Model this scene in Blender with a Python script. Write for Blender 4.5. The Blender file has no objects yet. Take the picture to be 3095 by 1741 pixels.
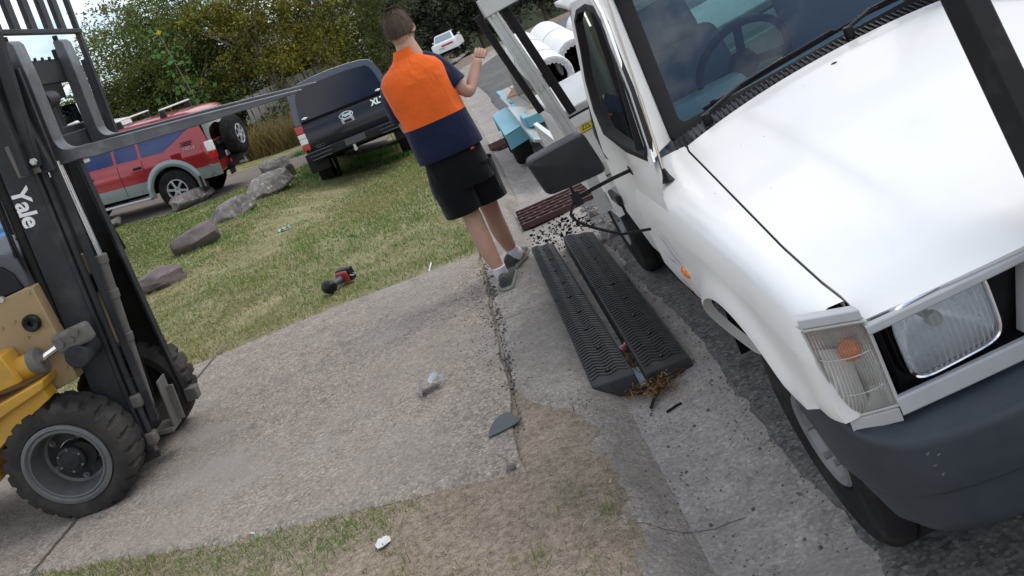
import bpy, bmesh, math, random
import numpy as np
from math import sin, cos, pi, radians, sqrt, atan2, exp, floor
from mathutils import Vector, Matrix, Euler

random.seed(7)
rng = np.random.default_rng(7)
scene = bpy.context.scene
COL = scene.collection

# ------------------------------------------------------------------ camera
CAM_H, CAM_F, ROLL, PITCH = 1.6, 2665.0, 24.0, 17.3
ph, th = radians(ROLL), radians(PITCH)
U = Vector((-sin(ph) * cos(th), cos(ph) * cos(th), sin(th)))
R = Vector(((1248 - 1547.5) / CAM_F, (870.5 + 31) / CAM_F, -1.0))
R = (R - U * R.dot(U)).normalized()
X = R.cross(U)
CM = Matrix((X, R, U))                       # rows are the world axes seen by the camera
cam_d = bpy.data.cameras.new('camera')
cam_d.sensor_width = 36.0
cam_d.lens = CAM_F / 3095.0 * 36.0
cam_d.clip_start, cam_d.clip_end = 0.05, 600.0
cam = bpy.data.objects.new('camera', cam_d)
cam.matrix_world = Matrix.Translation((0, 0, CAM_H)) @ CM.to_4x4()
COL.objects.link(cam)
scene.camera = cam

# ------------------------------------------------------------------ world, sun, exposure
w = bpy.data.worlds.new('World')
scene.world = w
w.use_nodes = True
nt = w.node_tree
nt.nodes.clear()
SUN_EL, SUN_AZ = radians(55), radians(75)   # azimuth measured from +Y towards +X
out = nt.nodes.new('ShaderNodeOutputWorld')
sky = nt.nodes.new('ShaderNodeTexSky')
sky.sky_type = 'NISHITA'
sky.sun_disc = False
sky.sun_elevation = SUN_EL
sky.sun_rotation = SUN_AZ
bsky = nt.nodes.new('ShaderNodeBackground')
bsky.inputs['Strength'].default_value = 0.12
nt.links.new(sky.outputs[0], bsky.inputs['Color'])
tc = nt.nodes.new('ShaderNodeTexCoord')
cn = nt.nodes.new('ShaderNodeTexNoise')
cn.inputs['Scale'].default_value = 3.6
cn.inputs['Detail'].default_value = 7.0
cn.inputs['Roughness'].default_value = 0.55
cmap = nt.nodes.new('ShaderNodeMapping')
cmap.inputs['Scale'].default_value = (1.0, 1.0, 1.9)
cmap.inputs['Location'].default_value = (0.7, 0.15, 0.3)
nt.links.new(tc.outputs['Generated'], cmap.inputs['Vector'])
nt.links.new(cmap.outputs[0], cn.inputs['Vector'])
cr = nt.nodes.new('ShaderNodeValToRGB')
cr.color_ramp.elements[0].position = 0.42
cr.color_ramp.elements[0].color = (0, 0, 0, 1)
cr.color_ramp.elements[1].position = 0.56
cr.color_ramp.elements[1].color = (1, 1, 1, 1)
nt.links.new(cn.outputs['Fac'], cr.inputs['Fac'])
bcl = nt.nodes.new('ShaderNodeBackground')
bcl.inputs['Color'].default_value = (0.97, 0.985, 1.0, 1)
bcl.inputs['Strength'].default_value = 0.93
mx = nt.nodes.new('ShaderNodeMixShader')
nt.links.new(cr.outputs[0], mx.inputs['Fac'])
nt.links.new(bsky.outputs[0], mx.inputs[1])
nt.links.new(bcl.outputs[0], mx.inputs[2])
nt.links.new(mx.outputs[0], out.inputs['Surface'])

sun_d = bpy.data.lights.new('sun', 'SUN')
sun_d.energy = 0.8
sun_d.angle = radians(28)
sun_d.color = (1.0, 0.96, 0.9)
sun = bpy.data.objects.new('sun', sun_d)
sdir = Vector((sin(SUN_AZ) * cos(SUN_EL), cos(SUN_AZ) * cos(SUN_EL), sin(SUN_EL)))
sun.rotation_euler = (-sdir).to_track_quat('-Z', 'Y').to_euler()
COL.objects.link(sun)

vs = scene.view_settings
vs.view_transform = 'Standard'
vs.look = 'None'
vs.exposure = 0.68
vs.gamma = 1.0
vs.use_curve_mapping = False
scene.cycles.use_denoising = True
scene.cycles.max_bounces = 6
scene.cycles.transparent_max_bounces = 12

# ------------------------------------------------------------------ ray helpers (photo pixel -> point on the real ground / plane)
def ray(px, py):
    return CM @ Vector(((px - 1547.5) / CAM_F, (870.5 - py) / CAM_F, -1.0))
CP = Vector((0, 0, CAM_H))
def AT(px, py, Y):
    r = ray(px, py)
    return CP + r * (Y / r.y)
def ATX(px, py, x):
    r = ray(px, py)
    return CP + r * (x / r.x)

def sst(a, b, x):
    t = min(1.0, max(0.0, (x - a) / (b - a)))
    return t * t * (3 - 2 * t)
def Z(x, y):
    """terrain height: kerb line is x = 0, nature strip rises to the left, road falls away far ahead"""
    drop = 0.00045 * max(0.0, y - 12.0) ** 2
    if x < -0.32:
        z = 0.05 * min(12.0, -x - 0.3)
        z -= 0.40 * exp(-((x + 1.6) / 1.7) ** 2) * sst(8.5, 14.5, y)
        z += 0.09 * min(9.0, max(0.0, -x - 5.0)) * sst(12, 16, y)
        z += 0.012 * sin(x * 2.1 + y * 0.7) * sst(0.6, 2.0, -x) * sst(6.4, 8, y)
        return z - drop
    return -drop
def ROADZ(x, y):
    return -0.1 - 0.00045 * max(0.0, y - 12.0) ** 2 + 0.008 * max(0, min(3.0, x - 0.6))
def G(px, py, off=0.0, fn=None):
    fn = fn or Z
    r = ray(px, py)
    t = 0.3
    lo = 0.3
    while t < 120:
        p = CP + r * t
        if p.z < fn(p.x, p.y) + off:
            break
        lo = t
        t += 0.03 + t * 0.01
    hi = t
    for _ in range(30):
        m = (lo + hi) / 2
        p = CP + r * m
        if p.z < fn(p.x, p.y) + off:
            hi = m
        else:
            lo = m
    return CP + r * hi

# ------------------------------------------------------------------ materials
def new_mat(name):
    m = bpy.data.materials.new(name)
    m.use_nodes = True
    nt = m.node_tree
    nt.nodes.clear()
    o = nt.nodes.new('ShaderNodeOutputMaterial')
    b = nt.nodes.new('ShaderNodeBsdfPrincipled')
    nt.links.new(b.outputs[0], o.inputs[0])
    return m, nt, b
def rgba(c):
    return (c[0], c[1], c[2], 1.0)
def noise(nt, scale, detail=4.0, rough=0.55, coord='Object', stretch=None, dist=0.0):
    t = nt.nodes.new('ShaderNodeTexCoord')
    n = nt.nodes.new('ShaderNodeTexNoise')
    n.inputs['Scale'].default_value = scale
    n.inputs['Detail'].default_value = detail
    n.inputs['Roughness'].default_value = rough
    n.inputs['Distortion'].default_value = dist
    src = t.outputs[coord]
    if stretch:
        mp = nt.nodes.new('ShaderNodeMapping')
        mp.inputs['Scale'].default_value = stretch
        nt.links.new(src, mp.inputs[0])
        src = mp.outputs[0]
    nt.links.new(src, n.inputs['Vector'])
    return n.outputs['Fac']
def ramp(nt, fac, stops):
    r = nt.nodes.new('ShaderNodeValToRGB')
    el = r.color_ramp.elements
    while len(el) < len(stops):
        el.new(0.5)
    for e, (p, c) in zip(el, stops):
        e.position = p
        e.color = rgba(c) if hasattr(c, '__len__') else (c, c, c, 1)
    nt.links.new(fac, r.inputs['Fac'])
    return r.outputs['Color']
def mixc(nt, fac, a, b, mode='MIX'):
    m = nt.nodes.new('ShaderNodeMix')
    m.data_type = 'RGBA'
    m.blend_type = mode
    for sock, v in ((m.inputs[0], fac), (m.inputs[6], a), (m.inputs[7], b)):
        if hasattr(v, 'node'):
            nt.links.new(v, sock)
        elif isinstance(v, (int, float)):
            sock.default_value = v
        else:
            sock.default_value = rgba(v)
    return m.outputs[2]
def bump(nt, b, h, strength=0.3, dist=0.01):
    n = nt.nodes.new('ShaderNodeBump')
    n.inputs['Strength'].default_value = strength
    n.inputs['Distance'].default_value = dist
    nt.links.new(h, n.inputs['Height'])
    nt.links.new(n.outputs[0], b.inputs['Normal'])
def M(name, col, rough=0.5, metal=0.0, var=0.12, scale=8.0, dirt=None, dirt_amt=0.5, dirt_scale=4.0, bmp=0.0, bscale=60.0,
      coat=0.0, spec=0.5, stretch=None, trans=0.0, rvar=0.1, flakes=None):
    m, nt, b = new_mat(name)
    n1 = noise(nt, scale, 5, 0.6, stretch=stretch)
    lo = [max(0, c * (1 - var)) for c in col]
    hi = [min(1, c * (1 + var)) for c in col]
    c = ramp(nt, n1, [(0.3, lo), (0.7, hi)])
    if dirt:
        n2 = noise(nt, dirt_scale, 6, 0.65, dist=0.4)
        f = ramp(nt, n2, [(0.62 - 0.35 * dirt_amt, 0.0), (0.80, min(1.0, 0.35 + dirt_amt * 0.6))])
        c = mixc(nt, f, c, dirt)
    nt.links.new(c, b.inputs['Base Color'])
    rr = ramp(nt, n1, [(0.3, max(0.02, rough - rvar)), (0.7, min(1, rough + rvar))])
    nt.links.new(rr, b.inputs['Roughness'])
    b.inputs['Metallic'].default_value = metal
    b.inputs['Specular IOR Level'].default_value = spec
    b.inputs['Coat Weight'].default_value = coat
    b.inputs['Coat Roughness'].default_value = 0.04
    if bmp:
        bump(nt, b, noise(nt, bscale, 3, 0.6), bmp)
    return m
def glass_mat(name, tint, reflect=1.0, rough=0.0, clear=0.9):
    m = bpy.data.materials.new(name)
    m.use_nodes = True
    nt = m.node_tree
    nt.nodes.clear()
    o = nt.nodes.new('ShaderNodeOutputMaterial')
    tr = nt.nodes.new('ShaderNodeBsdfTransparent')
    tr.inputs[0].default_value = rgba([c * clear for c in tint])
    gl = nt.nodes.new('ShaderNodeBsdfGlossy')
    gl.inputs['Roughness'].default_value = rough
    fr = nt.nodes.new('ShaderNodeFresnel')
    fr.inputs[0].default_value = 1.5
    mul = nt.nodes.new('ShaderNodeMath')
    mul.operation = 'MULTIPLY'
    mul.inputs[1].default_value = reflect
    mul.use_clamp = True
    nt.links.new(fr.outputs[0], mul.inputs[0])
    mx = nt.nodes.new('ShaderNodeMixShader')
    nt.links.new(mul.outputs[0], mx.inputs[0])
    nt.links.new(tr.outputs[0], mx.inputs[1])
    nt.links.new(gl.outputs[0], mx.inputs[2])
    nt.links.new(mx.outputs[0], o.inputs[0])
    return m

# ------------------------------------------------------------------ mesh builder
class MB:
    def __init__(s):
        s.v, s.f, s.mi, s.sm = [], [], [], []
    def add(s, vs, fs, mi=0, smooth=None):
        o = len(s.v)
        s.v += [tuple(v) for v in vs]
        for f in fs:
            s.f.append(tuple(i + o for i in f))
            s.mi.append(mi)
        return s
    def box(s, c, d, rot=None, mi=0, taper=None):
        hx, hy, hz = d[0] / 2, d[1] / 2, d[2] / 2
        vs = [Vector((x, y, z)) for z in (-hz, hz) for x, y in ((-hx, -hy), (hx, -hy), (hx, hy), (-hx, hy))]
        if taper:
            for v in vs[4:]:
                v.x *= taper[0]
                v.y *= taper[1]
        if rot is not None:
            m = rot if isinstance(rot, Matrix) else Euler(rot).to_matrix()
            vs = [m @ v for v in vs]
        c = Vector(c)
        return s.add([v + c for v in vs], [(3, 2, 1, 0), (4, 5, 6, 7), (0, 1, 5, 4), (1, 2, 6, 5), (2, 3, 7, 6), (3, 0, 4, 7)], mi)
    def bar(s, a, b, w, h, up=(0, 0, 1), mi=0):
        """rectangular bar from a to b, w across, h along 'up'"""
        a, b = Vector(a), Vector(b)
        d = (b - a)
        L = d.length
        d.normalize()
        x = d.cross(Vector(up))
        if x.length < 1e-4:
            x = d.cross(Vector((1, 0, 0)))
        x.normalize()
        z = x.cross(d)
        m = Matrix((x, d, z)).transposed()
        return s.box((a + b) / 2, (w, L, h), m, mi)
    def poly(s, pts, depth, mi=0):
        """closed polygon (3-D points) extruded by vector depth"""
        d = Vector(depth)
        n = len(pts)
        vs = [Vector(p) for p in pts] + [Vector(p) + d for p in pts]
        fs = [tuple(range(n - 1, -1, -1)), tuple(range(n, 2 * n))]
        fs += [(i, (i + 1) % n, n + (i + 1) % n, n + i) for i in range(n)]
        return s.add(vs, fs, mi)
    def face(s, pts, mi=0):
        return s.add(pts, [tuple(range(len(pts)))], mi)
    def tube(s, pts, r, n=8, mi=0, caps=True, closed=False):
        pts = [Vector(p) for p in pts]
        rs = r if hasattr(r, '__len__') else [r] * len(pts)
        rings = []
        prev = None
        N = len(pts)
        for i, p in enumerate(pts):
            if closed:
                d = pts[(i + 1) % N] - pts[i - 1]
            else:
                d = pts[min(i + 1, N - 1)] - pts[max(i - 1, 0)]
            d.normalize()
            if prev is None:
                a = Vector((0, 0, 1)) if abs(d.z) < 0.9 else Vector((1, 0, 0))
                x = d.cross(a).normalized()
            else:
                x = (prev - d * prev.dot(d)).normalized()
            prev = x
            y = d.cross(x)
            rings.append([p + (x * cos(2 * pi * k / n) + y * sin(2 * pi * k / n)) * rs[i] for k in range(n)])
        vs = [v for rg in rings for v in rg]
        fs = []
        for i in range(N - 1 if not closed else N):
            j = (i + 1) % N
            fs += [(i * n + k, i * n + (k + 1) % n, j * n + (k + 1) % n, j * n + k) for k in range(n)]
        if caps and not closed:
            fs += [tuple(range(n - 1, -1, -1)), tuple((N - 1) * n + k for k in range(n))]
        return s.add(vs, fs, mi)
    def cyl(s, a, b, r, n=16, mi=0, r2=None):
        return s.tube([a, b], [r, r2 if r2 is not None else r], n, mi)
    def lathe(s, prof, c, axis, n=32, mi=0, mis=None, closed=False):
        """prof: list of (r, h) revolved about axis through c"""
        ax = Vector(axis).normalized()
        a = Vector((0, 0, 1)) if abs(ax.z) < 0.9 else Vector((1, 0, 0))
        x = ax.cross(a).normalized()
        y = ax.cross(x)
        c = Vector(c)
        vs, m = [], len(prof)
        for k in range(n):
            t = 2 * pi * k / n
            d = x * cos(t) + y * sin(t)
            vs += [c + d * r + ax * h for r, h in prof]
        for j in range(m if closed else m - 1):
            j2 = (j + 1) % m
            fs = [(k * m + j, k * m + j2, ((k + 1) % n) * m + j2, ((k + 1) % n) * m + j) for k in range(n)]
            if j == 0:
                s.add(vs, fs, mis[j] if mis else mi)
                base = len(s.v) - len(vs)
            else:
                for f in fs:
                    s.f.append(tuple(i + base for i in f))
                    s.mi.append(mis[j] if mis else mi)
        return s
    def grid(s, rows, mi=0, closed=False, caps=False, mfun=None):
        m = len(rows[0])
        o = len(s.v)
        for r in rows:
            s.v += [tuple(p) for p in r]
        for i in range(len(rows) - 1):
            for j in range(m if closed else m - 1):
                k = (j + 1) % m
                s.f.append((o + i * m + j, o + i * m + k, o + (i + 1) * m + k, o + (i + 1) * m + j))
                s.mi.append(mfun(i, j) if mfun else mi)
        if caps:
            s.f.append(tuple(o + j for j in range(m - 1, -1, -1)))
            s.f.append(tuple(o + (len(rows) - 1) * m + j for j in range(m)))
            s.mi += [mfun(0, 0) if mfun else mi, mfun(len(rows) - 2, 0) if mfun else mi]
        return s
    def tf(s, m, start=0):
        s.v[start:] = [tuple(m @ Vector(v)) for v in s.v[start:]]
        return s
    def build(s, name, mats, parent=None, smooth=40, bevel=0.0, seg=2, solid=0.0, sub=0, world=False, fixn=True):
        me = bpy.data.meshes.new(name)
        vs = s.v
        if world and parent is not None:
            inv = parent.matrix_basis.inverted()
            vs = [tuple(inv @ Vector(v)) for v in vs]
        me.from_pydata(vs, [], s.f)
        if not isinstance(mats, (list, tuple)):
            mats = [mats]
        for m in mats:
            me.materials.append(m)
        if len(mats) > 1:
            me.polygons.foreach_set('material_index', s.mi)
        if fixn:
            bm = bmesh.new()
            bm.from_mesh(me)
            bmesh.ops.recalc_face_normals(bm, faces=bm.faces)
            bm.to_mesh(me)
            bm.free()
        if smooth:
            me.polygons.foreach_set('use_smooth', [True] * len(me.polygons))
            me.set_sharp_from_angle(angle=radians(smooth))
        me.update()
        o = bpy.data.objects.new(name, me)
        COL.objects.link(o)
        if parent is not None:
            o.parent = parent
        if solid:
            md = o.modifiers.new('solid', 'SOLIDIFY')
            md.thickness = solid
            md.offset = 0
        if bevel:
            md = o.modifiers.new('bevel', 'BEVEL')
            md.width = bevel
            md.segments = seg
            md.limit_method = 'ANGLE'
            md.angle_limit = radians(40)
            md.harden_normals = False
        if sub:
            md = o.modifiers.new('sub', 'SUBSURF')
            md.levels = md.render_levels = sub
        return o

def tag(o, label=None, cat=None, group=None, kind=None):
    if label: o['label'] = label
    if cat: o['category'] = cat
    if group: o['group'] = group
    if kind: o['kind'] = kind
    return o
def empty(name, loc=(0, 0, 0), rot=None, label=None, cat=None, group=None):
    o = bpy.data.objects.new(name, None)
    o.empty_display_size = 0.1
    mb = Matrix.Translation(Vector(loc))
    if rot is not None:
        mb = mb @ (rot.to_4x4() if isinstance(rot, Matrix) else Euler(rot).to_matrix().to_4x4())
    o.matrix_basis = mb
    COL.objects.link(o)
    return tag(o, label, cat, group)
def share(o, name, parent, loc=(0, 0, 0), rot=None):
    c = o.copy()
    c.name = name
    COL.objects.link(c)
    c.parent = parent
    mb = Matrix.Translation(Vector(loc))
    if rot is not None:
        mb = mb @ (rot.to_4x4() if isinstance(rot, Matrix) else Euler(rot).to_matrix().to_4x4())
    c.matrix_basis = mb
    return c
def text_mesh(name, txt, size, depth, mat, parent, mw, shear=0.0, bold=0.0, space=1.0):
    cu = bpy.data.curves.new(name, 'FONT')
    cu.body = txt
    cu.size = size
    cu.extrude = depth
    cu.shear = shear
    cu.offset = bold
    cu.space_character = space
    cu.align_x = 'CENTER'
    cu.align_y = 'CENTER'
    cu.resolution_u = 3
    tmp = bpy.data.objects.new(name, cu)
    COL.objects.link(tmp)
    dg = bpy.context.evaluated_depsgraph_get()
    me = bpy.data.meshes.new_from_object(tmp.evaluated_get(dg))
    bpy.data.objects.remove(tmp)
    me.materials.clear()
    me.materials.append(mat)
    o = bpy.data.objects.new(name, me)
    COL.objects.link(o)
    o.parent = parent
    o.matrix_basis = mw
    return o
def frame_mat(origin, right, up):
    r = Vector(right).normalized()
    u = Vector(up)
    u = (u - r * u.dot(r)).normalized()
    n = r.cross(u)
    m = Matrix((r, u, n)).transposed().to_4x4()
    return Matrix.Translation(Vector(origin)) @ m
def lerp(a, b, t):
    return a + (b - a) * t
def interp(xs, ys, x):
    return float(np.interp(x, xs, ys))
# ================================================================== SETTING
def vnoise(x, y, s=1.0, seed=0):
    """smooth numpy value noise in 0..1"""
    x = np.asarray(x) * s + seed * 13.7
    y = np.asarray(y) * s + seed * 7.3
    xi, yi = np.floor(x), np.floor(y)
    fx, fy = x - xi, y - yi
    fx = fx * fx * (3 - 2 * fx)
    fy = fy * fy * (3 - 2 * fy)
    def h(a, b):
        v = np.sin(a * 127.1 + b * 311.7 + seed * 74.7) * 43758.5453
        return v - np.floor(v)
    return (h(xi, yi) * (1 - fx) + h(xi + 1, yi) * fx) * (1 - fy) + (h(xi, yi + 1) * (1 - fx) + h(xi + 1, yi + 1) * fx) * fy
def fbm(x, y, s=1.0, seed=0):
    return 0.5 * vnoise(x, y, s, seed) + 0.3 * vnoise(x, y, s * 2.1, seed + 1) + 0.2 * vnoise(x, y, s * 4.3, seed + 2)

# ---- ground materials (object coordinates = metres)
def soil_mat():
    m, nt, b = new_mat('soil')
    n1 = noise(nt, 2.2, 6, 0.6)
    n2 = noise(nt, 38, 5, 0.7)
    n3 = noise(nt, 160, 3, 0.7)
    c1 = ramp(nt, n1, [(0.3, (0.27, 0.225, 0.17)), (0.5, (0.34, 0.28, 0.218)), (0.72, (0.41, 0.34, 0.272))])
    c2 = ramp(nt, n2, [(0.3, (0.50, 0.50, 0.48)), (0.55, (1, 1, 1)), (0.75, (1.3, 1.25, 1.2))])
    c = mixc(nt, 1.0, c1, c2, 'MULTIPLY')
    c3 = ramp(nt, n3, [(0.35, (0.6, 0.6, 0.58)), (0.6, (1.05, 1.05, 1.05))])
    c = mixc(nt, 1.0, c, c3, 'MULTIPLY')
    t = nt.nodes.new('ShaderNodeTexCoord'); sp = nt.nodes.new('ShaderNodeSeparateXYZ')
    nt.links.new(t.outputs['Object'], sp.inputs[0])
    mr = nt.nodes.new('ShaderNodeMapRange')
    mr.inputs['From Min'].default_value = 5.4; mr.inputs['From Max'].default_value = 6.6
    nt.links.new(sp.outputs['Y'], mr.inputs['Value'])
    thatch = mixc(nt, 1.0, ramp(nt, n1, [(0.35, (0.17, 0.175, 0.07)), (0.65, (0.32, 0.28, 0.165))]), c2, 'MULTIPLY')
    c = mixc(nt, mr.outputs[0], c, thatch)
    nt.links.new(c, b.inputs['Base Color'])
    b.inputs['Roughness'].default_value = 0.95
    b.inputs['Specular IOR Level'].default_value = 0.15
    h = mixc(nt, 0.5, n2, n3)
    bump(nt, b, h, 0.7, 0.012)
    return m
def concrete_mat(name, base, agg=0.5, stain=(0.16, 0.14, 0.12), stain_lo=0.55, agg_scale=85, stain_scale=1.1, seedoff=0.0, dust=None):
    m, nt, b = new_mat(name)
    n1 = noise(nt, stain_scale, 8, 0.65, dist=0.5)
    n2 = noise(nt, agg_scale, 3, 0.75)
    n4 = noise(nt, 9, 5, 0.65)
    c = ramp(nt, n4, [(0.3, [x * 0.80 for x in base]), (0.7, [x * 1.16 for x in base])])
    if agg:
        v = nt.nodes.new('ShaderNodeTexVoronoi')
        t = nt.nodes.new('ShaderNodeTexCoord')
        v.inputs['Scale'].default_value = agg_scale
        nt.links.new(t.outputs['Object'], v.inputs['Vector'])
        hs = nt.nodes.new('ShaderNodeSeparateColor')
        nt.links.new(v.outputs['Color'], hs.inputs[0])
        spk = ramp(nt, hs.outputs[0], [(0.0, (0.42, 0.40, 0.39)), (0.3, (0.8, 0.78, 0.76)), (0.6, (1.0, 0.97, 0.95)), (0.86, (1.12, 1.08, 1.02)), (1.0, (1.6, 1.5, 1.45))])
        c = mixc(nt, agg, c, mixc(nt, 1.0, c, spk, 'MULTIPLY'))
        edge = ramp(nt, v.outputs['Distance'], [(0.28, 1.0), (0.75, 0.72)])
        c = mixc(nt, agg, c, mixc(nt, 1.0, c, edge, 'MULTIPLY'))
    f = ramp(nt, n1, [(stain_lo - 0.06, 0.0), (stain_lo + 0.14, 0.7)])
    c = mixc(nt, f, c, stain)
    if dust:
        f2 = ramp(nt, noise(nt, 1.6, 6, 0.6, dist=0.3), [(0.55, 0.0), (0.72, 0.55)])
        c = mixc(nt, f2, c, dust)
    nt.links.new(c, b.inputs['Base Color'])
    b.inputs['Roughness'].default_value = 0.9
    b.inputs['Specular IOR Level'].default_value = 0.2
    bump(nt, b, mixc(nt, 0.12, n2, n4), 0.45, 0.004)
    return m
m_soil = soil_mat()
m_drive = concrete_mat('driveway_concrete', (0.328, 0.291, 0.254), 0.80, (0.272, 0.242, 0.212), 0.52, 92, 0.9, dust=(0.34, 0.325, 0.30))
m_kerb = concrete_mat('kerb_concrete', (0.34, 0.315, 0.288), 0.6, (0.19, 0.175, 0.155), 0.50, 110, 1.7)
m_gutter = concrete_mat('gutter_concrete', (0.385, 0.36, 0.34), 0.5, (0.23, 0.21, 0.195), 0.50, 90, 1.4, dust=(0.33, 0.29, 0.25))
m_asph = concrete_mat('asphalt', (0.15, 0.15, 0.155), 0.9, (0.20, 0.195, 0.19), 0.56, 75, 0.6)
m_path = concrete_mat('old_bitumen', (0.185, 0.16, 0.145), 0.5, (0.25, 0.2, 0.16), 0.5, 60, 0.5)
m_verge = concrete_mat('verge_gravel', (0.24, 0.19, 0.15), 0.8, (0.14, 0.12, 0.07), 0.5, 9, 0.4)

def sheet(name, xs, ys, fn, mat, kind='structure'):
    mb = MB()
    mb.grid([[(x, y, fn(x, y)) for x in xs] for y in ys])
    o = mb.build(name, mat, smooth=60, fixn=False)
    return tag(o, kind=kind)
def fr(a, b, st):
    n = max(2, int(round((b - a) / st)) + 1)
    return list(np.linspace(a, b, n))

# ground sheets: the nature strip on the left, the wide land below everything
xs_l = fr(-60, -14, 4.6)[:-1] + fr(-14, -6, 0.5)[:-1] + fr(-6, -0.30, 0.1)
ys_l = fr(-8, 1.6, 0.8)[:-1] + fr(1.6, 8, 0.1)[:-1] + fr(8, 24, 0.4)[:-1] + fr(24, 140, 6)
def soilz(x, y):
    z = Z(min(x, -0.33), y)
    z += 0.014 * (float(fbm(x, y, 3.2, 3)) - 0.5) * (1 if y < 9 else 0.3)
    return z
sheet('ground', xs_l, ys_l, soilz, m_soil)
sheet('land', fr(-0.3, 90, 3.0), fr(-8, 170, 3.0), lambda x, y: -0.17 - 0.00045 * max(0.0, y - 12.0) ** 2 - 0.004 * max(0, x - 4), m_verge)

# driveway slab
dl = [G(px, py) for px, py in ((0, 1765), (100, 1741), (370, 1692), (700, 1640), (1000, 1565), (1287, 1497), (1402, 1466), (1603, 1432), (1690, 1400))]
du = [G(px, py) for px, py in ((600, 1105), (800, 1020), (1000, 937), (1200, 862), (1440, 770))]
dlx, dly = [p.x for p in dl], [p.y for p in dl]
dux, duy = [p.x for p in du], [p.y for p in du]
_o = np.argsort(dlx); dlx = list(np.array(dlx)[_o]); dly = list(np.array(dly)[_o])
_o = np.argsort(dux); dux = list(np.array(dux)[_o]); duy = list(np.array(duy)[_o])
dlx = [-14] + dlx; dly = [dly[0] + 0.1] + dly
dux = [-14] + dux; duy = [duy[0] - 0.4] + duy
def drive_edge(y, side):
    return -0.315 + 0.035 * (float(fbm(y * 1.0, 3.3, 2.3, 5)) - 0.5) * 2 - (0.012 if side else 0)
mb = MB()
top, NX, NY = [], 150, 70
for i in range(NX + 1):
    s = i / NX
    s = 1 - (1 - s) ** 1.6 if s < 1 else 1
    row = []
    for j in range(NY + 1):
        t = j / NY
        x = lerp(-14, -0.33, s)
        ylo, yhi = interp(dlx, dly, x), interp(dux, duy, x)
        ylo += 0.02 * (float(fbm(x, 1.0, 4.0, 8)) - 0.5) * 2
        yhi += 0.014 * (float(fbm(x, 5.0, 5.0, 9)) - 0.5) * 2
        y = lerp(ylo, yhi, t)
        xx = lerp(-14, drive_edge(y, 1), s)
        row.append((xx, y, Z(min(xx, -0.33), y) + 0.020 - (0.02 if j in (0, NY) or i == NX else 0) + 0.004 * (float(fbm(x, y, 1.5, 4)) - 0.5)))
    top.append(row)
mb.grid(top)
tag(mb.build('driveway', m_drive, smooth=50, fixn=False), kind='structure')
# control joint cut across the slab near the forklift
jm = M('joint_dirt', (0.09, 0.08, 0.07), 0.95, var=0.3, scale=30)
ja, jb = G(95, 1735, 0.02), G(222, 1585, 0.02)
mb = MB()
pts = [ja.lerp(jb, k / 10) + Vector((0.006 * random.uniform(-1, 1), 0, 0)) for k in range(11)]
jb2 = jb + (jb - ja) * 6
pts.append(jb2)
rows = []
for p in pts:
    z = Z(p.x, p.y) + 0.0245
    rows.append([(p.x - 0.009, p.y, z), (p.x + 0.009, p.y, z)])
mb.grid(rows)
tag(mb.build('driveway_joint', jm, smooth=0), kind='structure')

# kerb and gutter, one profile swept along the street
LAY = [(-0.315, -0.012), (-0.30, 0.012), (-0.05, 0.006), (0.0, -0.012), (0.06, -0.06), (0.13, -0.112), (0.20, -0.128), (0.30, -0.127), (0.42, -0.116), (0.60, -0.104)]
BAR = [(-0.315, -0.01), (-0.30, 0.045), (-0.06, 0.05), (-0.015, 0.038), (0.012, 0.005), (0.03, -0.118), (0.12, -0.13), (0.26, -0.127), (0.42, -0.116), (0.60, -0.104)]
ROL = [(-0.315, -0.01), (-0.30, 0.03), (-0.10, 0.03), (-0.02, 0.015), (0.06, -0.04), (0.12, -0.10), (0.20, -0.125), (0.30, -0.125), (0.42, -0.115), (0.60, -0.102)]
def kprof(y):
    a = sst(5.95, 6.35, y) * (1 - sst(7.35, 7.9, y))
    b = sst(7.35, 8.2, y)
    d = -0.00045 * max(0.0, y - 12.0) ** 2
    res = []
    for p, q, r in zip(LAY, BAR, ROL):
        x = p[0] * (1 - a - b) + q[0] * a + r[0] * b
        z = p[1] * (1 - a - b) + q[1] * a + r[1] * b
        res.append((x, z + d))
    return res
ys_k = fr(-6, 1.4, 0.6)[:-1] + fr(1.4, 9.5, 0.04)[:-1] + fr(9.5, 36, 0.5)
def bend(y):          # street swings right far ahead
    return 0.018 * max(0.0, y - 24.0) ** 2 if y < 60 else 0.018 * 36 ** 2 + 1.3 * (y - 60)
krow, grow = [], []
for y in ys_k:
    pr = kprof(y)
    jx = 0.012 * (float(fbm(y, 2.0, 3.0, 11)) - 0.5) * 2
    kr, gr = [], []
    for k, (x, z) in enumerate(pr):
        n = 0.0015 * (float(fbm(x * 5, y * 2, 5.0, 12)) - 0.5)
        xx = x + bend(y) + (jx if k in (0, 1) and y < 8 else 0)
        if k == 0: xx = min(xx, drive_edge(y, 0) - 0.006) if 3.0 < y < 6.3 else xx
        if k <= 5: kr.append((xx, y, z + n))
        if k >= 5: gr.append((xx, y, z + n))
    krow.append(kr)
    grow.append(gr)
mb = MB(); mb.grid(krow)
tag(mb.build('kerb', m_kerb, smooth=35, fixn=False), kind='structure')
mb = MB(); mb.grid(grow)
tag(mb.build('gutter', m_gutter, smooth=60, fixn=False), kind='structure')
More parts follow.
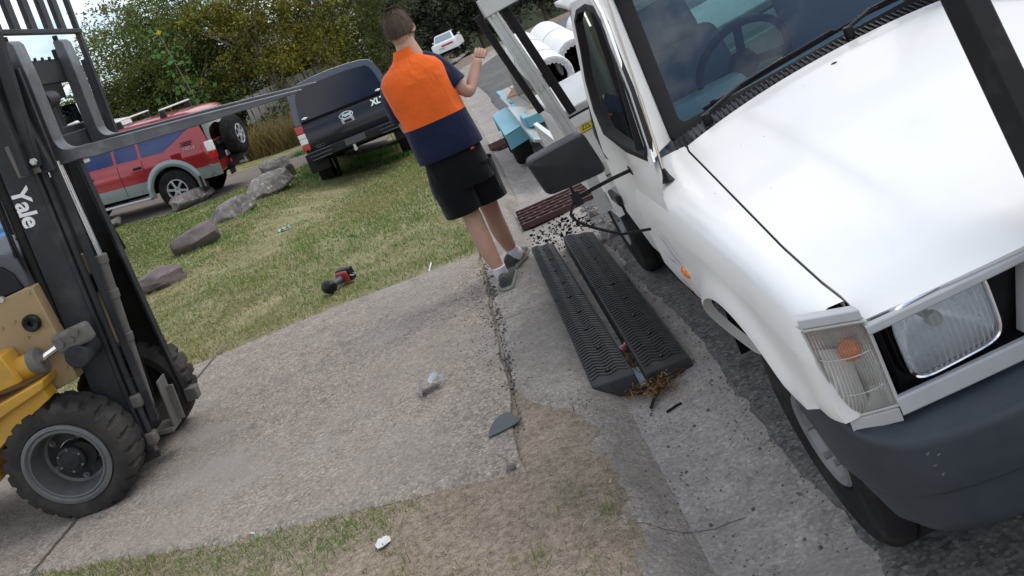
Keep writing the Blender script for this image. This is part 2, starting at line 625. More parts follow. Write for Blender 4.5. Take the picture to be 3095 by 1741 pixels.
# soil washed over the kerb top in the foreground
mb = MB()
rows = []
for y in fr(-5, 1.5, 0.5)[:-1] + fr(1.5, 3.62, 0.03):
    e = 0.0 + 0.05 * (float(fbm(y, 9.0, 2.2, 14)) - 0.5) * 2 + 0.05 * (float(fbm(y, 9.0, 12.0, 15)) - 0.5) * 2
    e = lerp(e, -0.26, sst(3.12, 3.58, y))
    xs_ = np.linspace(-0.36, max(e, -0.30), 12)
    pr = kprof(y)
    row = []
    for k, x in enumerate(xs_):
        zk = interp([p[0] for p in pr], [p[1] for p in pr], x) if x > -0.3 else 0.0
        row.append((x, y, zk + 0.008 * (1 - (k / 11) ** 3) - 0.001 + 0.010 * (float(fbm(x * 2, y * 2, 5.0, 16)) - 0.5) * (k < 11)))
    rows.append(row)
mb.grid(rows)
tag(mb.build('washed_soil', m_soil, smooth=60, fixn=False), kind='structure')
# saw cuts / cracks across the kerb
mb = MB()
for y0, lo, hi in ((4.62, -0.29, 0.05), (5.62, -0.29, 0.05), (2.36, -0.1, 0.3), (8.6, -0.28, 0.58), (11.0, -0.28, 0.55), (6.02, -0.28, 0.02)):
    rows = []
    for k in range(9):
        x = lerp(lo, hi, k / 8)
        y = y0 + 0.05 * (float(fbm(x * 7, y0, 4, 13)) - 0.5)
        pr = kprof(y)
        z = interp([p[0] for p in pr], [p[1] for p in pr], x) + 0.006
        rows.append([(x, y - 0.0018, z - 0.005), (x, y + 0.0018, z - 0.005)])
    mb.grid(rows)
tag(mb.build('kerb_joint', jm, smooth=0), kind='structure')

# road: ragged bitumen edge lapping over the gutter lip
mb = MB()
rows = []
for y in fr(-6, 1.4, 0.5)[:-1] + fr(1.4, 9, 0.03)[:-1] + fr(9, 66, 0.6):
    e = 0.50 + 0.10 * (float(fbm(y, 0.0, 1.6, 21)) - 0.45) + 0.05 * (float(fbm(y, 0.0, 9.0, 22)) - 0.5)
    b_ = bend(y)
    r_ = 9.0 + 40 * sst(25, 52, y)
    row = []
    for k, t in enumerate((0, 0.004, 0.02, 0.06, 0.15, 0.3, 0.6, 1.0)):
        x = e + b_ + t * (r_ - e)
        z = ROADZ(x - b_, y)
        if k == 0: z = -0.125 - 0.00045 * max(0.0, y - 12.0) ** 2
        row.append((x, y, z + 0.004 * (float(fbm(x * 2, y * 2, 3.0, 23)) - 0.5)))
    rows.append(row)
mb.grid(rows)
tag(mb.build('road', m_asph, smooth=60, fixn=False), kind='structure')

# the old bitumen track the red four wheel drive stands on
pl = [G(px, py) for px, py in ((330, 690), (560, 640), (700, 585), (900, 510), (960, 480))]
pyl = [p.y for p in pl]
mb = MB()
rows = []
for k in range(41):
    x = lerp(-26, -1.9, k / 40)
    y0 = interp([p.x for p in sorted(pl, key=lambda q: q.x)], [p.y for p in sorted(pl, key=lambda q: q.x)], x)
    y0 += 0.15 * (float(fbm(x, 1.0, 1.0, 31)) - 0.5)
    y1 = y0 + 5.2
    rows.append([(x, y, Z(x, y) + (0.03 if 0 < j < 8 else -0.02)) for j, y in enumerate(np.linspace(y0, y1, 9))])
mb.grid(rows)
tag(mb.build('track', m_path, smooth=60, fixn=False), kind='structure')

# ------------------------------------------------------------------ grass
def grass_mat(name):
    m, nt, b = new_mat(name)
    a = nt.nodes.new('ShaderNodeAttribute')
    a.attribute_name = 'tint'
    nt.links.new(a.outputs['Color'], b.inputs['Base Color'])
    b.inputs['Roughness'].default_value = 0.7
    b.inputs['Specular IOR Level'].default_value = 0.2
    tl = nt.nodes.new('ShaderNodeBsdfTranslucent')
    nt.links.new(a.outputs['Color'], tl.inputs[0])
    mxn = nt.nodes.new('ShaderNodeMixShader')
    mxn.inputs[0].default_value = 0.38
    o = [n for n in nt.nodes if n.type == 'OUTPUT_MATERIAL'][0]
    nt.links.new(b.outputs[0], mxn.inputs[1])
    nt.links.new(tl.outputs[0], mxn.inputs[2])
    nt.links.new(mxn.outputs[0], o.inputs[0])
    return m
m_grass = grass_mat('grass_blades')
def blades(name, P, H, W, lean, C, mat, parent=None, kind='stuff', az=None, curl=0.35):
    """P (n,3) roots, H heights, W widths, lean 0..1, C (n,3) colours : two triangles + tip each"""
    n = len(P)
    if az is None: az = rng.uniform(0, 2 * np.pi, n)
    fa = rng.uniform(0, 2 * np.pi, n)
    d = np.stack([np.cos(az), np.sin(az), np.zeros(n)], 1)
    s = np.stack([np.cos(fa), np.sin(fa), np.zeros(n)], 1) * (W / 2)[:, None]
    up = np.zeros((n, 3)); up[:, 2] = 1
    mid = P + up * (H * 0.6)[:, None] * (1 - lean * 0.4)[:, None] + d * (H * lean * 0.4)[:, None]
    tip = P + up * (H * (1 - lean * 0.75))[:, None] + d * (H * (lean + curl * 0.3))[:, None]
    V = np.stack([P - s, P + s, mid + s * 0.7, mid - s * 0.7, tip], 1).reshape(-1, 3)
    b = np.arange(n) * 5
    F4 = np.stack([b, b + 1, b + 2, b + 3], 1)
    F3 = np.stack([b + 3, b + 2, b + 4], 1)
    me = bpy.data.meshes.new(name)
    me.vertices.add(len(V)); me.vertices.foreach_set('co', V.ravel().astype(np.float32))
    loops = np.concatenate([np.concatenate([F4, F3], 1).ravel()])
    me.loops.add(len(loops)); me.loops.foreach_set('vertex_index', loops.astype(np.int32))
    starts = np.stack([np.arange(n) * 7, np.arange(n) * 7 + 4], 1).ravel()
    me.polygons.add(2 * n)
    me.polygons.foreach_set('loop_start', starts.astype(np.int32))
    me.update(calc_edges=True)
    at = me.attributes.new('tint', 'FLOAT_COLOR', 'POINT')
    cc = np.ones((n, 5, 4), np.float32)
    cc[:, :, :3] = C[:, None, :]
    at.data.foreach_set('color', cc.ravel())
    me.materials.append(mat)
    o = bpy.data.objects.new(name, me)
    COL.objects.link(o)
    o.parent = parent
    if kind: o['kind'] = kind
    return o
def zarr(x, y):
    return np.array([soilz(a, b) for a, b in zip(x, y)])

worn_a, worn_b = G(860, 690), G(1090, 480)
def lawn_cols(x, y, n):
    g1 = fbm(x, y, 0.55, 41)
    g2 = fbm(x, y, 1.7, 42)
    green = np.clip((g1 * 0.6 + g2 * 0.5 - 0.42) * 4, 0, 1)[:, None]
    a = np.array([0.255, 0.262, 0.092]); bcol = np.array([0.14, 0.245, 0.05])
    c = a * (1 - green) + bcol * green
    straw = (rng.random(n) < 0.2)[:, None]
    c = np.where(straw, np.array([0.50, 0.42, 0.25]) * rng.uniform(0.6, 1.15, n)[:, None], c)
    return c * rng.uniform(0.65, 1.35, n)[:, None]
def lawn(name, N, xr, yr, dens_fn, hfun, wmin):
    x = rng.uniform(xr[0], xr[1], N); y = yr[0] + (yr[1] - yr[0]) * rng.random(N) ** 1.25
    keep = rng.random(N) < dens_fn(x, y)
    x, y = x[keep], y[keep]
    n = len(x)
    P = np.stack([x, y, zarr(x, y) - 0.004], 1)
    H = hfun(x, y) * rng.uniform(0.5, 1.5, n)
    W = np.maximum(wmin, 0.00105 * np.hypot(x, y)) * rng.uniform(0.7, 1.3, n)
    return blades(name, P, H, W, rng.uniform(0.15, 1.0, n), lawn_cols(x, y, n), m_grass)
def up_edge(x): return np.interp(x, dux, duy)
def lo_edge(x): return np.interp(x, dlx, dly)
def trk(x):
    q = sorted(pl, key=lambda v: v.x)
    return np.interp(x, [p.x for p in q], [p.y for p in q])
def back_dens(x, y):
    d = np.clip((y - up_edge(x) - 0.0) / 0.10, 0, 1) * (y < trk(x) + 0.1)
    # worn tyre path
    ax, ay, bx, by = worn_a.x, worn_a.y, worn_b.x, worn_b.y
    t = np.clip(((x - ax) * (bx - ax) + (y - ay) * (by - ay)) / ((bx - ax) ** 2 + (by - ay) ** 2), -0.3, 1.3)
    dist = np.hypot(x - (ax + t * (bx - ax)), y - (ay + t * (by - ay)))
    wv = np.exp(-(dist / 0.5) ** 2)
    near = np.exp(-((y - up_edge(x)) / 0.9) ** 2)
    return d * np.clip(1 - 0.92 * wv - 0.35 * near * (fbm(x, y, 2.0, 44) > 0.45) - 0.45 * (fbm(x, y, 1.1, 45) < 0.36), 0.05, 1) * (x < -0.34)
lawn('grass', 200000, (-9.5, -0.33), (5.6, 19.5), back_dens, lambda x, y: 0.030 + 0.022 * fbm(x, y, 0.9, 46), 0.0045)
def front_dens(x, y):
    d = np.clip((lo_edge(x) + 0.02 - y) / 0.05, 0, 1)
    edge = np.exp(-((lo_edge(x) - y) / 0.16) ** 2)
    leftw = np.clip((-x - 1.0) / 0.8, 0, 1)
    patch = np.clip((fbm(x, y, 3.6, 47) - 0.47) * 7, 0, 1)
    bare = np.clip(1 - np.hypot((x + 0.55) / 0.55, (y - 2.85) / 0.35), 0, 1)
    return d * np.clip(0.06 + 1.0 * edge * (x < -0.75) + 0.9 * leftw * (fbm(x, y, 3.0, 48) > 0.32) + 0.55 * patch - 1.3 * bare, 0.012, 1)
lawn('grass', 80000, (-3.6, -0.04), (1.5, 3.75), front_dens, lambda x, y: 0.030 + 0.05 * np.clip(fbm(x, y, 2.0, 49) - 0.3, 0, 1), 0.0034)
# cut clippings and straw lying on the bare soil
n = 11000
x = rng.uniform(-3.2, -0.02, n); y = rng.uniform(1.6, 3.6, n)
k = (y < lo_edge(x) - 0.01) & ((fbm(x, y, 2.4, 50) > 0.40) | (rng.random(n) < 0.25)) & (y < 3.4)
x, y = x[k], y[k]; n = len(x)
blades('grass_clippings', np.stack([x, y, np.maximum(zarr(x, y), np.where(x > -0.33, 0.012, -1)) + 0.004], 1), rng.uniform(0.006, 0.022, n), rng.uniform(0.002, 0.0055, n), np.full(n, 1.28),
       np.array([0.52, 0.44, 0.29]) * rng.uniform(0.45, 1.15, n)[:, None], m_grass)
# taller bright tufts behind the dark utility
tp = [(G(985, 525), 0.28), (G(1150, 470), 0.22), (G(1110, 500), 0.16), (G(915, 470), 0.14), (G(1210, 480), 0.2)]
for p, s in tp:
    n = 260
    x = p.x + rng.normal(0, s, n); y = p.y + rng.normal(0, s * 0.7, n)
    blades('grass_tuft', np.stack([x, y, zarr(x, y)], 1), rng.uniform(0.08, 0.22, n), rng.uniform(0.012, 0.02, n), rng.uniform(0.1, 0.9, n),
           np.array([0.10, 0.22, 0.045]) * rng.uniform(0.6, 1.4, n)[:, None], m_grass)
# ================================================================== VEHICLE MATERIALS
m_white = M('white_paint', (0.80, 0.80, 0.785), 0.34, var=0.02, scale=3, dirt=(0.68, 0.66, 0.62), dirt_amt=0.12, dirt_scale=2.0, coat=0.22, rvar=0.05)
m_whitedull = M('aged_white_paint', (0.70, 0.71, 0.69), 0.4, var=0.06, scale=6, dirt=(0.42, 0.40, 0.36), dirt_amt=0.3, dirt_scale=5)
m_plast = M('grey_bumper_plastic', (0.033, 0.041, 0.050), 0.38, spec=0.35, var=0.18, scale=9, dirt=(0.085, 0.085, 0.085), dirt_amt=0.2, bmp=0.06, bscale=500)
m_black = M('black_plastic', (0.010, 0.010, 0.012), 0.40, var=0.3, scale=14, spec=0.25)
m_blackm = M('black_rubber_seal', (0.011, 0.010, 0.011), 0.6, var=0.3, scale=20, spec=0.25)
m_tyre = M('tyre_rubber', (0.016, 0.0155, 0.0155), 0.9, spec=0.15, var=0.3, scale=10, dirt=(0.075, 0.07, 0.062), dirt_amt=0.35, dirt_scale=7, bmp=0.15, bscale=90)
m_silver = M('silver_trim', (0.40, 0.41, 0.42), 0.55, metal=0.1, var=0.08, scale=8, dirt=(0.30, 0.29, 0.27), dirt_amt=0.28, dirt_scale=9)
m_chrome = M('chrome', (0.82, 0.83, 0.84), 0.1, metal=1.0, var=0.03, rvar=0.04)
m_alloy = M('alloy_wheel', (0.55, 0.56, 0.57), 0.35, metal=0.7, var=0.08, scale=6)
m_steelwheel = M('steel_wheel_paint', (0.22, 0.225, 0.23), 0.45, metal=0.3, var=0.15, scale=6, dirt=(0.12, 0.10, 0.09), dirt_amt=0.4)
m_under = M('underbody', (0.010, 0.0095, 0.009), 0.95, var=0.3, spec=0.1)
m_orange = M('amber_lens', (0.75, 0.20, 0.015), 0.22, var=0.08, scale=20, coat=0.4)
m_bulb = M('amber_bulb', (0.95, 0.24, 0.02), 0.3, var=0.1, scale=20)
m_redlens = M('red_lens', (0.45, 0.012, 0.015), 0.15, var=0.15, scale=30, coat=0.6)
m_clearlens = M('white_lens', (0.72, 0.72, 0.70), 0.15, var=0.08, scale=30, coat=0.6)
m_glass = glass_mat('windscreen_glass', (0.56, 0.74, 0.77), 2.3)
m_sideglass = glass_mat('side_glass', (0.62, 0.76, 0.74), 0.6)
m_cloth = M('grey_seat_cloth', (0.075, 0.085, 0.10), 0.9, var=0.15, scale=12, bmp=0.2, bscale=150)
m_dash = M('blue_grey_dash', (0.22, 0.28, 0.30), 0.55, var=0.1, scale=12, bmp=0.08, bscale=300)
m_cream = M('cream_vinyl', (0.46, 0.45, 0.30), 0.6, var=0.08, scale=6)
m_galv = M('galvanised_steel', (0.47, 0.48, 0.46), 0.42, metal=0.45, var=0.13, scale=7, dirt=(0.24, 0.23, 0.21), dirt_amt=0.32, dirt_scale=7)
def lens_mat(name, tint, flute_scale, axis='X', opac=0.35, col=(0.8, 0.82, 0.83)):
    m = bpy.data.materials.new(name)
    m.use_nodes = True
    nt = m.node_tree
    nt.nodes.clear()
    o = nt.nodes.new('ShaderNodeOutputMaterial')
    t = nt.nodes.new('ShaderNodeTexCoord')
    wv = nt.nodes.new('ShaderNodeTexWave')
    wv.wave_type = 'BANDS'
    wv.bands_direction = axis
    wv.inputs['Scale'].default_value = flute_scale
    wv.inputs['Distortion'].default_value = 0.0
    nt.links.new(t.outputs['Object'], wv.inputs['Vector'])
    bp = nt.nodes.new('ShaderNodeBump')
    bp.inputs['Strength'].default_value = 0.9
    bp.inputs['Distance'].default_value = 0.004
    nt.links.new(wv.outputs['Fac'], bp.inputs['Height'])
    tr = nt.nodes.new('ShaderNodeBsdfTransparent')
    tr.inputs[0].default_value = rgba(tint)
    pr = nt.nodes.new('ShaderNodeBsdfPrincipled')
    pr.inputs['Base Color'].default_value = rgba(col)
    pr.inputs['Roughness'].default_value = 0.12
    nt.links.new(bp.outputs[0], pr.inputs['Normal'])
    fr_ = nt.nodes.new('ShaderNodeFresnel')
    nt.links.new(bp.outputs[0], fr_.inputs['Normal'])
    ad = nt.nodes.new('ShaderNodeMath')
    ad.operation = 'ADD'
    ad.use_clamp = True
    wm = nt.nodes.new('ShaderNodeMath')
    wm.operation = 'MULTIPLY'
    wm.inputs[1].default_value = opac
    nt.links.new(wv.outputs['Fac'], wm.inputs[0])
    nt.links.new(fr_.outputs[0], ad.inputs[0])
    nt.links.new(wm.outputs[0], ad.inputs[1])
    mx = nt.nodes.new('ShaderNodeMixShader')
    nt.links.new(ad.outputs[0], mx.inputs[0])
    nt.links.new(tr.outputs[0], mx.inputs[1])
    nt.links.new(pr.outputs[0], mx.inputs[2])
    nt.links.new(mx.outputs[0], o.inputs[0])
    return m

# ================================================================== WHITE PICKUP (faces the camera, kerb side at u < 0)
TM = Matrix.Translation((1.30, 1.6, -0.07)) @ (Matrix.Rotation(radians(1), 4, 'Z') @ Matrix.Rotation(radians(-5), 4, 'Y'))
TI = TM.inverted()
TI3 = TI.to_3x3()
def L(px, py, ax, val):
    d = TI3 @ ray(px, py)
    o = TI @ CP
    return o + d * ((val - o[ax]) / d[ax])
def LP(px, py, p0, n):
    d = TI3 @ ray(px, py)
    o = TI @ CP
    n = Vector(n)
    return o + d * ((Vector(p0) - o).dot(n) / d.dot(n))
truck = empty('pickup_truck', label='white single cab pickup truck parked beside the kerb facing the camera', cat='truck')
truck.matrix_basis = TM

def hood_edge(v):     # (half width, height) of the bonnet edge
    return (interp([-0.02, 0.0, 0.12, 0.3, 0.6, 1.0, 1.26, 1.315], [0.655, 0.66, 0.672, 0.668, 0.640, 0.596, 0.566, 0.552], v),
            interp([-0.02, 0.0, 0.12, 0.3, 0.6, 1.0, 1.315], [0.885, 0.900, 0.940, 0.975, 1.004, 1.022, 1.030], v))
rows = []
NV, NU = 44, 48
for i in range(NV + 1):
    s = i / NV
    row = []
    for j in range(NU + 1):
        t = -1 + 2 * j / NU
        t2 = sin(t * pi / 2) * 0.25 + t * 0.75
        v0 = 0.012 - 0.065 * (1 - t2 * t2)
        v1 = 1.315 + 0.03 * (1 - t2 * t2)
        v = v0 + (v1 - v0) * s
        ue, we = hood_edge(lerp(0, 1.315, s))
        u = ue * t2
        crown = (0.040 * s + 0.008 * (1 - s)) * (1 - abs(t2) ** 2.2)
        # raised centre panel with a soft crease on each side
        cz = 0.46 - 0.10 * s
        crease = 0.017 * (1 - sst(cz - 0.03, cz + 0.012, abs(u))) * sst(0.02, 0.3, s) * (1 - sst(0.86, 1.0, s))
        nose = -0.022 * (1 - sst(0, 0.05, s))
        row.append((u, v, we + crown + crease + nose))
    rows.append(row)
mb = MB(); mb.grid(rows)
# folded edges
for side in (0, -1):
    e = [r[side] for r in rows]
    sg = 1 if side == 0 else -1
    mb.grid([[p for p in e], [(p[0] + sg * 0.004, p[1], p[2] - 0.02) for p in e]])
mb.grid([rows[0], [(p[0], p[1] + 0.012, p[2] - 0.022) for p in rows[0]]])
hood = mb.build('hood', m_white, truck, smooth=45)
# washer nozzle on the bonnet
p = L(2527, 205, 2, 1.062)
mb = MB(); mb.lathe([(0.0, 0.020), (0.009, 0.018), (0.015, 0.011), (0.017, -0.004), (0.0, -0.008)], p, (0, 0.25, 1), 12)
mb.build('washer_nozzle', m_black, truck)
# grime specks on the bonnet
mb = MB()
for px, py, r in ((2098, 395, 3.5), (2310, 412, 2.5), (2240, 440, 2), (2430, 260, 2), (2475, 290, 1.6), (2680, 383, 2.2), (2665, 535, 3.2), (2330, 568, 2), (2160, 585, 2.2), (2595, 560, 1.4), (2740, 745, 2), (2850, 735, 1.5), (2400, 645, 1.6), (2520, 735, 1.5)):
    c = L(px, py, 2, 1.04)
    s_ = min(1, max(0, c.y / 1.315))
    ue, we = hood_edge(c.y)
    c = L(px, py, 2, we + 0.040 * s_ * (1 - min(1, abs(c.x) / ue) ** 2.2) + 0.011)
    r = r * 0.0006
    mb.lathe([(0.0, 0.0012), (r, 0.0008), (r * 1.1, 0.0)], c, (0, 0, 1), 6)
mb.build('grime_speck', m_plast, truck)['kind'] = 'stuff'

# ---- wings (fenders)
AC, AW, AR = 0.56, 0.36, 0.44
def wing(sg):
    rows = []
    for v in list(np.linspace(0.055, 0.12, 5)) + list(np.linspace(0.15, 1.02, 40)) + list(np.linspace(1.06, 1.34, 8)):
        ue, we = hood_edge(v)
        sh = 0.785 - 0.035 * max(0, (0.12 - v) / 0.10) ** 2
        ue += 0.0065
        pts = [(ue, we - 0.022), (ue, we - 0.002), (lerp(ue, sh, 0.35), we + 0.001), (lerp(ue, sh, 0.68), we - 0.010), (lerp(ue, sh, 0.88), we - 0.035), (sh - 0.006, we - 0.072)]
        wt = we - 0.10
        wb = 0.30
        fl = 0.0
        if v < 0.22: wb = 0.655
        if abs(v - AC) < AR:
            wb = max(wb, AW + sqrt(AR ** 2 - (v - AC) ** 2)) if v > 0.16 else wb
        for k in range(9):
            t = k / 8
            w_ = lerp(wt, wb, t)
            uu = sh + 0.006 * sin(min(1, (0.95 - w_) / 0.6) * pi) - 0.15 * max(0, (0.69 - w_) / 0.39) ** 1.2
            near = exp(-((w_ - wb) / 0.05) ** 2) if abs(v - AC) < AR * 1.02 and v > 0.16 else 0
            uu += 0.022 * near
            pts.append((uu, w_))
        pts.append((pts[-1][0] - 0.03, pts[-1][1] + 0.002))
        rows.append([(sg * u, v, w_) for u, w_ in pts])
    rows.insert(0, [(u - sg * (0.07 if w_ < 0.845 else 0.0), v - 0.004, w_) for u, v, w_ in rows[0]])
    mb = MB(); mb.grid(rows)
    return mb
wl = wing(-1).build('fender', m_white, truck, smooth=38)
wing(1).build('fender', m_white, truck, smooth=38)
# dark inner wheel wells
mb = MB()
for sg in (-1, 1):
    rows = []
    for k in range(17):
        a = 0.12 + (pi - 0.50) * k / 16
        c_, s_ = AC + (AR + 0.005) * cos(a), AW + (AR + 0.005) * sin(a)
        rows.append([(sg * 0.745, c_, s_), (sg * 0.45, c_, s_)])
    mb.grid(rows)
    mb.face([(sg * 0.45, AC + AR * cos(a), AW + AR * sin(a)) for a in np.linspace(0, pi, 17)])
mb.box((0, 0.62, 0.58), (0.9, 1.0, 0.30))
mb.box((0, 2.6, 0.48), (0.8, 3.4, 0.2))
mb.build('underbody', m_under, truck)

# ---- wheels
def road_wheel(parent, c, sg, r=0.325, wd=0.195, rimr=0.138, rim_m=None, name='wheel', spokes=0):
    """c: centre of the outer face, sg: -1 outer face looks towards -u"""
    wroot = empty(name)
    wroot.parent = parent
    wroot.matrix_basis = Matrix.Translation(Vector(c))
    ax = (sg, 0, 0)
    mb = MB()
    prof = [(rimr, -0.02), (rimr + 0.012, 0.0), (lerp(rimr, r, 0.55), 0.008), (r - 0.03, 0.0), (r - 0.008, -0.018), (r, -0.035), (r, -wd * 0.30), (r - 0.008, -wd * 0.31), (r - 0.008, -wd * 0.35), (r, -wd * 0.36),
            (r, -wd * 0.62), (r - 0.008, -wd * 0.63), (r - 0.008, -wd * 0.67), (r, -wd * 0.68), (r, -wd + 0.03), (r - 0.03, -wd), (rimr, -wd + 0.01)]
    mb.lathe(prof, (0, 0, 0), ax, 48)
    t = mb.build('tyre', m_tyre, wroot, smooth=30)
    mb = MB()
    mb.lathe([(rimr + 0.004, -0.004), (rimr - 0.004, 0.004), (rimr - 0.016, -0.004), (rimr - 0.026, -0.03), (rimr * 0.62, -0.045), (rimr * 0.45, -0.015), (rimr * 0.30, -0.012), (0.0, -0.008)], (0, 0, 0), ax, 40)
    for k in range(5):
        a = 2 * pi * k / 5
        mb.cyl((-sg * 0.018, 0.075 * cos(a), 0.075 * sin(a)), (sg * 0.004, 0.075 * cos(a), 0.075 * sin(a)), 0.010, 6)
    mb.build('rim', rim_m or m_steelwheel, wroot, smooth=35)
    return wroot
road_wheel(truck, (-0.745, 0.47, 0.365), -1)
road_wheel(truck, (0.745, 0.47, 0.325), 1)
road_wheel(truck, (-0.68, 3.12, 0.36), -1)
road_wheel(truck, (0.68, 3.12, 0.325), 1)

# ---- front face
def quad_grid(tl, tr, br, bl, nu, nv, bulge=(0, 0, 0), power=2):
    tl, tr, br, bl = map(Vector, (tl, tr, br, bl))
    rows = []
    for i in range(nv + 1):
        t = i / nv
        a, b = tl.lerp(bl, t), tr.lerp(br, t)
        row = []
        for j in range(nu + 1):
            s = j / nu
            q = (1 - abs(2 * s - 1) ** power) * (1 - abs(2 * t - 1) ** power)
            row.append(a.lerp(b, s) + Vector(bulge) * q)
        rows.append(row)
    return rows
VF = -0.005
hl = [L(2672, 938, 1, VF), L(2962, 832, 1, VF), L(3030, 1010, 1, VF), L(2760, 1140, 1, VF)]
hc = (hl[0] + hl[1] + hl[2] + hl[3]) / 4
ex, ez = (hl[1] - hl[0]).length / 2, (hl[3] - hl[0]).length / 2
m_lens = lens_mat('headlamp_lens', (0.98, 0.99, 1.0), 26, 'X', 0.05)
m_lens2 = lens_mat('indicator_lens', (0.98, 0.98, 0.97), 60, 'X', 0.12, (0.85, 0.85, 0.83))
def sq(a, e=5.0):
    c, s = cos(a), sin(a)
    return (abs(c) ** (2 / e)) * (1 if c >= 0 else -1), (abs(s) ** (2 / e)) * (1 if s >= 0 else -1)
def headlamp(sg):
    root = empty('headlight')
    root.parent = truck
    root.matrix_basis = Matrix.Translation((sg * abs(hc.x), hc.y, hc.z))
    mb = MB()
    rows = []
    N = 48
    for k, (f, v) in enumerate(((1.0, 0.006), (0.96, -0.006), (0.80, -0.013), (0.55, -0.019), (0.28, -0.023), (0.02, -0.024))):
        rows.append([(ex * f * sq(2 * pi * q / N)[0], v, ez * f * sq(2 * pi * q / N)[1]) for q in range(N)])
    mb.grid(rows, closed=True)
    mb.build('lens', m_lens, root, smooth=60)
    mb = MB()
    rows = []
    for f, v in ((0.99, 0.008), (0.93, 0.03), (0.75, 0.07), (0.5, 0.10), (0.2, 0.118), (0.04, 0.12)):
        rows.append([(ex * f * sq(2 * pi * q / N)[0], v, ez * f * sq(2 * pi * q / N)[1]) for q in range(N)])
    mb.grid(rows, closed=True)
    mb.build('reflector', M('lamp_reflector', (0.86, 0.88, 0.91), 0.30, metal=0.45, var=0.05, scale=30), root, smooth=60)
    mb = MB()
    mb.cyl((0, 0.11, 0), (0, 0.045, 0), 0.011, 12)
    mb.cyl((0, 0.05, 0), (0, 0.035, 0), 0.017, 12)
    mb.build('bulb', m_galv, root)
    mb = MB()
    rows = []
    for f, v in ((1.0, 0.012), (1.0, -0.006), (1.035, -0.008), (1.055, 0.0), (1.055, 0.02)):
        rows.append([(ex * f * sq(2 * pi * q / N)[0], v, ez * f * sq(2 * pi * q / N)[1]) for q in range(N)])
    mb.grid(rows, closed=True)
    mb.build('retaining_ring', m_chrome, root, smooth=40)
headlamp(-1)
headlamp(1)
# dark bezel around the lamps and grille cavity
mb = MB()
for sg in (-1, 1):
    wt0, wb0 = 0.872, 0.690
    hcx, hcz = sg * abs(hc.x), hc.z
    r_in, r_mid, r_out, r_lip = [], [], [], []
    for q in range(48):
        a = 2 * pi * q / 48
        sx_, sz_ = sq(a)
        r_in.append((hcx + ex * 1.05 * sx_, 0.012, hcz + ez * 1.05 * sz_))
        r_mid.append((hcx + ex * 1.10 * sx_, 0.030, hcz + ez * 1.10 * sz_))
        sc_ = 1.0 / max(abs(cos(a)), abs(sin(a)))
        bx, bz_ = cos(a) * sc_, sin(a) * sc_
        xo = lerp(sg * 0.335 if sg > 0 else -0.648, sg * 0.335 if sg < 0 else 0.648, (bx + 1) / 2)
        zo = lerp(wb0, wt0, (bz_ + 1) / 2)
        r_out.append((xo, 0.028, zo)); r_lip.append((xo, -0.004 - 0.02 * (1 - abs(xo) / 0.65), zo))
    mb.grid([r_in, r_mid, r_out, r_lip], closed=True)
mb.box((0, 0.17, 0.75), (1.3, 0.02, 0.26))
mb.build('lamp_bezel', m_black, truck, smooth=30)
# silver grille surround: top strip, bottom strip, centre panel
def strip(pts_top, pts_bot, depth, name, mat, bev=0.004):
    mb = MB()
    n = len(pts_top)
    A = [Vector(p) for p in pts_top]
    B = [Vector(p) for p in pts_bot]
    D = Vector((0, depth, 0))
    mb.grid([[p + D for p in A], A, B, [p + D for p in B]])
    return mb.build(name, mat, truck, smooth=30, bevel=bev)
def bow(u): return -0.012 - 0.035 * (1 - (u / 0.66) ** 2)
us = np.linspace(-0.672, 0.672, 25)
strip([(u, bow(u), 0.876 - 0.004 * (1 - (u / 0.66) ** 2) - (0.0)) for u in us], [(u, bow(u) - 0.002, 0.854) for u in us], 0.014, 'grille_top_strip', m_silver)
strip([(u, bow(u) - 0.003, 0.698) for u in us], [(u, bow(u) - 0.006, 0.656) for u in us], 0.014, 'grille_bottom_strip', m_silver)
mb = MB()
us2 = np.linspace(-0.335, 0.335, 15)
for k in range(4):
    w0 = 0.838 - k * 0.040
    mb.grid([[(u * 1.0, bow(u) + 0.03, w0) for u in us2], [(u, bow(u) + 0.004, w0 - 0.003) for u in us2], [(u * 1.03, bow(u) + 0.004, w0 - 0.022) for u in us2], [(u * 1.03, bow(u) + 0.03, w0 - 0.025) for u in us2]])
for sg in (-1, 1):
    mb.poly([(sg * 0.335, -0.035, 0.85), (sg * 0.305, -0.038, 0.85), (sg * 0.345, -0.04, 0.695), (sg * 0.385, -0.037, 0.695)], (0, 0.05, 0))
mb.build('grille', m_silver, truck, smooth=30, bevel=0.002)
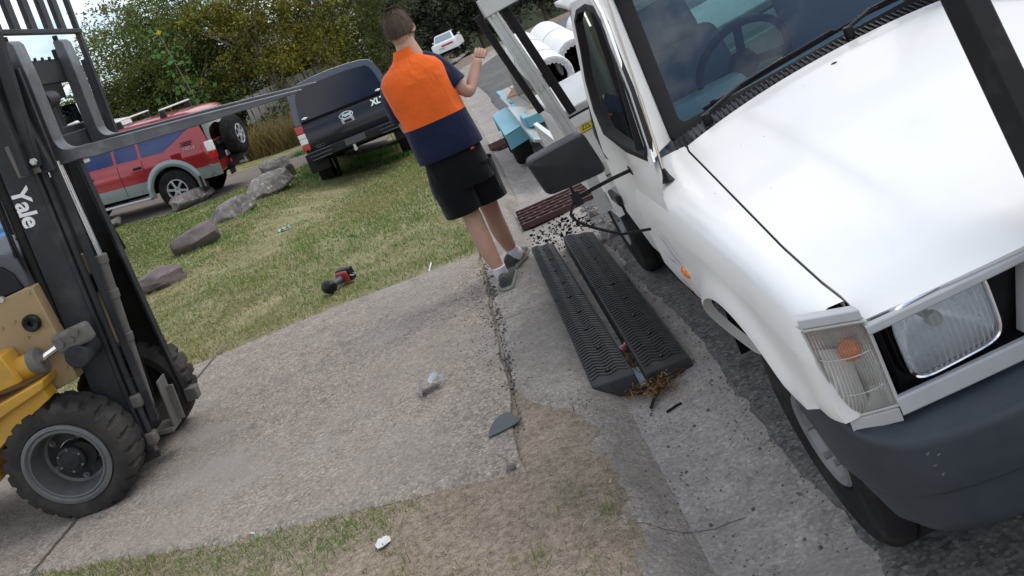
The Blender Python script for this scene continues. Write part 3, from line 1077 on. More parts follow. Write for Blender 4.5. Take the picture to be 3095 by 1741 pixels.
# corner indicators with silver surrounds
def indicator(sg):
    tl, tr, br, bl = L(2425, 1000, 0, -0.776), L(2612, 968, 1, 0.0), L(2716, 1222, 1, -0.002), L(2566, 1262, 0, -0.752)
    tl.y = max(tl.y, 0.035); bl.y = max(bl.y, 0.05)
    def m(p): return Vector((p.x * (1 if sg < 0 else -1), p.y, p.z))
    root = empty('indicator_lamp')
    root.parent = truck
    mb = MB()
    g = quad_grid(m(tl), m(tr), m(br), m(bl), 14, 10, (0.014 * sg, -0.022, 0), 2.5)
    mb.grid(g)
    mb.build('lens', m_lens2, root, smooth=60)
    off = Vector((-sg * 0.03, 0.045, 0))
    mb = MB()
    mb.grid([[p + off * min(1.0, 6 * min(j, 14 - j) / 14, 6 * min(i, 10 - i) / 10) for j, p in enumerate(r)] for i, r in enumerate(g)])
    mb.build('reflector', M('indicator_reflector', (0.72, 0.71, 0.69), 0.35, metal=0.3, var=0.12, scale=40), root, smooth=60)
    c = (m(tl) * 0.28 + m(tr) * 0.42 + m(br) * 0.16 + m(bl) * 0.14) + Vector((-sg * 0.002, 0.006, 0))
    mb = MB(); mb.lathe([(0.0, 0.026), (0.018, 0.018), (0.025, 0.0), (0.018, -0.018), (0.0, -0.026)], c, (0, 0, 1), 16)
    mb.build('bulb', m_bulb, root, smooth=60)
    # moulding lines across the lens
    mb = MB()
    for i in (3, 7):
        mb.tube([p + Vector((sg * 0.003, -0.002, 0)) for p in g[i][1:-1]], 0.0012, 6)
    mb.tube([r[0] + Vector((sg * 0.002, -0.001, 0)) for r in g], 0.0028, 6)
    mb.tube([r[-1] + Vector((sg * 0.000, -0.003, 0)) for r in g], 0.004, 6)
    mb.tube([p + Vector((0, -0.002, 0)) for p in g[0]], 0.004, 6)
    mb.tube([p + Vector((0, -0.002, 0)) for p in g[-1]], 0.004, 6)
    mb.build('lens_rim', M('lens_rim', (0.42, 0.42, 0.40), 0.3, var=0.1), root)
    for rowk, dz0, dz1, nm in ((0, 0.006, 0.028, 'upper_trim'), (-1, -0.038, -0.006, 'lower_trim')):
        e = g[rowk]
        D = Vector((0, 0.03, 0))
        o_ = Vector((sg * 0.003, -0.004, 0))
        mb = MB()
        up_ = [p + o_ + Vector((0, 0, dz1)) for p in e]
        lo_ = [p + o_ * 1.6 + Vector((0, 0, dz0)) for p in e]
        mb.grid([[p + D for p in up_], up_, lo_, [p + D for p in lo_]])
        mb.build(nm, m_silver, root, smooth=35, bevel=0.003)
indicator(-1)
indicator(1)

# ---- bumper
def bump_path(n=60):
    ctl = [(-0.775, 0.36), (-0.782, 0.20), (-0.77, 0.08), (-0.73, -0.01), (-0.64, -0.068), (-0.45, -0.10), (0.0, -0.115)]
    ctl += [(-u, v) for u, v in ctl[-2::-1]]
    P = []
    for i in range(len(ctl) - 1):
        p0 = Vector(ctl[max(0, i - 1)]); p1 = Vector(ctl[i]); p2 = Vector(ctl[i + 1]); p3 = Vector(ctl[min(len(ctl) - 1, i + 2)])
        for k in range(7):
            t = k / 7
            P.append(0.5 * (2 * p1 + (p2 - p0) * t + (2 * p0 - 5 * p1 + 4 * p2 - p3) * t * t + (-p0 + 3 * p1 - 3 * p2 + p3) * t ** 3))
    P.append(Vector(ctl[-1]))
    return P
P = bump_path()
rows = []
for i, p in enumerate(P):
    d = (P[min(i + 1, len(P) - 1)] - P[max(i - 1, 0)]).normalized()
    n = Vector((d.y, -d.x))
    if n.y > 0.3 or (p.x < 0 and n.x > 0 and abs(n.y) < 0.3): n = -n
    if p.x < -0.7 and n.x > 0: n = -n
    if p.x > 0.7 and n.x < 0: n = -n
    side = sst(-0.07, 0.32, p.y)
    lowc = lerp(0.322, 0.515, side)
    front = 1 - side
    sec = [(0.648, -0.085), (0.643, -0.070), (0.622, -0.014), (0.611, -0.004), (0.590, 0.0), (0.535, 0.003), (0.484, 0.005), (0.476, 0.002), (0.467, -0.012), (0.43, -0.013), (0.38, -0.018), (lerp(0.345, 0.52, side), -0.030), (lowc, -0.055), (lowc + 0.02, -0.09)]
    if side > 0:
        sec = [(max(w_, lowc + 0.004 * (13 - k)), o) for k, (w_, o) in enumerate(sec)]
    rows.append([(p.x + n.x * o, p.y + n.y * o, w_ + 0.010 * side * (w_ > 0.56)) for w_, o in sec])
mb = MB(); mb.grid(rows, caps=True)
mb.build('bumper', m_plast, truck, smooth=50)
# pale scuff marks on the bumper corner
mb = MB()
for px, py in ((2805, 1372), (2838, 1374), (2826, 1408), (2852, 1433)):
    c = L(px, py, 1, -0.104)
    mb.box(c, (0.007, 0.003, 0.002), (0, random.uniform(-0.6, 0.2), 0))
mb.build('scuff_mark', M('scuff', (0.085, 0.085, 0.085), 0.7, var=0.4, scale=200), truck)['kind'] = 'stuff'

# ---- cowl vent with slats, windscreen, seal
def cowl_v(u): return 1.322 + 0.03 * (1 - (u / 0.56) ** 2)
def ws_pt(s, t, grow=0.0):
    """s -1..1 across, t 0 bottom..1 top on the windscreen"""
    ub, ut = 0.515 + grow, 0.42 + grow
    u = lerp(ub, ut, t) * s
    b = 1 - s * s
    v = lerp(1.50, 1.80, t) - 0.035 * 0 * b + 0.01 * b - grow * 0.42 * (1 - 2 * t)
    w_ = lerp(1.052, 1.535, t) + 0.020 * b * (1 - t) + 0.02 * b * t - grow * 0.62 * (1 - 2 * t)
    return Vector((u, v, w_))
mb = MB()
rows = [[ws_pt(-1 + 2 * j / 20, i / 10, 0.012) for j in range(21)] for i in range(11)]
mb.grid(rows)
mb.build('windscreen', m_glass, truck, smooth=60, fixn=True)
# rounded dark seal / frit band
def rr_loop(grow, n=16, rc=0.05):
    pts = []
    for cs, ct, a0 in ((1, 1, 0), (-1, 1, 90), (-1, 0, 180), (1, 0, 270)):
        for k in range(9):
            a = radians(a0 + 90 * k / 8)
            su = 1 - rc * 1.2
            tt = rc * 1.3
            s = cs * su + rc * 1.2 * cos(a)
            t = (1 - tt if ct else tt) + tt * sin(a)
            pts.append((s, t))
    return pts
inn = rr_loop(0)
mb = MB()
ring_in = [ws_pt(s, t, -0.012) + Vector((0, -0.004, 0.003)) for s, t in inn]
ring_mid = [ws_pt(s, t, 0.012) + Vector((0, -0.007, 0.005)) for s, t in inn]
ring_out = [ws_pt(s * 1.02, t * 1.05 - 0.025, 0.032) + Vector((0, -0.004, 0.003)) for s, t in inn]
ring_o2 = [ws_pt(s * 1.02, t * 1.05 - 0.025, 0.040) + Vector((0, 0.02, -0.02)) for s, t in inn]
mb.grid([list(x) for x in (ring_in, ring_mid, ring_out, ring_o2)], closed=True)
mb.build('windscreen_seal', m_blackm, truck, smooth=60)
# cowl panel
mb = MB()
us = np.linspace(-0.60, 0.60, 31)
mb.grid([[(u, cowl_v(u) - 0.004 + (0.03 if abs(u) > 0.56 else 0), 1.022 + 0.032 * (1 - (u / 0.6) ** 2)) for u in us],
         [(u, cowl_v(u) + 0.05, 1.020 + 0.032 * (1 - (u / 0.6) ** 2)) for u in us],
         [(u * 1.0, cowl_v(u) + 0.13, 1.030 + 0.022 * (1 - (u / 0.6) ** 2)) for u in us]])
cowl = mb.build('cowl_vent', m_plast, truck, smooth=60)
sl = None
for k in range(58):
    u = -0.575 + 1.15 * k / 57
    if sl is None:
        mb = MB()
        mb.poly([(-0.0035, -0.052, 0), (-0.0035, 0.052, 0.006), (-0.0025, 0.052, 0.016), (-0.0025, -0.045, 0.010)], (0.006, 0, 0))
        sl = mb.build('slat', m_black, cowl, smooth=0)
        o = sl
    else:
        o = share(sl, 'slat', cowl)
    o.matrix_basis = Matrix.Translation((u, cowl_v(u) + 0.062, 1.021 + 0.032 * (1 - (u / 0.6) ** 2))) @ Matrix.Rotation(radians(-12), 4, 'Z')
# wipers
def wiper(a, b, c, nm):
    root = empty('wiper')
    root.parent = truck
    mb = MB()
    mb.cyl(a - Vector((0, 0, 0.02)), a + Vector((0, 0, 0.022)), 0.017, 12)
    mb.bar(a + Vector((0, 0, 0.016)), a.lerp(b, 0.45) + Vector((0, -0.004, 0.03)), 0.020, 0.012)
    mb.bar(a.lerp(b, 0.45) + Vector((0, -0.004, 0.03)), b + Vector((0, -0.006, 0.016)), 0.012, 0.008)
    mb.build('arm', m_black, root, bevel=0.003)
    d = (c - b)
    mb = MB()
    b0 = b - d * 0.9
    mb.bar(b0, c, 0.010, 0.012)
    mb.bar(b0.lerp(c, 0.25) + Vector((0, -0.008, 0.012)), b0.lerp(c, 0.75) + Vector((0, -0.008, 0.012)), 0.014, 0.010)
    for t in (0.06, 0.25, 0.75, 0.94):
        q = b0.lerp(c, t)
        mb.box(q + Vector((0, -0.004, 0.006)), (0.02, 0.012, 0.014))
    mb.build('blade', m_blackm, root, bevel=0.002)
wiper(Vector((-0.44, 1.385, 1.060)), Vector((-0.10, 1.455, 1.092)), Vector((0.26, 1.47, 1.100)), 'a')
wiper(Vector((0.12, 1.40, 1.085)), Vector((0.36, 1.46, 1.092)), Vector((0.56, 1.48, 1.075)), 'b')

# ---- cab shell : A pillars, roof, rear wall, door with window
def side_u(w_): return 0.762 - 0.27 * max(0.0, w_ - 1.13) - 0.15 * max(0.0, (0.69 - w_) / 0.39)
def DW(px, py):
    n = Vector((1, 0, 0.27)).normalized()
    return LP(px, py, (-0.762, 0, 1.13), (1, 0, -0.27))
win = [DW(*p) for p in ((1955, 478), (1890, 447), (1826, 398), (1797, 331), (1772, 240), (1757, 150), (1740, 66), (1746, 36), (1772, 22), (1797, 30), (1818, 70), (1842, 138), (1868, 205), (1897, 276), (1926, 362), (1952, 440))]
def cab_side(sg):
    W = [Vector((p.x if sg < 0 else -p.x, p.y, p.z)) for p in win]
    root = empty('door')
    root.parent = truck
    # outer skin: ring from the window opening out to the door outline
    cx = sum((p.y for p in win)) / len(win); cz = sum((p.z for p in win)) / len(win)
    outer = []
    for p in win:
        d = Vector((0, p.y - cx, p.z - cz)).normalized()
        q = Vector((0, p.y + d.y * 0.035, p.z + d.z * 0.030))
        outer.append(Vector((sg * side_u(q.z), q.y, q.z)))
    sl_ = lambda q: Vector((sg * side_u(q[1]), q[0], q[1]))
    far = [sl_(q) for q in ((0.92, 1.03), (1.22, 0.99), (1.62, 0.99), (1.74, 1.06), (1.755, 1.26), (1.765, 1.38), (1.765, 1.52), (1.70, 1.60))]
    far += [q + Vector((0, -0.012, 0.004)) for q in outer[8:]]
    mb = MB()
    mb.grid([W, outer, far], closed=True)
    # lower door skin
    rows = []
    for w_ in (1.03, 0.96, 0.90, 0.80, 0.62, 0.45, 0.32):
        rows.append([Vector((sg * (side_u(w_) + 0.018 * sin(min(1, max(0, (1.0 - w_) / 0.5)) * pi) ** 0.7), v, w_)) for v in np.linspace(0.94, 1.76, 10)])
    mb.grid(rows)
    mb.grid([[Vector((sg * (side_u(w_) - 0.0), 1.755, w_)) for w_ in np.linspace(0.4, 1.58, 9)], [Vector((sg * (side_u(w_) - 0.03), 1.83, w_)) for w_ in np.linspace(0.4, 1.58, 9)], [Vector((sg * 0.56, 1.985, w_)) for w_ in np.linspace(0.4, 1.58, 9)]])
    mb.build('door_skin', m_white, root, smooth=40)
    mb = MB()
    inset = []
    for p, q in zip(W, outer):
        inset.append(p + (p - q) * 0.35 + Vector((-sg * 0.025, 0, 0)))
    lip = [p + Vector((sg * 0.006, 0, 0)) for p in W]
    lip2 = [p + (p - q) * 0.30 + Vector((sg * 0.004, 0, 0)) for p, q in zip(W, outer)]
    mb.grid([[o_.lerp(p, 0.55) + Vector((sg * 0.003, 0, 0)) for p, o_ in zip(W, outer)], lip, lip2, inset], closed=True)
    mb.build('window_frame', m_blackm, root, smooth=50)
    # lowered glass with its rounded upper corner
    gp = [DW(*p) for p in ((1952, 476), (1890, 447), (1826, 398), (1806, 350), (1806, 295), (1822, 290), (1850, 300), (1875, 330), (1895, 372), (1908, 412))]
    gp = [Vector(((p.x if sg < 0 else -p.x) - sg * 0.018, p.y, p.z)) for p in gp]
    mb = MB(); mb.face(gp)
    mb.build('window_glass', m_sideglass, root, smooth=0, fixn=False)
    # quarter vent bar and inner latch
    a, b = DW(1925, 470), DW(1838, 130)
    a2, b2 = DW(1900, 440), DW(1870, 290)
    f = lambda p: Vector(((p.x if sg < 0 else -p.x) - sg * 0.012, p.y, p.z))
    mb = MB(); mb.bar(f(a), f(b), 0.016, 0.02, (1, 0, 0))
    mb.build('window_divider', m_blackm, root, bevel=0.003)
    mb = MB()
    hp = Vector((sg * 0.79, 1.80, 0.86))
    mb.box(hp, (0.02, 0.15, 0.045)); mb.build('handle', m_black, root, bevel=0.006)
    return root
cab_side(-1)
cab_side(1)
for sg in (-1, 1):
    mb = MB()
    rows = []
    for t in np.linspace(0.0, 1.04, 12):
        p = ws_pt(sg * 1.02, t, 0.034)
        w_ = p.z
        o = Vector((sg * (side_u(w_ + 0.0) - 0.012), p.y + 0.10, p.z))
        o.x = sg * max(abs(o.x), abs(p.x) + 0.03)
        q = DW(lerp(1966, 1806, t), lerp(500, 22, t))
        if t > 0.9: q = DW(lerp(1822, 1790, (t - 0.9) / 0.1), lerp(70, 8, (t - 0.9) / 0.1))
        e = Vector((q.x if sg < 0 else -q.x, q.y, q.z))
        mid_ = p.lerp(e, 0.45) + Vector((sg * 0.012, -0.010, 0.006))
        rows.append([p + Vector((-sg * 0.01, 0.02, -0.02)), p + Vector((sg * 0.004, 0, 0.002)), mid_, e + Vector((sg * 0.002, -0.004, 0.002)), e + Vector((-sg * 0.02, 0.012, 0))])
    mb.grid(rows)
    mb.build('windscreen_pillar', m_white, truck, smooth=60)
mb = MB()
rows = []
for v in np.linspace(1.76, 2.02, 8):
    rows.append([(u, v + 0.02 * (1 - (u / 0.62) ** 2), 1.585 + 0.035 * (1 - (u / 0.64) ** 2) + 0.02 * sin((v - 1.76) / 0.26 * pi * 0.5)) for u in np.linspace(-0.64, 0.64, 17)])
mb.grid(rows)
mb.build('roof', m_white, truck, smooth=60, solid=0.02)
mb = MB()
# rear wall with a window opening
for (u0, u1, w0, w1) in ((-0.57, 0.57, 0.45, 1.12), (-0.55, 0.55, 1.47, 1.60), (-0.57, -0.5, 1.12, 1.47), (0.5, 0.57, 1.12, 1.47)):
    mb.box(((u0 + u1) / 2, 1.985, (w0 + w1) / 2), (u1 - u0, 0.03, w1 - w0))
mb.build('rear_wall', m_cream, truck)
mb = MB(); mb.box((0, 1.985, 1.295), (1.0, 0.006, 0.35)); mb.build('rear_window', m_sideglass, truck)
mb = MB(); mb.box((0, 1.75, 0.42), (1.4, 0.5, 0.05)); mb.build('cab_floor', m_under, truck)
mb = MB()
for sg in (-1, 1):
    mb.poly([(sg * 0.70, 1.46, 1.0), (sg * 0.62, 1.88, 1.0), (sg * 0.55, 1.88, 1.56), (sg * 0.60, 1.60, 1.56)], (-sg * 0.03, 0, 0))
    mb.build('pillar_trim', m_blackm, truck); mb = MB()
# dash, steering wheel, seats
mb = MB()
rows = []
for v, w_ in ((1.42, 1.00), (1.52, 1.035), (1.66, 1.045), (1.73, 1.02), (1.75, 0.93), (1.72, 0.75)):
    rows.append([(u, v, w_ + 0.012 * cos(u * 3)) for u in np.linspace(-0.66, 0.66, 15)])
mb.grid(rows)
mb.box((-0.33, 1.70, 1.055), (0.34, 0.16, 0.07), taper=(0.8, 0.7))
mb.build('dashboard', m_dash, truck, smooth=50)
mb = MB()
sc_ = L(2248, 192, 1, 1.74)
axw = Vector((0, 0.85, 0.5)).normalized()
xx = Vector((1, 0, 0)); yy = axw.cross(xx)
ringp = [sc_ + (xx * cos(a) + yy * sin(a)) * 0.185 for a in np.linspace(0, 2 * pi, 37)[:-1]]
mb.tube(ringp, 0.015, 8, closed=True)
for a in (0.2, pi - 0.2, -pi / 2):
    mb.bar(sc_, sc_ + (xx * cos(a) + yy * sin(a)) * 0.18, 0.03, 0.012, axw)
mb.cyl(sc_ - axw * 0.02, sc_ + axw * 0.02, 0.055, 16)
mb.build('steering_wheel', m_black, truck, smooth=40)
def seat(u):
    root = empty('seat'); root.parent = truck
    mb = MB(); mb.box((u, 1.86, 0.98), (0.46, 0.13, 0.62), (-0.08, 0, 0), taper=(0.86, 0.8)); mb.build('backrest', m_cloth, root, bevel=0.05, seg=4)
    mb = MB(); mb.box((u, 1.86, 1.36), (0.27, 0.10, 0.17), taper=(0.85, 0.85)); mb.build('headrest', m_cloth, root, bevel=0.035, seg=4)
    mb = MB(); mb.box((u, 1.72, 0.66), (0.46, 0.30, 0.14)); mb.build('cushion', m_cloth, root, bevel=0.04, seg=3)
seat(-0.34); seat(0.30)

# ---- mirror on its looped arm, antenna, side repeater, flame decals
root = empty('door_mirror'); root.parent = truck
bl, tl, tr, br = L(1655, 588, 1, 1.27), L(1588, 488, 1, 1.27), L(1755, 398, 1, 1.25), L(1829, 512, 1, 1.25)
c4 = (bl + tl + tr + br) / 4
mb = MB()
rows = []
N = 40
for f, dv in ((0.90, 0.07), (0.99, 0.06), (1.03, 0.03), (1.035, -0.01), (1.01, -0.032), (0.95, -0.042), (0.5, -0.046), (0.05, -0.047)):
    ring_ = []
    for k in range(N):
        a_, b_ = sq(2 * pi * k / N, 9)
        s, t = (a_ + 1) / 2, (b_ + 1) / 2
        p = bl.lerp(br, s).lerp(tl.lerp(tr, s), t)
        p = c4 + (p - c4) * f
        p.y += dv
        ring_.append(p)
    rows.append(ring_)
mb.grid(rows, closed=True)
mb.face([tuple(q) for q in rows[0]][::-1]); mb.face([tuple(q) for q in rows[-1]])
mb.build('housing', M('mirror_plastic', (0.013, 0.0145, 0.018), 0.42, spec=0.3, var=0.2, scale=9, bmp=0.05, bscale=500), root, smooth=50)
mb = MB(); mb.face([tuple(c4 + (q - c4) * 0.93 + Vector((0, 0.003, 0))) for q in rows[0]]); mb.build('mirror_glass', m_chrome, root, smooth=0)
mb = MB()
arm = [L(1722, 560, 1, 1.29), L(1742, 600, 1, 1.30), L(1728, 622, 1, 1.30), L(1726, 652, 1, 1.31), L(1748, 672, 1, 1.31), L(1800, 690, 1, 1.31), L(1880, 708, 1, 1.30), L(1935, 722, 1, 1.29)]
arm[-1].x = -0.75
mb.tube(arm, 0.0055, 8)
arm2 = [L(1742, 600, 1, 1.30), L(1790, 572, 1, 1.30), L(1850, 540, 1, 1.30), L(1905, 515, 1, 1.30)]
arm2[-1].x = -0.755
mb.tube(arm2, 0.007, 8)
mb.box(arm2[-1], (0.02, 0.035, 0.03))
mb.box(arm[1], (0.03, 0.03, 0.05))
mb.build('arm', m_black, root, bevel=0.002)
root = empty('antenna'); root.parent = truck
ab = Vector((-0.705, 1.07, 1.022)); at_ = L(1826, -30, 1, 1.62)
mb = MB(); mb.lathe([(0.0, 0.045), (0.006, 0.043), (0.012, 0.02), (0.021, 0.0), (0.0, -0.003)], ab, (0.1, 0.35, 1), 12); mb.build('base', m_black, root)
mb = MB(); mid_ = ab.lerp(at_, 0.42)
mb.tube([ab + Vector((0, 0.01, 0.03)), mid_], 0.0055, 8); mb.tube([mid_, at_], 0.0035, 8)
mb.build('mast', M('antenna_steel', (0.30, 0.27, 0.23), 0.35, metal=0.8, var=0.15), root)
rp = L(2075, 822, 0, -0.788)
mb = MB(); mb.lathe([(0.0, 0.013), (0.012, 0.011), (0.02, 0.004), (0.022, -0.004)], (0, 0, 0), (-1, 0, 0), 20)
mb.tf(Matrix.Translation(rp) @ Matrix.Diagonal((1, 2.1, 0.9, 1)))
mb.build('side_repeater', m_orange, truck)
m_dec = M('blue_decal', (0.13, 0.13, 0.30), 0.3, var=0.1); m_dec2 = M('maroon_decal', (0.30, 0.09, 0.10), 0.3, var=0.1)
def decal(pts, wd, mat):
    mb = MB()
    P_ = [L(px, py, 0, -0.7995) for px, py in pts]
    n = len(P_)
    up_, lo_ = [], []
    for k, p in enumerate(P_):
        h = wd * (1 - 0.8 * abs(2 * k / (n - 1) - 1))
        up_.append((p.x, p.y, p.z + h)); lo_.append((p.x, p.y, p.z - h))
    mb.grid([up_, lo_]); mb.build('flame_decal', mat, truck, smooth=0)
decal(((2062, 800), (2035, 770), (2010, 735), (1990, 712)), 0.006, m_dec)
decal(((2055, 806), (2030, 785), (2005, 755)), 0.004, m_dec)
decal(((2140, 935), (2110, 900), (2085, 865), (2060, 835)), 0.006, m_dec2)
decal(((2120, 925), (2095, 893), (2065, 855), (2040, 830)), 0.004, m_dec2)

# ---- tray, headboard posts
mb = MB()
mb.box((0, 3.15, 0.80), (1.50, 2.1, 0.05))
mb.build('tray_floor', m_galv, truck)
for sg in (-1, 1):
    mb = MB(); mb.box((sg * 0.765, 3.15, 0.80), (0.03, 2.1, 0.22)); mb.box((sg * 0.782, 3.15, 0.83), (0.006, 2.06, 0.03)); mb.build('tray_side', m_whitedull, truck, bevel=0.004)
pt = [L(1478, 30, 1, 2.16), L(1640, 268, 1, 2.16), L(1755, 452, 1, 2.16), L(1832, 640, 1, 2.16)]
for sg in (-1, 1):
    root = empty('headboard_post'); root.parent = truck
    f = lambda p, du=0, dv=0: Vector((p.x * (-sg) + du * sg * -1, p.y + dv, p.z)) if sg > 0 else Vector((p.x + du, p.y + dv, p.z))
    mb = MB()
    for k in range(3): mb.bar(f(pt[k]), f(pt[k + 1]), 0.052, 0.03, (0, 1, 0))
    mb.bar(f(pt[0], -0.020, -0.018), f(pt[2], -0.020, -0.018), 0.012, 0.012, (0, 1, 0))
    mb.bar(f(pt[0], 0.020, -0.018), f(pt[2], 0.020, -0.018), 0.012, 0.012, (0, 1, 0))
    mb.build('channel', m_galv, root, bevel=0.002)
    mb = MB()
    mb.bar(f(pt[0], -0.052, 0.06), f(pt[1].lerp(pt[2], 0.30), -0.052, 0.06), 0.030, 0.03, (0, 1, 0))
    mb.bar(f(pt[0], 0.060, 0.06), f(pt[1].lerp(pt[2], 0.52), 0.060, 0.06), 0.036, 0.03, (0, 1, 0))
    mb.build('rubber_buffer', m_blackm, root, bevel=0.003)
    for t in (0.04, 0.55, 0.95):
        mb = MB()
        q = f(pt[0].lerp(pt[2], t), 0, -0.02); mb.cyl(q + Vector((0, 0.005, 0)), q - Vector((0, 0.007, 0)), 0.009, 6)
        mb.build('bolt', m_galv, root)
mb = MB()
mb.bar(pt[0] + Vector((-0.03, 0, 0.015)), Vector((-pt[0].x + 0.03, pt[0].y, pt[0].z + 0.015)), 0.07, 0.075)
mb.build('headboard_rail', m_galv, truck, bevel=0.004)

# ---- black square post of the front load rack, standing off the bumper
m_rack = M('rack_black', (0.008, 0.008, 0.009), 0.55, spec=0.2, var=0.3, scale=20, dirt=(0.10, 0.09, 0.08), dirt_amt=0.08)
m_rack2 = M('rack_lit_face', (0.050, 0.047, 0.050), 0.55, var=0.25, scale=12)  # lighter copy of the rack black, standing for the tube's lit facet; not assigned
rk = empty('load_rack_post'); rk.parent = truck
a_, b_ = L(2952, 75, 1, 0.10), L(3140, 470, 1, -0.02)
d_ = (b_ - a_)
b2 = b_ + d_ * 1.0; a2 = a_ - d_ * 0.9
b2 = b_ + d_ * ((0.62 - b_.z) / d_.z)
mb = MB()
mb.bar(a2, b2, 0.058, 0.058, (-0.15, 1, 0))
mb.build('post', m_rack, rk, bevel=0.006)
mb = MB(); mb.box(b2, (0.14, 0.14, 0.02)); mb.build('foot_plate', m_rack, rk, bevel=0.003)

# ================================================================== TOOLBOX on the tray
tb = empty('toolbox', label='long white steel toolbox with grey lid and yellow warning sticker behind the cab', cat='toolbox')
tb.matrix_basis = TM
bz = 1.165
mb = MB(); mb.box((0.05, 2.80, (0.828 + bz - 0.03) / 2), (1.66, 0.96, bz - 0.03 - 0.828)); mb.build('box_body', m_whitedull, tb, bevel=0.006)
mb = MB(); mb.box((0.05, 2.80, bz - 0.055), (1.69, 0.99, 0.05)); mb.build('box_lip', m_white, tb, bevel=0.01, seg=3)
mb = MB(); mb.box((0.05, 2.80, bz - 0.026), (1.67, 0.97, 0.008)); mb.build('lid_seal', m_black, tb)
mb = MB(); mb.box((0.05, 2.80, bz - 0.004), (1.69, 0.99, 0.034)); mb.build('lid', M('scuffed_grey_lid', (0.50, 0.51, 0.51), 0.5, var=0.08, scale=3, dirt=(0.33, 0.33, 0.32), dirt_amt=0.45, dirt_scale=6, stretch=(1, 6, 1)), tb, bevel=0.008)
m_yel = M('yellow_sticker', (0.72, 0.58, 0.03), 0.4, var=0.06, scale=20)
sx0, sx1 = L(1752, 375, 1, 2.316), L(1838, 345, 1, 2.316)
mb = MB(); mb.box((sx0.x + 0.085, 2.317, sx0.z - 0.012), (0.19, 0.004, 0.062)); st = mb.build('warning_sticker', m_yel, tb)
mb = MB()
cx_, cz_ = sx0.x + 0.020, sx0.z - 0.012
mb.poly([(cx_ - 0.022, 2.3145, cz_ - 0.020), (cx_ + 0.022, 2.3145, cz_ - 0.020), (cx_, 2.3145, cz_ + 0.022)], (0, 0.0006, 0))
mb.build('triangle', m_black, st)
mb = MB()
mb.poly([(cx_ - 0.0155, 2.3138, cz_ - 0.0165), (cx_ + 0.0155, 2.3138, cz_ - 0.0165), (cx_, 2.3138, cz_ + 0.0145)], (0, 0.0006, 0))
mb.build('triangle_field', m_yel, st)
mb = MB()
mb.box((cx_, 2.3133, cz_ - 0.002), (0.0035, 0.0008, 0.014)); mb.box((cx_, 2.3133, cz_ - 0.0125), (0.0035, 0.0008, 0.0035))
for k in range(5):
    mb.box((cx_ + 0.088 - (k % 2) * 0.010, 2.3138, cz_ + 0.018 - k * 0.009), (0.11 - (k % 2) * 0.02, 0.0008, 0.0022))
for dz in (-0.0295, 0.0295): mb.box((sx0.x + 0.085, 2.3143, sx0.z - 0.012 + dz), (0.188, 0.0008, 0.0025))
mb.build('print', m_black, st)
# ================================================================== FORKLIFT (drives towards the street, forks raised to eye height)
m_mast = M('worn_black_steel', (0.026, 0.028, 0.033), 0.46, metal=0.2, spec=0.3, var=0.25, scale=5, dirt=(0.115, 0.105, 0.10), dirt_amt=0.30, dirt_scale=6, stretch=(1, 1, 0.25), bmp=0.04, bscale=140)
m_mastd = M('greasy_black_steel', (0.011, 0.0105, 0.010), 0.55, metal=0.1, spec=0.25, var=0.3, scale=8, dirt=(0.06, 0.05, 0.042), dirt_amt=0.25)
m_fork = M('scraped_fork_steel', (0.105, 0.112, 0.12), 0.42, metal=0.5, var=0.2, scale=5, dirt=(0.30, 0.30, 0.29), dirt_amt=0.28, dirt_scale=9, bmp=0.05, bscale=90)
m_dusty = M('dusty_grey_steel', (0.115, 0.108, 0.098), 0.7, var=0.2, scale=9, dirt=(0.19, 0.165, 0.13), dirt_amt=0.4)
m_yellow = M('forklift_yellow', (0.50, 0.27, 0.03), 0.45, var=0.14, scale=4, dirt=(0.20, 0.135, 0.07), dirt_amt=0.48, dirt_scale=4)
m_tan = M('dust_covered_yellow', (0.34, 0.235, 0.115), 0.7, var=0.12, scale=3, dirt=(0.22, 0.17, 0.12), dirt_amt=0.5, dirt_scale=4)
m_fktyre = M('dusty_solid_tyre', (0.034, 0.032, 0.031), 0.9, spec=0.2, var=0.25, scale=6, dirt=(0.115, 0.10, 0.082), dirt_amt=0.45, dirt_scale=5, bmp=0.25, bscale=70)
m_fkrim = M('grey_wheel_rim', (0.125, 0.127, 0.13), 0.55, metal=0.2, var=0.2, scale=5, dirt=(0.07, 0.06, 0.055), dirt_amt=0.35)
m_letter = M('white_lettering', (0.80, 0.80, 0.80), 0.5, var=0.03)
FKO = Vector((-2.40, 4.5, 0.105))
fork = empty('forklift', FKO, label='yellow forklift with black mast and raised forks standing on the driveway', cat='forklift')
MA = Matrix.Translation((-2.25, 4.5, 0.2)) @ Matrix.Rotation(radians(9.5), 4, 'Y')
MAI = MA.inverted(); MAI3 = MAI.to_3x3()
def FK(px, py, Y):
    p = MAI @ AT(px, py, Y)
    return p
def FKA(px, py, a):
    d = MAI3 @ ray(px, py); o = MAI @ CP
    return o + d * ((a - o.x) / d.x)
FKI = Matrix.Translation(-FKO)
def fb(mb, name, mat, parent=None, mast=True, **k):
    """build in mast space (or world) under the forklift"""
    mb.tf(FKI @ MA if mast else FKI)
    return mb.build(name, mat, parent or fork, **k)

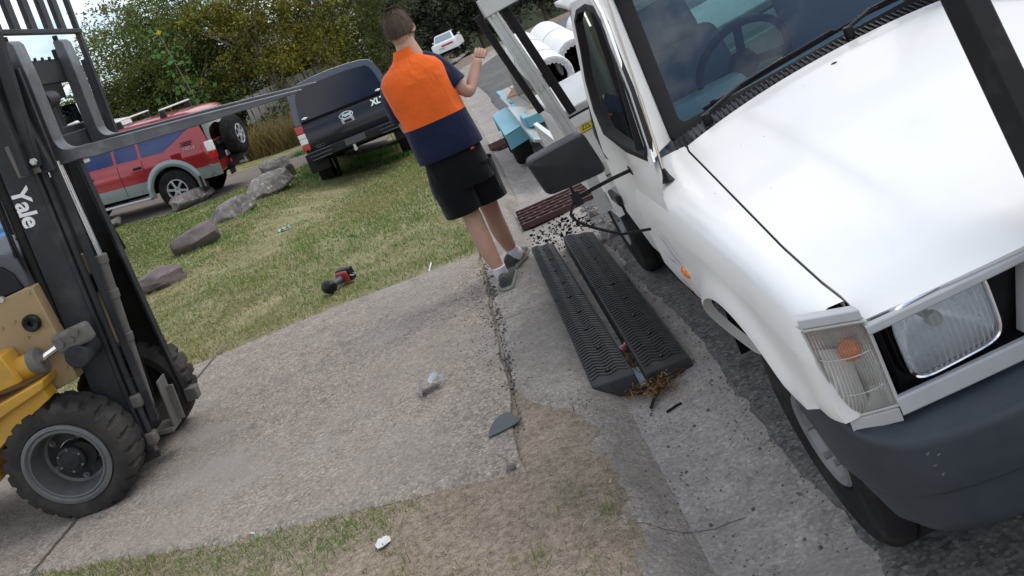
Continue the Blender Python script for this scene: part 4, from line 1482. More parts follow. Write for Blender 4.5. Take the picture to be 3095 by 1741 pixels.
# ---- wheels with lugged solid tyres
def lug_tyre(c, sg, r=0.313, wd=0.20, rimr=0.205):
    root = empty('wheel'); root.parent = fork
    root.matrix_basis = Matrix.Translation(Vector(c) - FKO)
    prof = [(rimr, -0.015), (rimr + 0.012, 0.004), (0.25, 0.010), (r - 0.034, 0.004), (r - 0.014, -0.008), (r - 0.002, -0.020), (r, -0.05), (r + 0.001, -wd * 0.46), (r + 0.001, -wd * 0.54), (r, -wd + 0.05), (r - 0.002, -wd + 0.02), (r - 0.014, -wd + 0.008), (r - 0.034, -wd - 0.004), (0.25, -wd - 0.01), (rimr, -wd + 0.01)]
    n = 216
    rows = []
    for k in range(n):
        a = 2 * pi * k / n
        row = []
        for j, (rr, h) in enumerate(prof):
            ph_ = (k / n * 24 + (0.5 if h < -wd / 2 else 0) + (h / wd) * 0.55) % 1.0
            if 4 <= j <= 10 and ph_ < 0.30 and not (j in (7, 8)):
                rr = rr - (0.022 if j in (5, 6, 9, 8) else 0.012)
            row.append((sg * 0 + h * -0 + rr * cos(a), -h if sg < 0 else h, rr * sin(a)))
        rows.append(row)
    rows.append(rows[0])
    mb = MB(); mb.grid(rows)
    mb.build('tyre', m_fktyre, root, smooth=25)
    ax = (0, sg, 0)
    mb = MB()
    mb.lathe([(rimr + 0.006, -0.008), (rimr + 0.006, 0.012), (rimr - 0.012, 0.016), (rimr - 0.022, 0.004), (rimr - 0.030, 0.010), (rimr - 0.036, 0.008), (rimr - 0.042, -0.03), (rimr - 0.055, -0.105), (0.135, -0.115)], (0, 0, 0), ax, 56)
    mb.build('rim', m_fkrim, root, smooth=35)
    mb = MB()
    mb.lathe([(0.150, -0.113), (0.085, -0.116), (0.08, -0.116)], (0, 0, 0), ax, 40)
    mb.lathe([(0.078, -0.12), (0.072, -0.05), (0.070, -0.045), (0.066, -0.040), (0.052, -0.038), (0.048, -0.034), (0.044, -0.030), (0.0, -0.026)], (0, 0, 0), ax, 32)
    mb.build('hub', m_mast, root, smooth=35)
    nut = None
    for k in range(6):
        a = 2 * pi * k / 6 + 0.3
        if nut is None:
            mb = MB(); mb.cyl((0, 0, 0), (0, sg * 0.008, 0), 0.007, 6)
            nut = mb.build('hub_bolt', m_dusty, root, smooth=0); o = nut
        else:
            o = share(nut, 'hub_bolt', root)
        o.matrix_basis = Matrix.Translation((0.058 * cos(a), sg * -0.040, 0.058 * sin(a)))
    ln = None
    for k in range(5):
        a = 2 * pi * k / 5 + 0.9
        if ln is None:
            mb = MB(); mb.cyl((0, 0, 0), (0, sg * 0.022, 0), 0.016, 12); mb.cyl((0, sg * 0.02, 0), (0, sg * 0.034, 0), 0.009, 8)
            ln = mb.build('wheel_nut', m_dusty, root, smooth=35); o = ln
        else:
            o = share(ln, 'wheel_nut', root)
        o.matrix_basis = Matrix.Translation((0.118 * cos(a), sg * -0.114, 0.118 * sin(a)))
    return root
lug_tyre((-2.455, 4.04, 0.418), -1)
lug_tyre((-2.365, 4.98, 0.415), 1)
mb = MB(); mb.cyl((-2.40, 4.1, 0.415), (-2.37, 4.9, 0.415), 0.07, 12); mb.box((-2.40, 4.5, 0.42), (0.2, 0.45, 0.22)); fb(mb, 'front_axle', m_mastd, mast=False)
for y in (4.14, 4.86):
    r_ = empty('wheel'); r_.parent = fork; r_.matrix_basis = Matrix.Translation(Vector((-3.95, y, 0.37)) - FKO)
    sg = -1 if y < 4.5 else 1
    mb = MB(); mb.lathe([(0.13, -0.15), (0.22, -0.16), (0.25, -0.13), (0.25, -0.02), (0.22, 0.01), (0.13, 0.0)], (0, 0, 0), (0, sg, 0), 40); mb.build('tyre', m_fktyre, r_, smooth=30)
    mb = MB(); mb.lathe([(0.132, 0.0), (0.12, -0.05), (0.04, -0.04), (0.0, -0.04)], (0, 0, 0), (0, sg, 0), 32); mb.build('rim', m_fkrim, r_, smooth=30)

# ---- mast : near outer rail with its side plate, inner rail, pipes, lift cylinder, far rail
def seg(mb, a0, a1, y0, y1, m0, m1):
    mb.box(((a0 + a1) / 2, (y0 + y1) / 2, (m0 + m1) / 2), (abs(a1 - a0), abs(y1 - y0), abs(m1 - m0)))
mb = MB()
seg(mb, -0.098, 0.046, -0.250, -0.232, 0.0, 1.98)
seg(mb, -0.098, -0.080, -0.232, -0.170, 0.0, 1.98)
mb.poly([(-0.02, -0.249, 0.0), (0.046, -0.249, 0.0), (0.10, -0.249, 0.015), (0.11, -0.249, 0.05), (0.0, -0.249, 0.05)], (0, 0.018, 0))
fb(mb, 'outer_rail', m_mast, bevel=0.004)
mb = MB(); seg(mb, 0.047, 0.068, -0.258, -0.170, 0.05, 1.98); fb(mb, 'rail_flange', m_mast, bevel=0.004)
mb = MB()
mb.tube([(0.088, -0.235, 0.14), (0.086, -0.235, 1.95)], 0.0165, 10)
fb(mb, 'hydraulic_pipe', m_mast)
for m_ in (0.335, 0.120):
    mb = MB(); seg(mb, 0.062, 0.118, -0.262, -0.20, m_ - 0.035, m_ + 0.035); fb(mb, 'pipe_clamp', m_dusty, bevel=0.014, seg=3)
mb = MB(); mb.tube([(0.088, -0.235, 0.02), (0.088, -0.235, 0.14)], 0.012, 8); fb(mb, 'pipe_end', m_dusty)
mb = MB(); seg(mb, 0.112, 0.150, -0.225, -0.205, 0.20, 2.0); seg(mb, 0.112, 0.125, -0.205, -0.13, 0.20, 2.0); fb(mb, 'inner_rail', m_mast, bevel=0.003)
c0, c1 = FK(300, 775, 4.36), FK(462, 1265, 4.36)
c1 = c0 + (c1 - c0) * 1.0
mb = MB(); mb.tube([c1, c0], 0.031, 16); fb(mb, 'lift_cylinder', m_dusty, smooth=40)
cd = (c0 - c1)
for t in (0.78, 0.985, 0.52):
    q = c1 + cd * t
    mb = MB(); mb.tube([q - cd.normalized() * 0.022, q + cd.normalized() * 0.022], 0.037, 16); fb(mb, 'cylinder_collar', m_dusty, smooth=40, bevel=0.003)
mb = MB(); mb.tube([c0, FK(160, 490, 4.36) + Vector((0.015, 0, 0))], 0.021, 16); fb(mb, 'chrome_rod', m_chrome, smooth=60)
fa, fb_ = FK(262, 533, 4.80), FK(572, 1212, 4.80)
fd = (fa - fb_)
mb = MB()
mb.bar(fb_, fa + fd * 0.42, 0.062, 0.016, (1, 0, 0))
fb(mb, 'far_rail_flange', m_mast, bevel=0.003)
mb = MB()
mb.bar(fb_ + Vector((-0.10, 0.045, 0.06)), fa + fd * 0.42 + Vector((-0.10, 0.045, 0)), 0.016, 0.18, (1, 0, 0))
fb(mb, 'far_rail', m_mastd, bevel=0.003)
q = FK(582, 1180, 4.80)
mb = MB(); mb.box((q.x - 0.005, q.y, q.z - 0.01), (0.07, 0.07, 0.075), (0, 0, 0)); fb(mb, 'rail_foot', m_dusty, bevel=0.006)
mb = MB(); seg(mb, -0.08, 0.06, -0.24, 0.36, 0.06, 0.17); fb(mb, 'lower_crossmember', m_mastd, bevel=0.004)
mb = MB(); seg(mb, -0.08, -0.05, -0.24, 0.36, 0.85, 0.95); fb(mb, 'middle_crossmember', m_mastd, bevel=0.004)
mb = MB()
seg(mb, 0.155, 0.165, -0.10, 0.02, 0.10, 0.36); seg(mb, 0.06, 0.16, -0.12, 0.03, 0.075, 0.10)
seg(mb, 0.155, 0.20, -0.02, -0.005, 0.10, 0.30)
fb(mb, 'cylinder_bracket', m_dusty, bevel=0.003)
mb = MB()
for y in (0.10, 0.14, 0.18): mb.tube([(0.0, y, 0.2), (0.01, y, 1.0), (0.03, y, 1.9)], 0.012, 6)
fb(mb, 'hose_bundle', m_mastd)['kind'] = 'stuff'
# rear column with straps and thin hoses
mb = MB(); mb.tube([(-0.128, -0.225, 0.78), (-0.122, -0.225, 1.75)], 0.030, 12); fb(mb, 'mast_stay', m_mastd)
for m_ in (0.83, 1.265, 1.46):
    mb = MB(); mb.tube([(-0.126, -0.225, m_ - 0.006), (-0.126, -0.225, m_ + 0.006)], 0.034, 12); fb(mb, 'strap', m_black)
mb = MB(); mb.tube([(-0.165, -0.26, 0.86), (-0.172, -0.27, 1.1), (-0.168, -0.26, 1.4), (-0.15, -0.25, 1.8)], 0.008, 8); fb(mb, 'hose', m_black)
mb = MB(); mb.tube([(-0.155, -0.26, 0.84), (-0.156, -0.27, 1.15), (-0.155, -0.26, 1.5)], 0.006, 8); fb(mb, 'hose', m_black)
mb = MB(); mb.tube([(-0.03, -0.215, -0.02), (-0.075, -0.215, 0.70)], 0.03, 10); fb(mb, 'mast_stay', m_mastd)
# brand word on the side plate, reading down the mast
mw = FKI @ MA @ frame_mat((-0.052, -0.2515, 1.395), (0, 0, -1), (1, 0, 0))
text_mesh('brand_lettering', 'Yale', 0.118, 0.0008, m_letter, fork, mw, shear=0.0, bold=0.0028, space=0.92)

# ---- carriage, load backrest and forks
Yn, Yf = 4.36, 4.93
def shank(Y, name):
    y0 = Y - 4.5
    root = empty(name); root.parent = fork
    tip = FK(905, 275, Yn)
    heel_m, a_front, th_ = 1.505, 0.145, 0.056
    ctl = []
    # profile polygon in (a, m): shank back bottom, up, down the front, curve, blade, tip, underside
    a_b = a_front - th_
    pf = [(a_b, heel_m + 0.06), (a_b - 0.002, 2.12), (a_b + 0.03, 2.125), (a_front - 0.010, 2.105), (a_front, 1.95), (a_front + 0.002, 1.66)]
    # inner heel curve
    top0 = Vector((a_front + 0.062, 1.600)); 
    for k in range(1, 6):
        t = k / 5
        p = (1 - t) ** 2 * Vector((a_front + 0.002, 1.66)) + 2 * t * (1 - t) * Vector((a_front + 0.006, 1.602)) + t * t * top0
        pf.append((p.x, p.y))
    dirb = Vector((tip.x - top0.x, tip.z + 0.004 - top0.y))
    pf.append((top0.x + dirb.x * 0.55, top0.y + dirb.y * 0.55 + 0.004))
    pf.append((tip.x, tip.z + 0.005))
    pf.append((tip.x + 0.004, tip.z - 0.002))
    pf.append((tip.x - 0.02, tip.z - 0.008))
    pf.append((top0.x + dirb.x * 0.55, top0.y + dirb.y * 0.55 - 0.042))
    pf.append((top0.x + 0.10, heel_m + 0.034 + dirb.y * 0.05))
    low0 = Vector((top0.x + 0.02, heel_m + 0.04))
    for k in range(0, 6):
        t = k / 5
        p = (1 - t) ** 2 * low0 + 2 * t * (1 - t) * Vector((a_b + 0.005, heel_m + 0.015)) + t * t * Vector((a_b, heel_m + 0.10))
        if k < 5: pf.append((p.x, p.y))
    pf[0] = (a_b, heel_m + 0.10)
    mb = MB()
    n = len(pf)
    # blade narrows towards the tip
    def wdt(a): return 0.118 - 0.055 * sst(tip.x - 0.35, tip.x, a)
    yc = y0 + 0.05
    A = [(a, yc - wdt(a) / 2, m_) for a, m_ in pf]; B = [(a, yc + wdt(a) / 2, m_) for a, m_ in pf]
    mb.add(A + B, [tuple(range(n - 1, -1, -1)), tuple(range(n, 2 * n))] + [(i, (i + 1) % n, n + (i + 1) % n, n + i) for i in range(n)])
    fb(mb, 'fork_arm', m_fork, root, bevel=0.005)
    mb = MB(); mb.box((a_b - 0.012, yc, 2.06), (0.05, 0.06, 0.05)); mb.cyl((a_b + 0.0, yc - 0.01, 2.1), (a_b - 0.0, yc - 0.01, 2.15), 0.014, 8); fb(mb, 'fork_latch', m_mastd, root, bevel=0.004)
    return root
shank(Yn, 'lifting_fork')
shank(Yf, 'lifting_fork')
mb = MB(); seg(mb, 0.035, 0.088, -0.26, 0.62, 1.915, 2.035); fb(mb, 'carriage_bar', m_mast, bevel=0.006)
mb = MB(); seg(mb, 0.035, 0.088, -0.26, 0.62, 1.535, 1.665); seg(mb, 0.02, 0.06, -0.26, 0.62, 1.66, 1.70); fb(mb, 'carriage_bar', m_mast, bevel=0.006)
mb = MB()
for k in range(10): seg(mb, 0.086, 0.096, -0.22 + k * 0.085, -0.205 + k * 0.085, 2.03, 2.046)
fb(mb, 'latch_notch', m_mastd)['kind'] = 'stuff'
mb = MB()
p0, p1 = FK(25, 235, 4.20), FK(108, 505, 4.20)
p0.x += 0.0
mb.bar(p1, p0 + (p0 - p1) * 0.5, 0.05, 0.05, (1, 0, 0)); fb(mb, 'carriage_side_bar', m_mast, bevel=0.005)
p0, p1 = FK(48, 435, 4.19), FK(92, 530, 4.19)
mb = MB(); mb.bar(p1, p0, 0.016, 0.105, (1, 0, 0)); fb(mb, 'side_bracket', m_dusty, bevel=0.004)
b_ = FK(103, 488, 4.165); 
mb = MB(); mb.cyl(b_, b_ + Vector((0, -0.012, 0)), 0.016, 6); mb.cyl(b_ + Vector((0, -0.012, 0)), b_ + Vector((0, -0.017, 0)), 0.010, 12); fb(mb, 'bracket_bolt', m_galv, smooth=0)
p0, p1 = FK(100, 425, 4.25), FK(150, 520, 4.25)
mb = MB(); mb.bar(p1, p0 + (p0 - p1) * 2.2, 0.05, 0.055, (1, 0, 0)); fb(mb, 'roller_plate', m_mast, bevel=0.004)
# cross tube seen through the carriage
q = FK(150, 300, 4.62)
mb = MB(); mb.cyl((q.x, q.y - 0.10, q.z), (q.x, q.y + 0.03, q.z), 0.042, 20); mb.cyl((q.x, q.y - 0.02, q.z - 0.02), (q.x, q.y - 0.02, q.z - 0.16), 0.018, 10); fb(mb, 'chain_sheave', m_mast, smooth=40)
mb = MB(); seg(mb, q.x - 0.05, q.x - 0.01, -0.24, 0.36, q.z - 0.005, q.z + 0.13); fb(mb, 'upper_crossmember', m_mastd, bevel=0.004)
mb = MB()
for y in (-0.03, 0.16):
    mb.bar((0.0, y, 0.4), (0.0, y, q.z), 0.03, 0.012, (1, 0, 0))
fb(mb, 'lift_chain', m_mastd, bevel=0.002)['kind'] = 'stuff'
# load backrest : one horizontal bar, slats above, outer plates
aB = 0.07
h0, h1 = FKA(0, 96, aB), FKA(240, 97, aB)
mbar = (h0.z + h1.z) / 2
y1 = h1.y
mb = MB(); seg(mb, aB - 0.02, aB + 0.02, -0.36, y1, mbar - 0.012, mbar + 0.012); fb(mb, 'backrest_bar', m_mast, bevel=0.003)
for px in (-60, -5, 52, 104, 153, 192):
    q = FKA(px + 3, 86, aB)
    mb = MB(); seg(mb, aB - 0.012, aB + 0.012, q.y - 0.070, q.y + 0.005, mbar + 0.01, mbar + 0.95); fb(mb, 'backrest_slat', m_mast, bevel=0.003)
for ys_, sgn in ((y1 - 0.045, 1), (-0.36, -1)):
    mb = MB(); seg(mb, aB - 0.012, aB + 0.012, ys_, ys_ + 0.045, 1.54, mbar + 0.95); seg(mb, aB - 0.05, aB - 0.012, ys_ + 0.038, ys_ + 0.045, 1.54, mbar - 0.15); fb(mb, 'backrest_side_plate', m_mast, bevel=0.003)
mb = MB(); seg(mb, aB - 0.02, aB + 0.02, -0.36, y1, mbar + 0.95, mbar + 0.98); fb(mb, 'backrest_bar', m_mast, bevel=0.003)

# ---- tilt cylinder, pivot
tA, tB, tC = AT(-40, 1165, 4.12), AT(118, 1090, 4.12), AT(200, 1030, 4.12)
mb = MB(); mb.tube([tA, tB], 0.058, 20); fb(mb, 'tilt_cylinder', m_yellow, mast=False, smooth=40)
d = (tB - tA).normalized()
mb = MB(); mb.tube([tB - d * 0.03, tB + d * 0.012], 0.064, 20); fb(mb, 'cylinder_gland', m_dusty, mast=False, smooth=40, bevel=0.004)
mb = MB(); mb.tube([tB, tC], 0.019, 14); fb(mb, 'chrome_rod', m_chrome, mast=False, smooth=60)
mb = MB(); mb.bar(tC - d * 0.05, tC + d * 0.13, 0.075, 0.095, (0, 0, 1)); 
fb(mb, 'rod_clevis', m_dusty, mast=False, bevel=0.02, seg=3)
q = tC + d * 0.045 + Vector((0, -0.036, 0.0))
mb = MB(); mb.cyl(q, q + Vector((0, -0.012, 0)), 0.015, 12); mb.cyl(q + Vector((0.028, 0.0, 0.03)), q + Vector((0.028, -0.008, 0.03)), 0.024, 16); mb.cyl(q + Vector((-0.06, 0, -0.0)), q + Vector((-0.06, -0.014, 0)), 0.022, 8); fb(mb, 'clevis_bolt', m_dusty, mast=False)['kind'] = 'stuff'
q = AT(237, 1075, 4.10)
mb = MB(); mb.cyl(q + Vector((0, -0.02, 0)), q + Vector((0.0, 0.15, 0)), 0.060, 24); fb(mb, 'mast_pivot', m_mast, mast=False, smooth=40, bevel=0.008)

# ---- body : dusty side panel, yellow fender and step, seat deck, counterweight, guard
pA = [AT(px, py, 4.17) for px, py in ((-260, 1010), (0, 908), (75, 872), (96, 868), (205, 1075), (235, 1145), (150, 1190), (95, 1160), (-260, 1290))]
mb = MB(); mb.poly([(p.x, p.y, p.z) for p in pA], (0, 0.66, 0)); fb(mb, 'cowl_panel', m_tan, mast=False, bevel=0.006)
pB = [AT(px, py, 4.03) for px, py in ((-260, 1140), (0, 1078), (62, 1158), (-260, 1300))]
mb = MB(); mb.poly([(p.x, p.y, p.z) for p in pB], (0, 0.14, 0)); fb(mb, 'side_cover', m_yellow, mast=False, bevel=0.008)
fe = [AT(px, py, 4.015) for px, py in ((-300, 1370), (0, 1222), (126, 1150), (131, 1178), (0, 1268), (-60, 1330), (-300, 1440))]
mb = MB(); mb.poly([(p.x, p.y, p.z) for p in fe], (0, 0.20, 0)); fb(mb, 'fender', m_yellow, mast=False, bevel=0.008)
fw = [AT(px, py, 4.05) for px, py in ((-300, 1400), (0, 1255), (126, 1172), (150, 1205), (60, 1290), (-40, 1400), (-120, 1500), (-300, 1560))]
mb = MB(); mb.poly([(p.x, p.y, p.z) for p in fw], (0, 0.10, 0)); fb(mb, 'wheel_guard', m_yellow, mast=False, bevel=0.004)
mb = MB(); q = AT(25, 1105, 4.166); mb.lathe([(0.0, -0.004), (0.050, -0.004), (0.052, 0.0)], q, (0, -1, 0), 24); fb(mb, 'cylinder_opening', m_under, mast=False)
q = AT(98, 975, 4.165)
mb = MB(); mb.lathe([(0.012, 0.0), (0.012, 0.02), (0.018, 0.026), (0.036, 0.026), (0.042, 0.018), (0.042, 0.0)], q, (0, -1, 0), 28); mb.lathe([(0.0, 0.006), (0.013, 0.006)], q, (0, -1, 0), 16); fb(mb, 'rubber_grommet', m_black, mast=False, smooth=50)
bt = None
for px, py in ((86, 885), (42, 972), (5, 993), (83, 1020), (128, 1130), (165, 1165), (200, 1110)):
    q = AT(px, py, 4.168)
    if bt is None:
        mb = MB(); mb.cyl((0, 0.0, 0), (0, -0.006, 0), 0.008, 6); bt = mb.build('panel_bolt', m_tan, fork, smooth=0); o = bt
    else:
        o = share(bt, 'panel_bolt', fork)
    o.matrix_basis = Matrix.Translation(q - FKO)
dk = [AT(px, py, 4.20) for px, py in ((-300, 830), (-40, 778), (0, 772), (22, 773), (47, 787), (74, 830), (94, 867), (0, 905), (-300, 1010))]
mb = MB(); mb.poly([(p.x, p.y, p.z) for p in dk], (0, 0.60, 0)); fb(mb, 'dash_cowl', M('grey_moulding', (0.075, 0.078, 0.09), 0.6, var=0.1), mast=False, bevel=0.012)
dk = [AT(px, py, 4.185) for px, py in ((-300, 900), (0, 808), (38, 830), (70, 872), (0, 905), (-300, 1010))]
mb = MB(); mb.poly([(p.x, p.y, p.z) for p in dk], (0, 0.62, 0)); fb(mb, 'black_cover', m_black, mast=False, bevel=0.005)
q = AT(8, 903, 4.18); mb = MB(); mb.cyl(q, q + Vector((0, -0.02, 0)), 0.014, 12); fb(mb, 'cover_knob', m_galv, mast=False)
mb = MB()
mb.box((-3.42, 4.5, 0.62), (1.2, 0.80, 0.34)); fb(mb, 'frame', m_yellow, mast=False, bevel=0.02)
mb = MB(); mb.box((-3.5, 4.5, 0.93), (0.8, 0.7, 0.36)); fb(mb, 'engine_cover', m_yellow, mast=False, bevel=0.05, seg=3)
mb = MB(); mb.box((-4.15, 4.5, 0.72), (0.55, 0.98, 0.85)); fb(mb, 'counterweight', m_yellow, mast=False, bevel=0.12, seg=4)
mb = MB(); mb.box((-3.55, 4.5, 1.17), (0.46, 0.46, 0.12)); mb.box((-3.80, 4.5, 1.42), (0.12, 0.46, 0.46), (0, -0.15, 0)); fb(mb, 'seat', m_black, mast=False, bevel=0.04, seg=3)
mb = MB()
for y in (4.1, 4.9): mb.tube([(-3.98, y, 1.1), (-3.95, y, 2.05), (-3.85, y, 2.15), (-3.15, y, 2.15)], 0.03, 10)
for k in range(6): mb.bar((-3.9 + k * 0.14, 4.1, 2.15), (-3.9 + k * 0.14, 4.9, 2.15), 0.03, 0.02)
fb(mb, 'overhead_guard', m_mastd, mast=False)
# ================================================================== PARKED VEHICLES BEHIND
m_red = M('metallic_red_paint', (0.33, 0.022, 0.030), 0.22, metal=0.25, var=0.06, scale=3, dirt=(0.22, 0.09, 0.07), dirt_amt=0.10, coat=0.7, rvar=0.04)
m_suvgrey = M('grey_green_lower_paint', (0.235, 0.275, 0.275), 0.32, metal=0.3, var=0.06, scale=4, dirt=(0.24, 0.21, 0.17), dirt_amt=0.25, coat=0.3)
m_bluewin = glass_mat('blue_tinted_glass', (0.05, 0.07, 0.13), 2.6, clear=0.8)
m_bluewin.node_tree.nodes['Glossy BSDF'].inputs[0].default_value = (0.38, 0.50, 1.0, 1)
m_dkpaint = M('dark_charcoal_paint', (0.010, 0.012, 0.017), 0.2, metal=0.2, spec=0.3, var=0.08, scale=4, coat=0.35, rvar=0.03)
m_canopy = M('canopy_grey_paint', (0.052, 0.064, 0.088), 0.3, metal=0.2, var=0.06, scale=4, coat=0.4)
m_pale = M('pale_silver_roof', (0.62, 0.64, 0.63), 0.3, var=0.05, scale=4, coat=0.3)
def arch_wheel(parent, c, sg, r, wd, rimr, mat, spokes):
    root = empty('wheel'); root.parent = parent
    root.matrix_basis = Matrix.Translation(Vector(c))
    ax = (0, sg, 0)
    mb = MB()
    mb.lathe([(rimr, -0.02), (rimr + 0.015, 0.0), (lerp(rimr, r, 0.6), 0.008), (r - 0.03, -0.004), (r, -0.03), (r, -wd * 0.45), (r - 0.01, -wd * 0.46), (r - 0.01, -wd * 0.54), (r, -wd * 0.55), (r, -wd + 0.03), (r - 0.03, -wd), (rimr, -wd)], (0, 0, 0), ax, 44)
    mb.build('tyre', m_tyre, root, smooth=30)
    mb = MB()
    mb.lathe([(rimr + 0.004, -0.012), (rimr, 0.004), (rimr - 0.02, 0.0), (rimr - 0.03, -0.05)], (0, 0, 0), ax, 36)
    for k in range(spokes):
        a = 2 * pi * k / spokes + 0.2
        d = Vector((cos(a), 0, sin(a)))
        mb.bar(d * 0.045 + Vector((0, sg * -0.005, 0)), d * (rimr - 0.012) + Vector((0, sg * -0.008, 0)), 0.045, 0.022, (0, 1, 0))
    mb.lathe([(0.07, -0.02), (0.065, 0.004), (0.035, 0.008), (0.03, -0.01), (0.0, -0.012)], (0, 0, 0), ax, 20)
    mb.build('rim', mat, root, smooth=35, bevel=0.004)
    mb = MB(); mb.lathe([(0.0, -0.07), (rimr - 0.02, -0.07)], (0, 0, 0), ax, 24); mb.build('brake', m_under, root)
    return root

# ---- red four wheel drive wagon : x forward, y left, z up, origin below the rear axle
SM = Matrix.Translation((-5.68, 18.35, 0.30)) @ Matrix.Rotation(radians(170.3), 4, 'Z') @ Matrix.Rotation(radians(-8), 4, 'Y') @ Matrix.Rotation(radians(-0.5), 4, 'X')
suv = empty('four_wheel_drive', label='red four wheel drive wagon with grey lower panels and a spare wheel on its tail', cat='car')
suv.matrix_basis = SM
def side_panel(sg, arches, x0, x1, zb, belt, yf, split, n=70):
    rows = []
    for x in np.linspace(x0, x1, n):
        lo = zb
        for ax_, az_, ar_ in arches:
            if abs(x - ax_) < ar_: lo = max(lo, az_ + sqrt(ar_ ** 2 - (x - ax_) ** 2))
        row = []
        bl = belt(x)
        zs = list(np.linspace(lo, max(split(x), lo + 0.004), 5)) + list(np.linspace(max(split(x), lo + 0.004), bl, 7))[1:]
        for z in zs: row.append((x, sg * yf(x, z), z))
        rows.append(row)
    return rows
def s_yf(x, z):
    y = 0.795 - 0.10 * max(0, (0.55 - z)) - 0.035 * max(0, z - 0.95) / 0.2
    y += 0.006 * exp(-((z - 0.93) / 0.05) ** 2)
    y -= 0.10 * max(0, (-0.75 - x) / 0.25) ** 2 + 0.25 * max(0, (x - 3.0) / 0.5) ** 2
    return y
def s_split(x):
    return 0.70 if x < 2.4 else 0.72
S_AR = [(0.0, 0.40, 0.47), (2.675, 0.40, 0.47)]
for sg in (-1, 1):
    r = side_panel(sg, S_AR, -0.98, 3.45, 0.47, lambda x: 1.115 if x < 2.0 else 1.115 - 0.03 * (x - 2.0), s_yf, s_split, 90)
    mb = MB(); mb.grid(r, mfun=lambda i, j: 1 if j < 4 else 0); mb.build('side_panel', [m_red, m_suvgrey], suv, smooth=45)
    for cx in (0.0, 2.675):       # flares
        rows = []
        for a in np.linspace(-0.12, pi + 0.12, 24):
            row = []
            for rr, dy in ((0.462, 0.0), (0.466, 0.032), (0.50, 0.046), (0.56, 0.030), (0.60, 0.004)):
                x, z = cx + rr * cos(a), 0.40 + rr * sin(a)
                row.append((x, sg * (s_yf(x, min(z, 0.9)) + dy), z))
            rows.append(row)
        mb = MB(); mb.grid(rows); mb.build('wheel_flare', m_suvgrey, suv, smooth=60)
    # door seams, moulding, handles, step
    for xs_, lo in ((1.02, 0.5), (0.50, 0.86), (2.05, 0.5)):
        mb = MB()
        mb.grid([[(xs_ - 0.006 + (0.0 if z > 0.8 else 0.0), sg * (s_yf(xs_, z) + 0.0025), z) for z in np.linspace(lo, 1.11, 8)], [(xs_ + 0.006, sg * (s_yf(xs_, z) + 0.0025), z) for z in np.linspace(lo, 1.11, 8)]])
        mb.build('door_seam', m_black, suv, smooth=0)
    for xs_ in (0.62, 1.66):
        mb = MB(); mb.box((xs_, sg * 0.80, 0.985), (0.17, 0.03, 0.05)); mb.build('door_handle', m_black, suv, bevel=0.008)
    mb = MB(); mb.bar((0.52, sg * 0.86, 0.38), (2.15, sg * 0.86, 0.38), 0.14, 0.045); mb.build('side_step', m_alloy, suv, bevel=0.012)
    mb = MB(); mb.box((-0.22, sg * 0.800, 0.985), (0.20, 0.006, 0.17)); mb.build('fuel_flap', m_red, suv, bevel=0.002)
    mb = MB()
    for k in range(3): mb.box((-0.50 + k * 0.012, sg * 0.775, 1.235 - k * 0.030), (0.22, 0.016, 0.012))
    mb.build('vent_louvre', m_under, suv)
    # greenhouse
    yb, yt = 0.762, 0.665
    def gy(z): return lerp(yb, yt, (z - 1.10) / 0.58)
    outl = [(-0.93, 1.10), (2.0, 1.10), (1.35, 1.69), (-0.78, 1.71)]
    mb = MB(); mb.poly([(x, sg * gy(z), z) for x, z in outl], (0, -sg * 0.03, 0)); mb.build('side_frame', m_red, suv)
    for poly_ in ([(-0.68, 1.50), (-0.20, 1.26), (0.02, 1.155), (0.48, 1.155), (0.47, 1.63), (-0.60, 1.63)], [(0.54, 1.155), (1.01, 1.155), (0.98, 1.63), (0.53, 1.63)], [(1.07, 1.155), (1.86, 1.155), (1.35, 1.62), (1.05, 1.63)]):
        mb = MB(); mb.poly([(x, sg * (gy(z) + 0.004), z) for x, z in poly_], (0, -sg * 0.006, 0)); mb.build('side_window', m_bluewin, suv, smooth=0)
    mb = MB(); mb.lathe([(0.0, 0.0), (0.47, 0.0)], (0.0, sg * 0.52, 0.40), (0, 1, 0), 24); mb.build('wheel_well', m_under, suv); mb = MB(); mb.lathe([(0.0, 0.0), (0.47, 0.0)], (2.675, sg * 0.52, 0.40), (0, 1, 0), 24); mb.build('wheel_well', m_under, suv)
    mb = MB(); mb.box((-0.55, sg * 0.72, 0.40), (0.02, 0.26, 0.32)); mb.build('mud_flap', m_black, suv)
rows = []
for x, hw, z in ((-0.90, 0.62, 1.62), (-0.82, 0.655, 1.70), (-0.6, 0.67, 1.745), (0.4, 0.675, 1.77), (1.2, 0.66, 1.75), (1.45, 0.64, 1.69)):
    rows.append([(x, hw * sin(t), z + 0.055 * (cos(t) - 0.2) - (0.04 if abs(t) > 1.5 else 0)) for t in np.linspace(-pi / 2, pi / 2, 17)])
mb = MB(); mb.grid(rows); mb.build('roof', m_red, suv, smooth=60)
mb = MB(); mb.grid([[(2.02, y, 1.10) for y in (-0.7, 0, 0.7)], [(1.42, y * 0.88, 1.70) for y in (-0.7, 0, 0.7)]]); mb.build('windscreen', m_bluewin, suv)
mb = MB(); mb.grid([[(1.98, y, 1.10 + 0.02 * (1 - (y / 0.75) ** 2)) for y in np.linspace(-0.75, 0.75, 9)], [(3.2, y * 0.95, 1.06 + 0.02 * (1 - (y / 0.75) ** 2)) for y in np.linspace(-0.75, 0.75, 9)], [(3.45, y * 0.9, 0.92) for y in np.linspace(-0.75, 0.75, 9)], [(3.47, y * 0.9, 0.5) for y in np.linspace(-0.75, 0.75, 9)]]); mb.build('bonnet', m_red, suv, smooth=40)
mb = MB()
rows = []
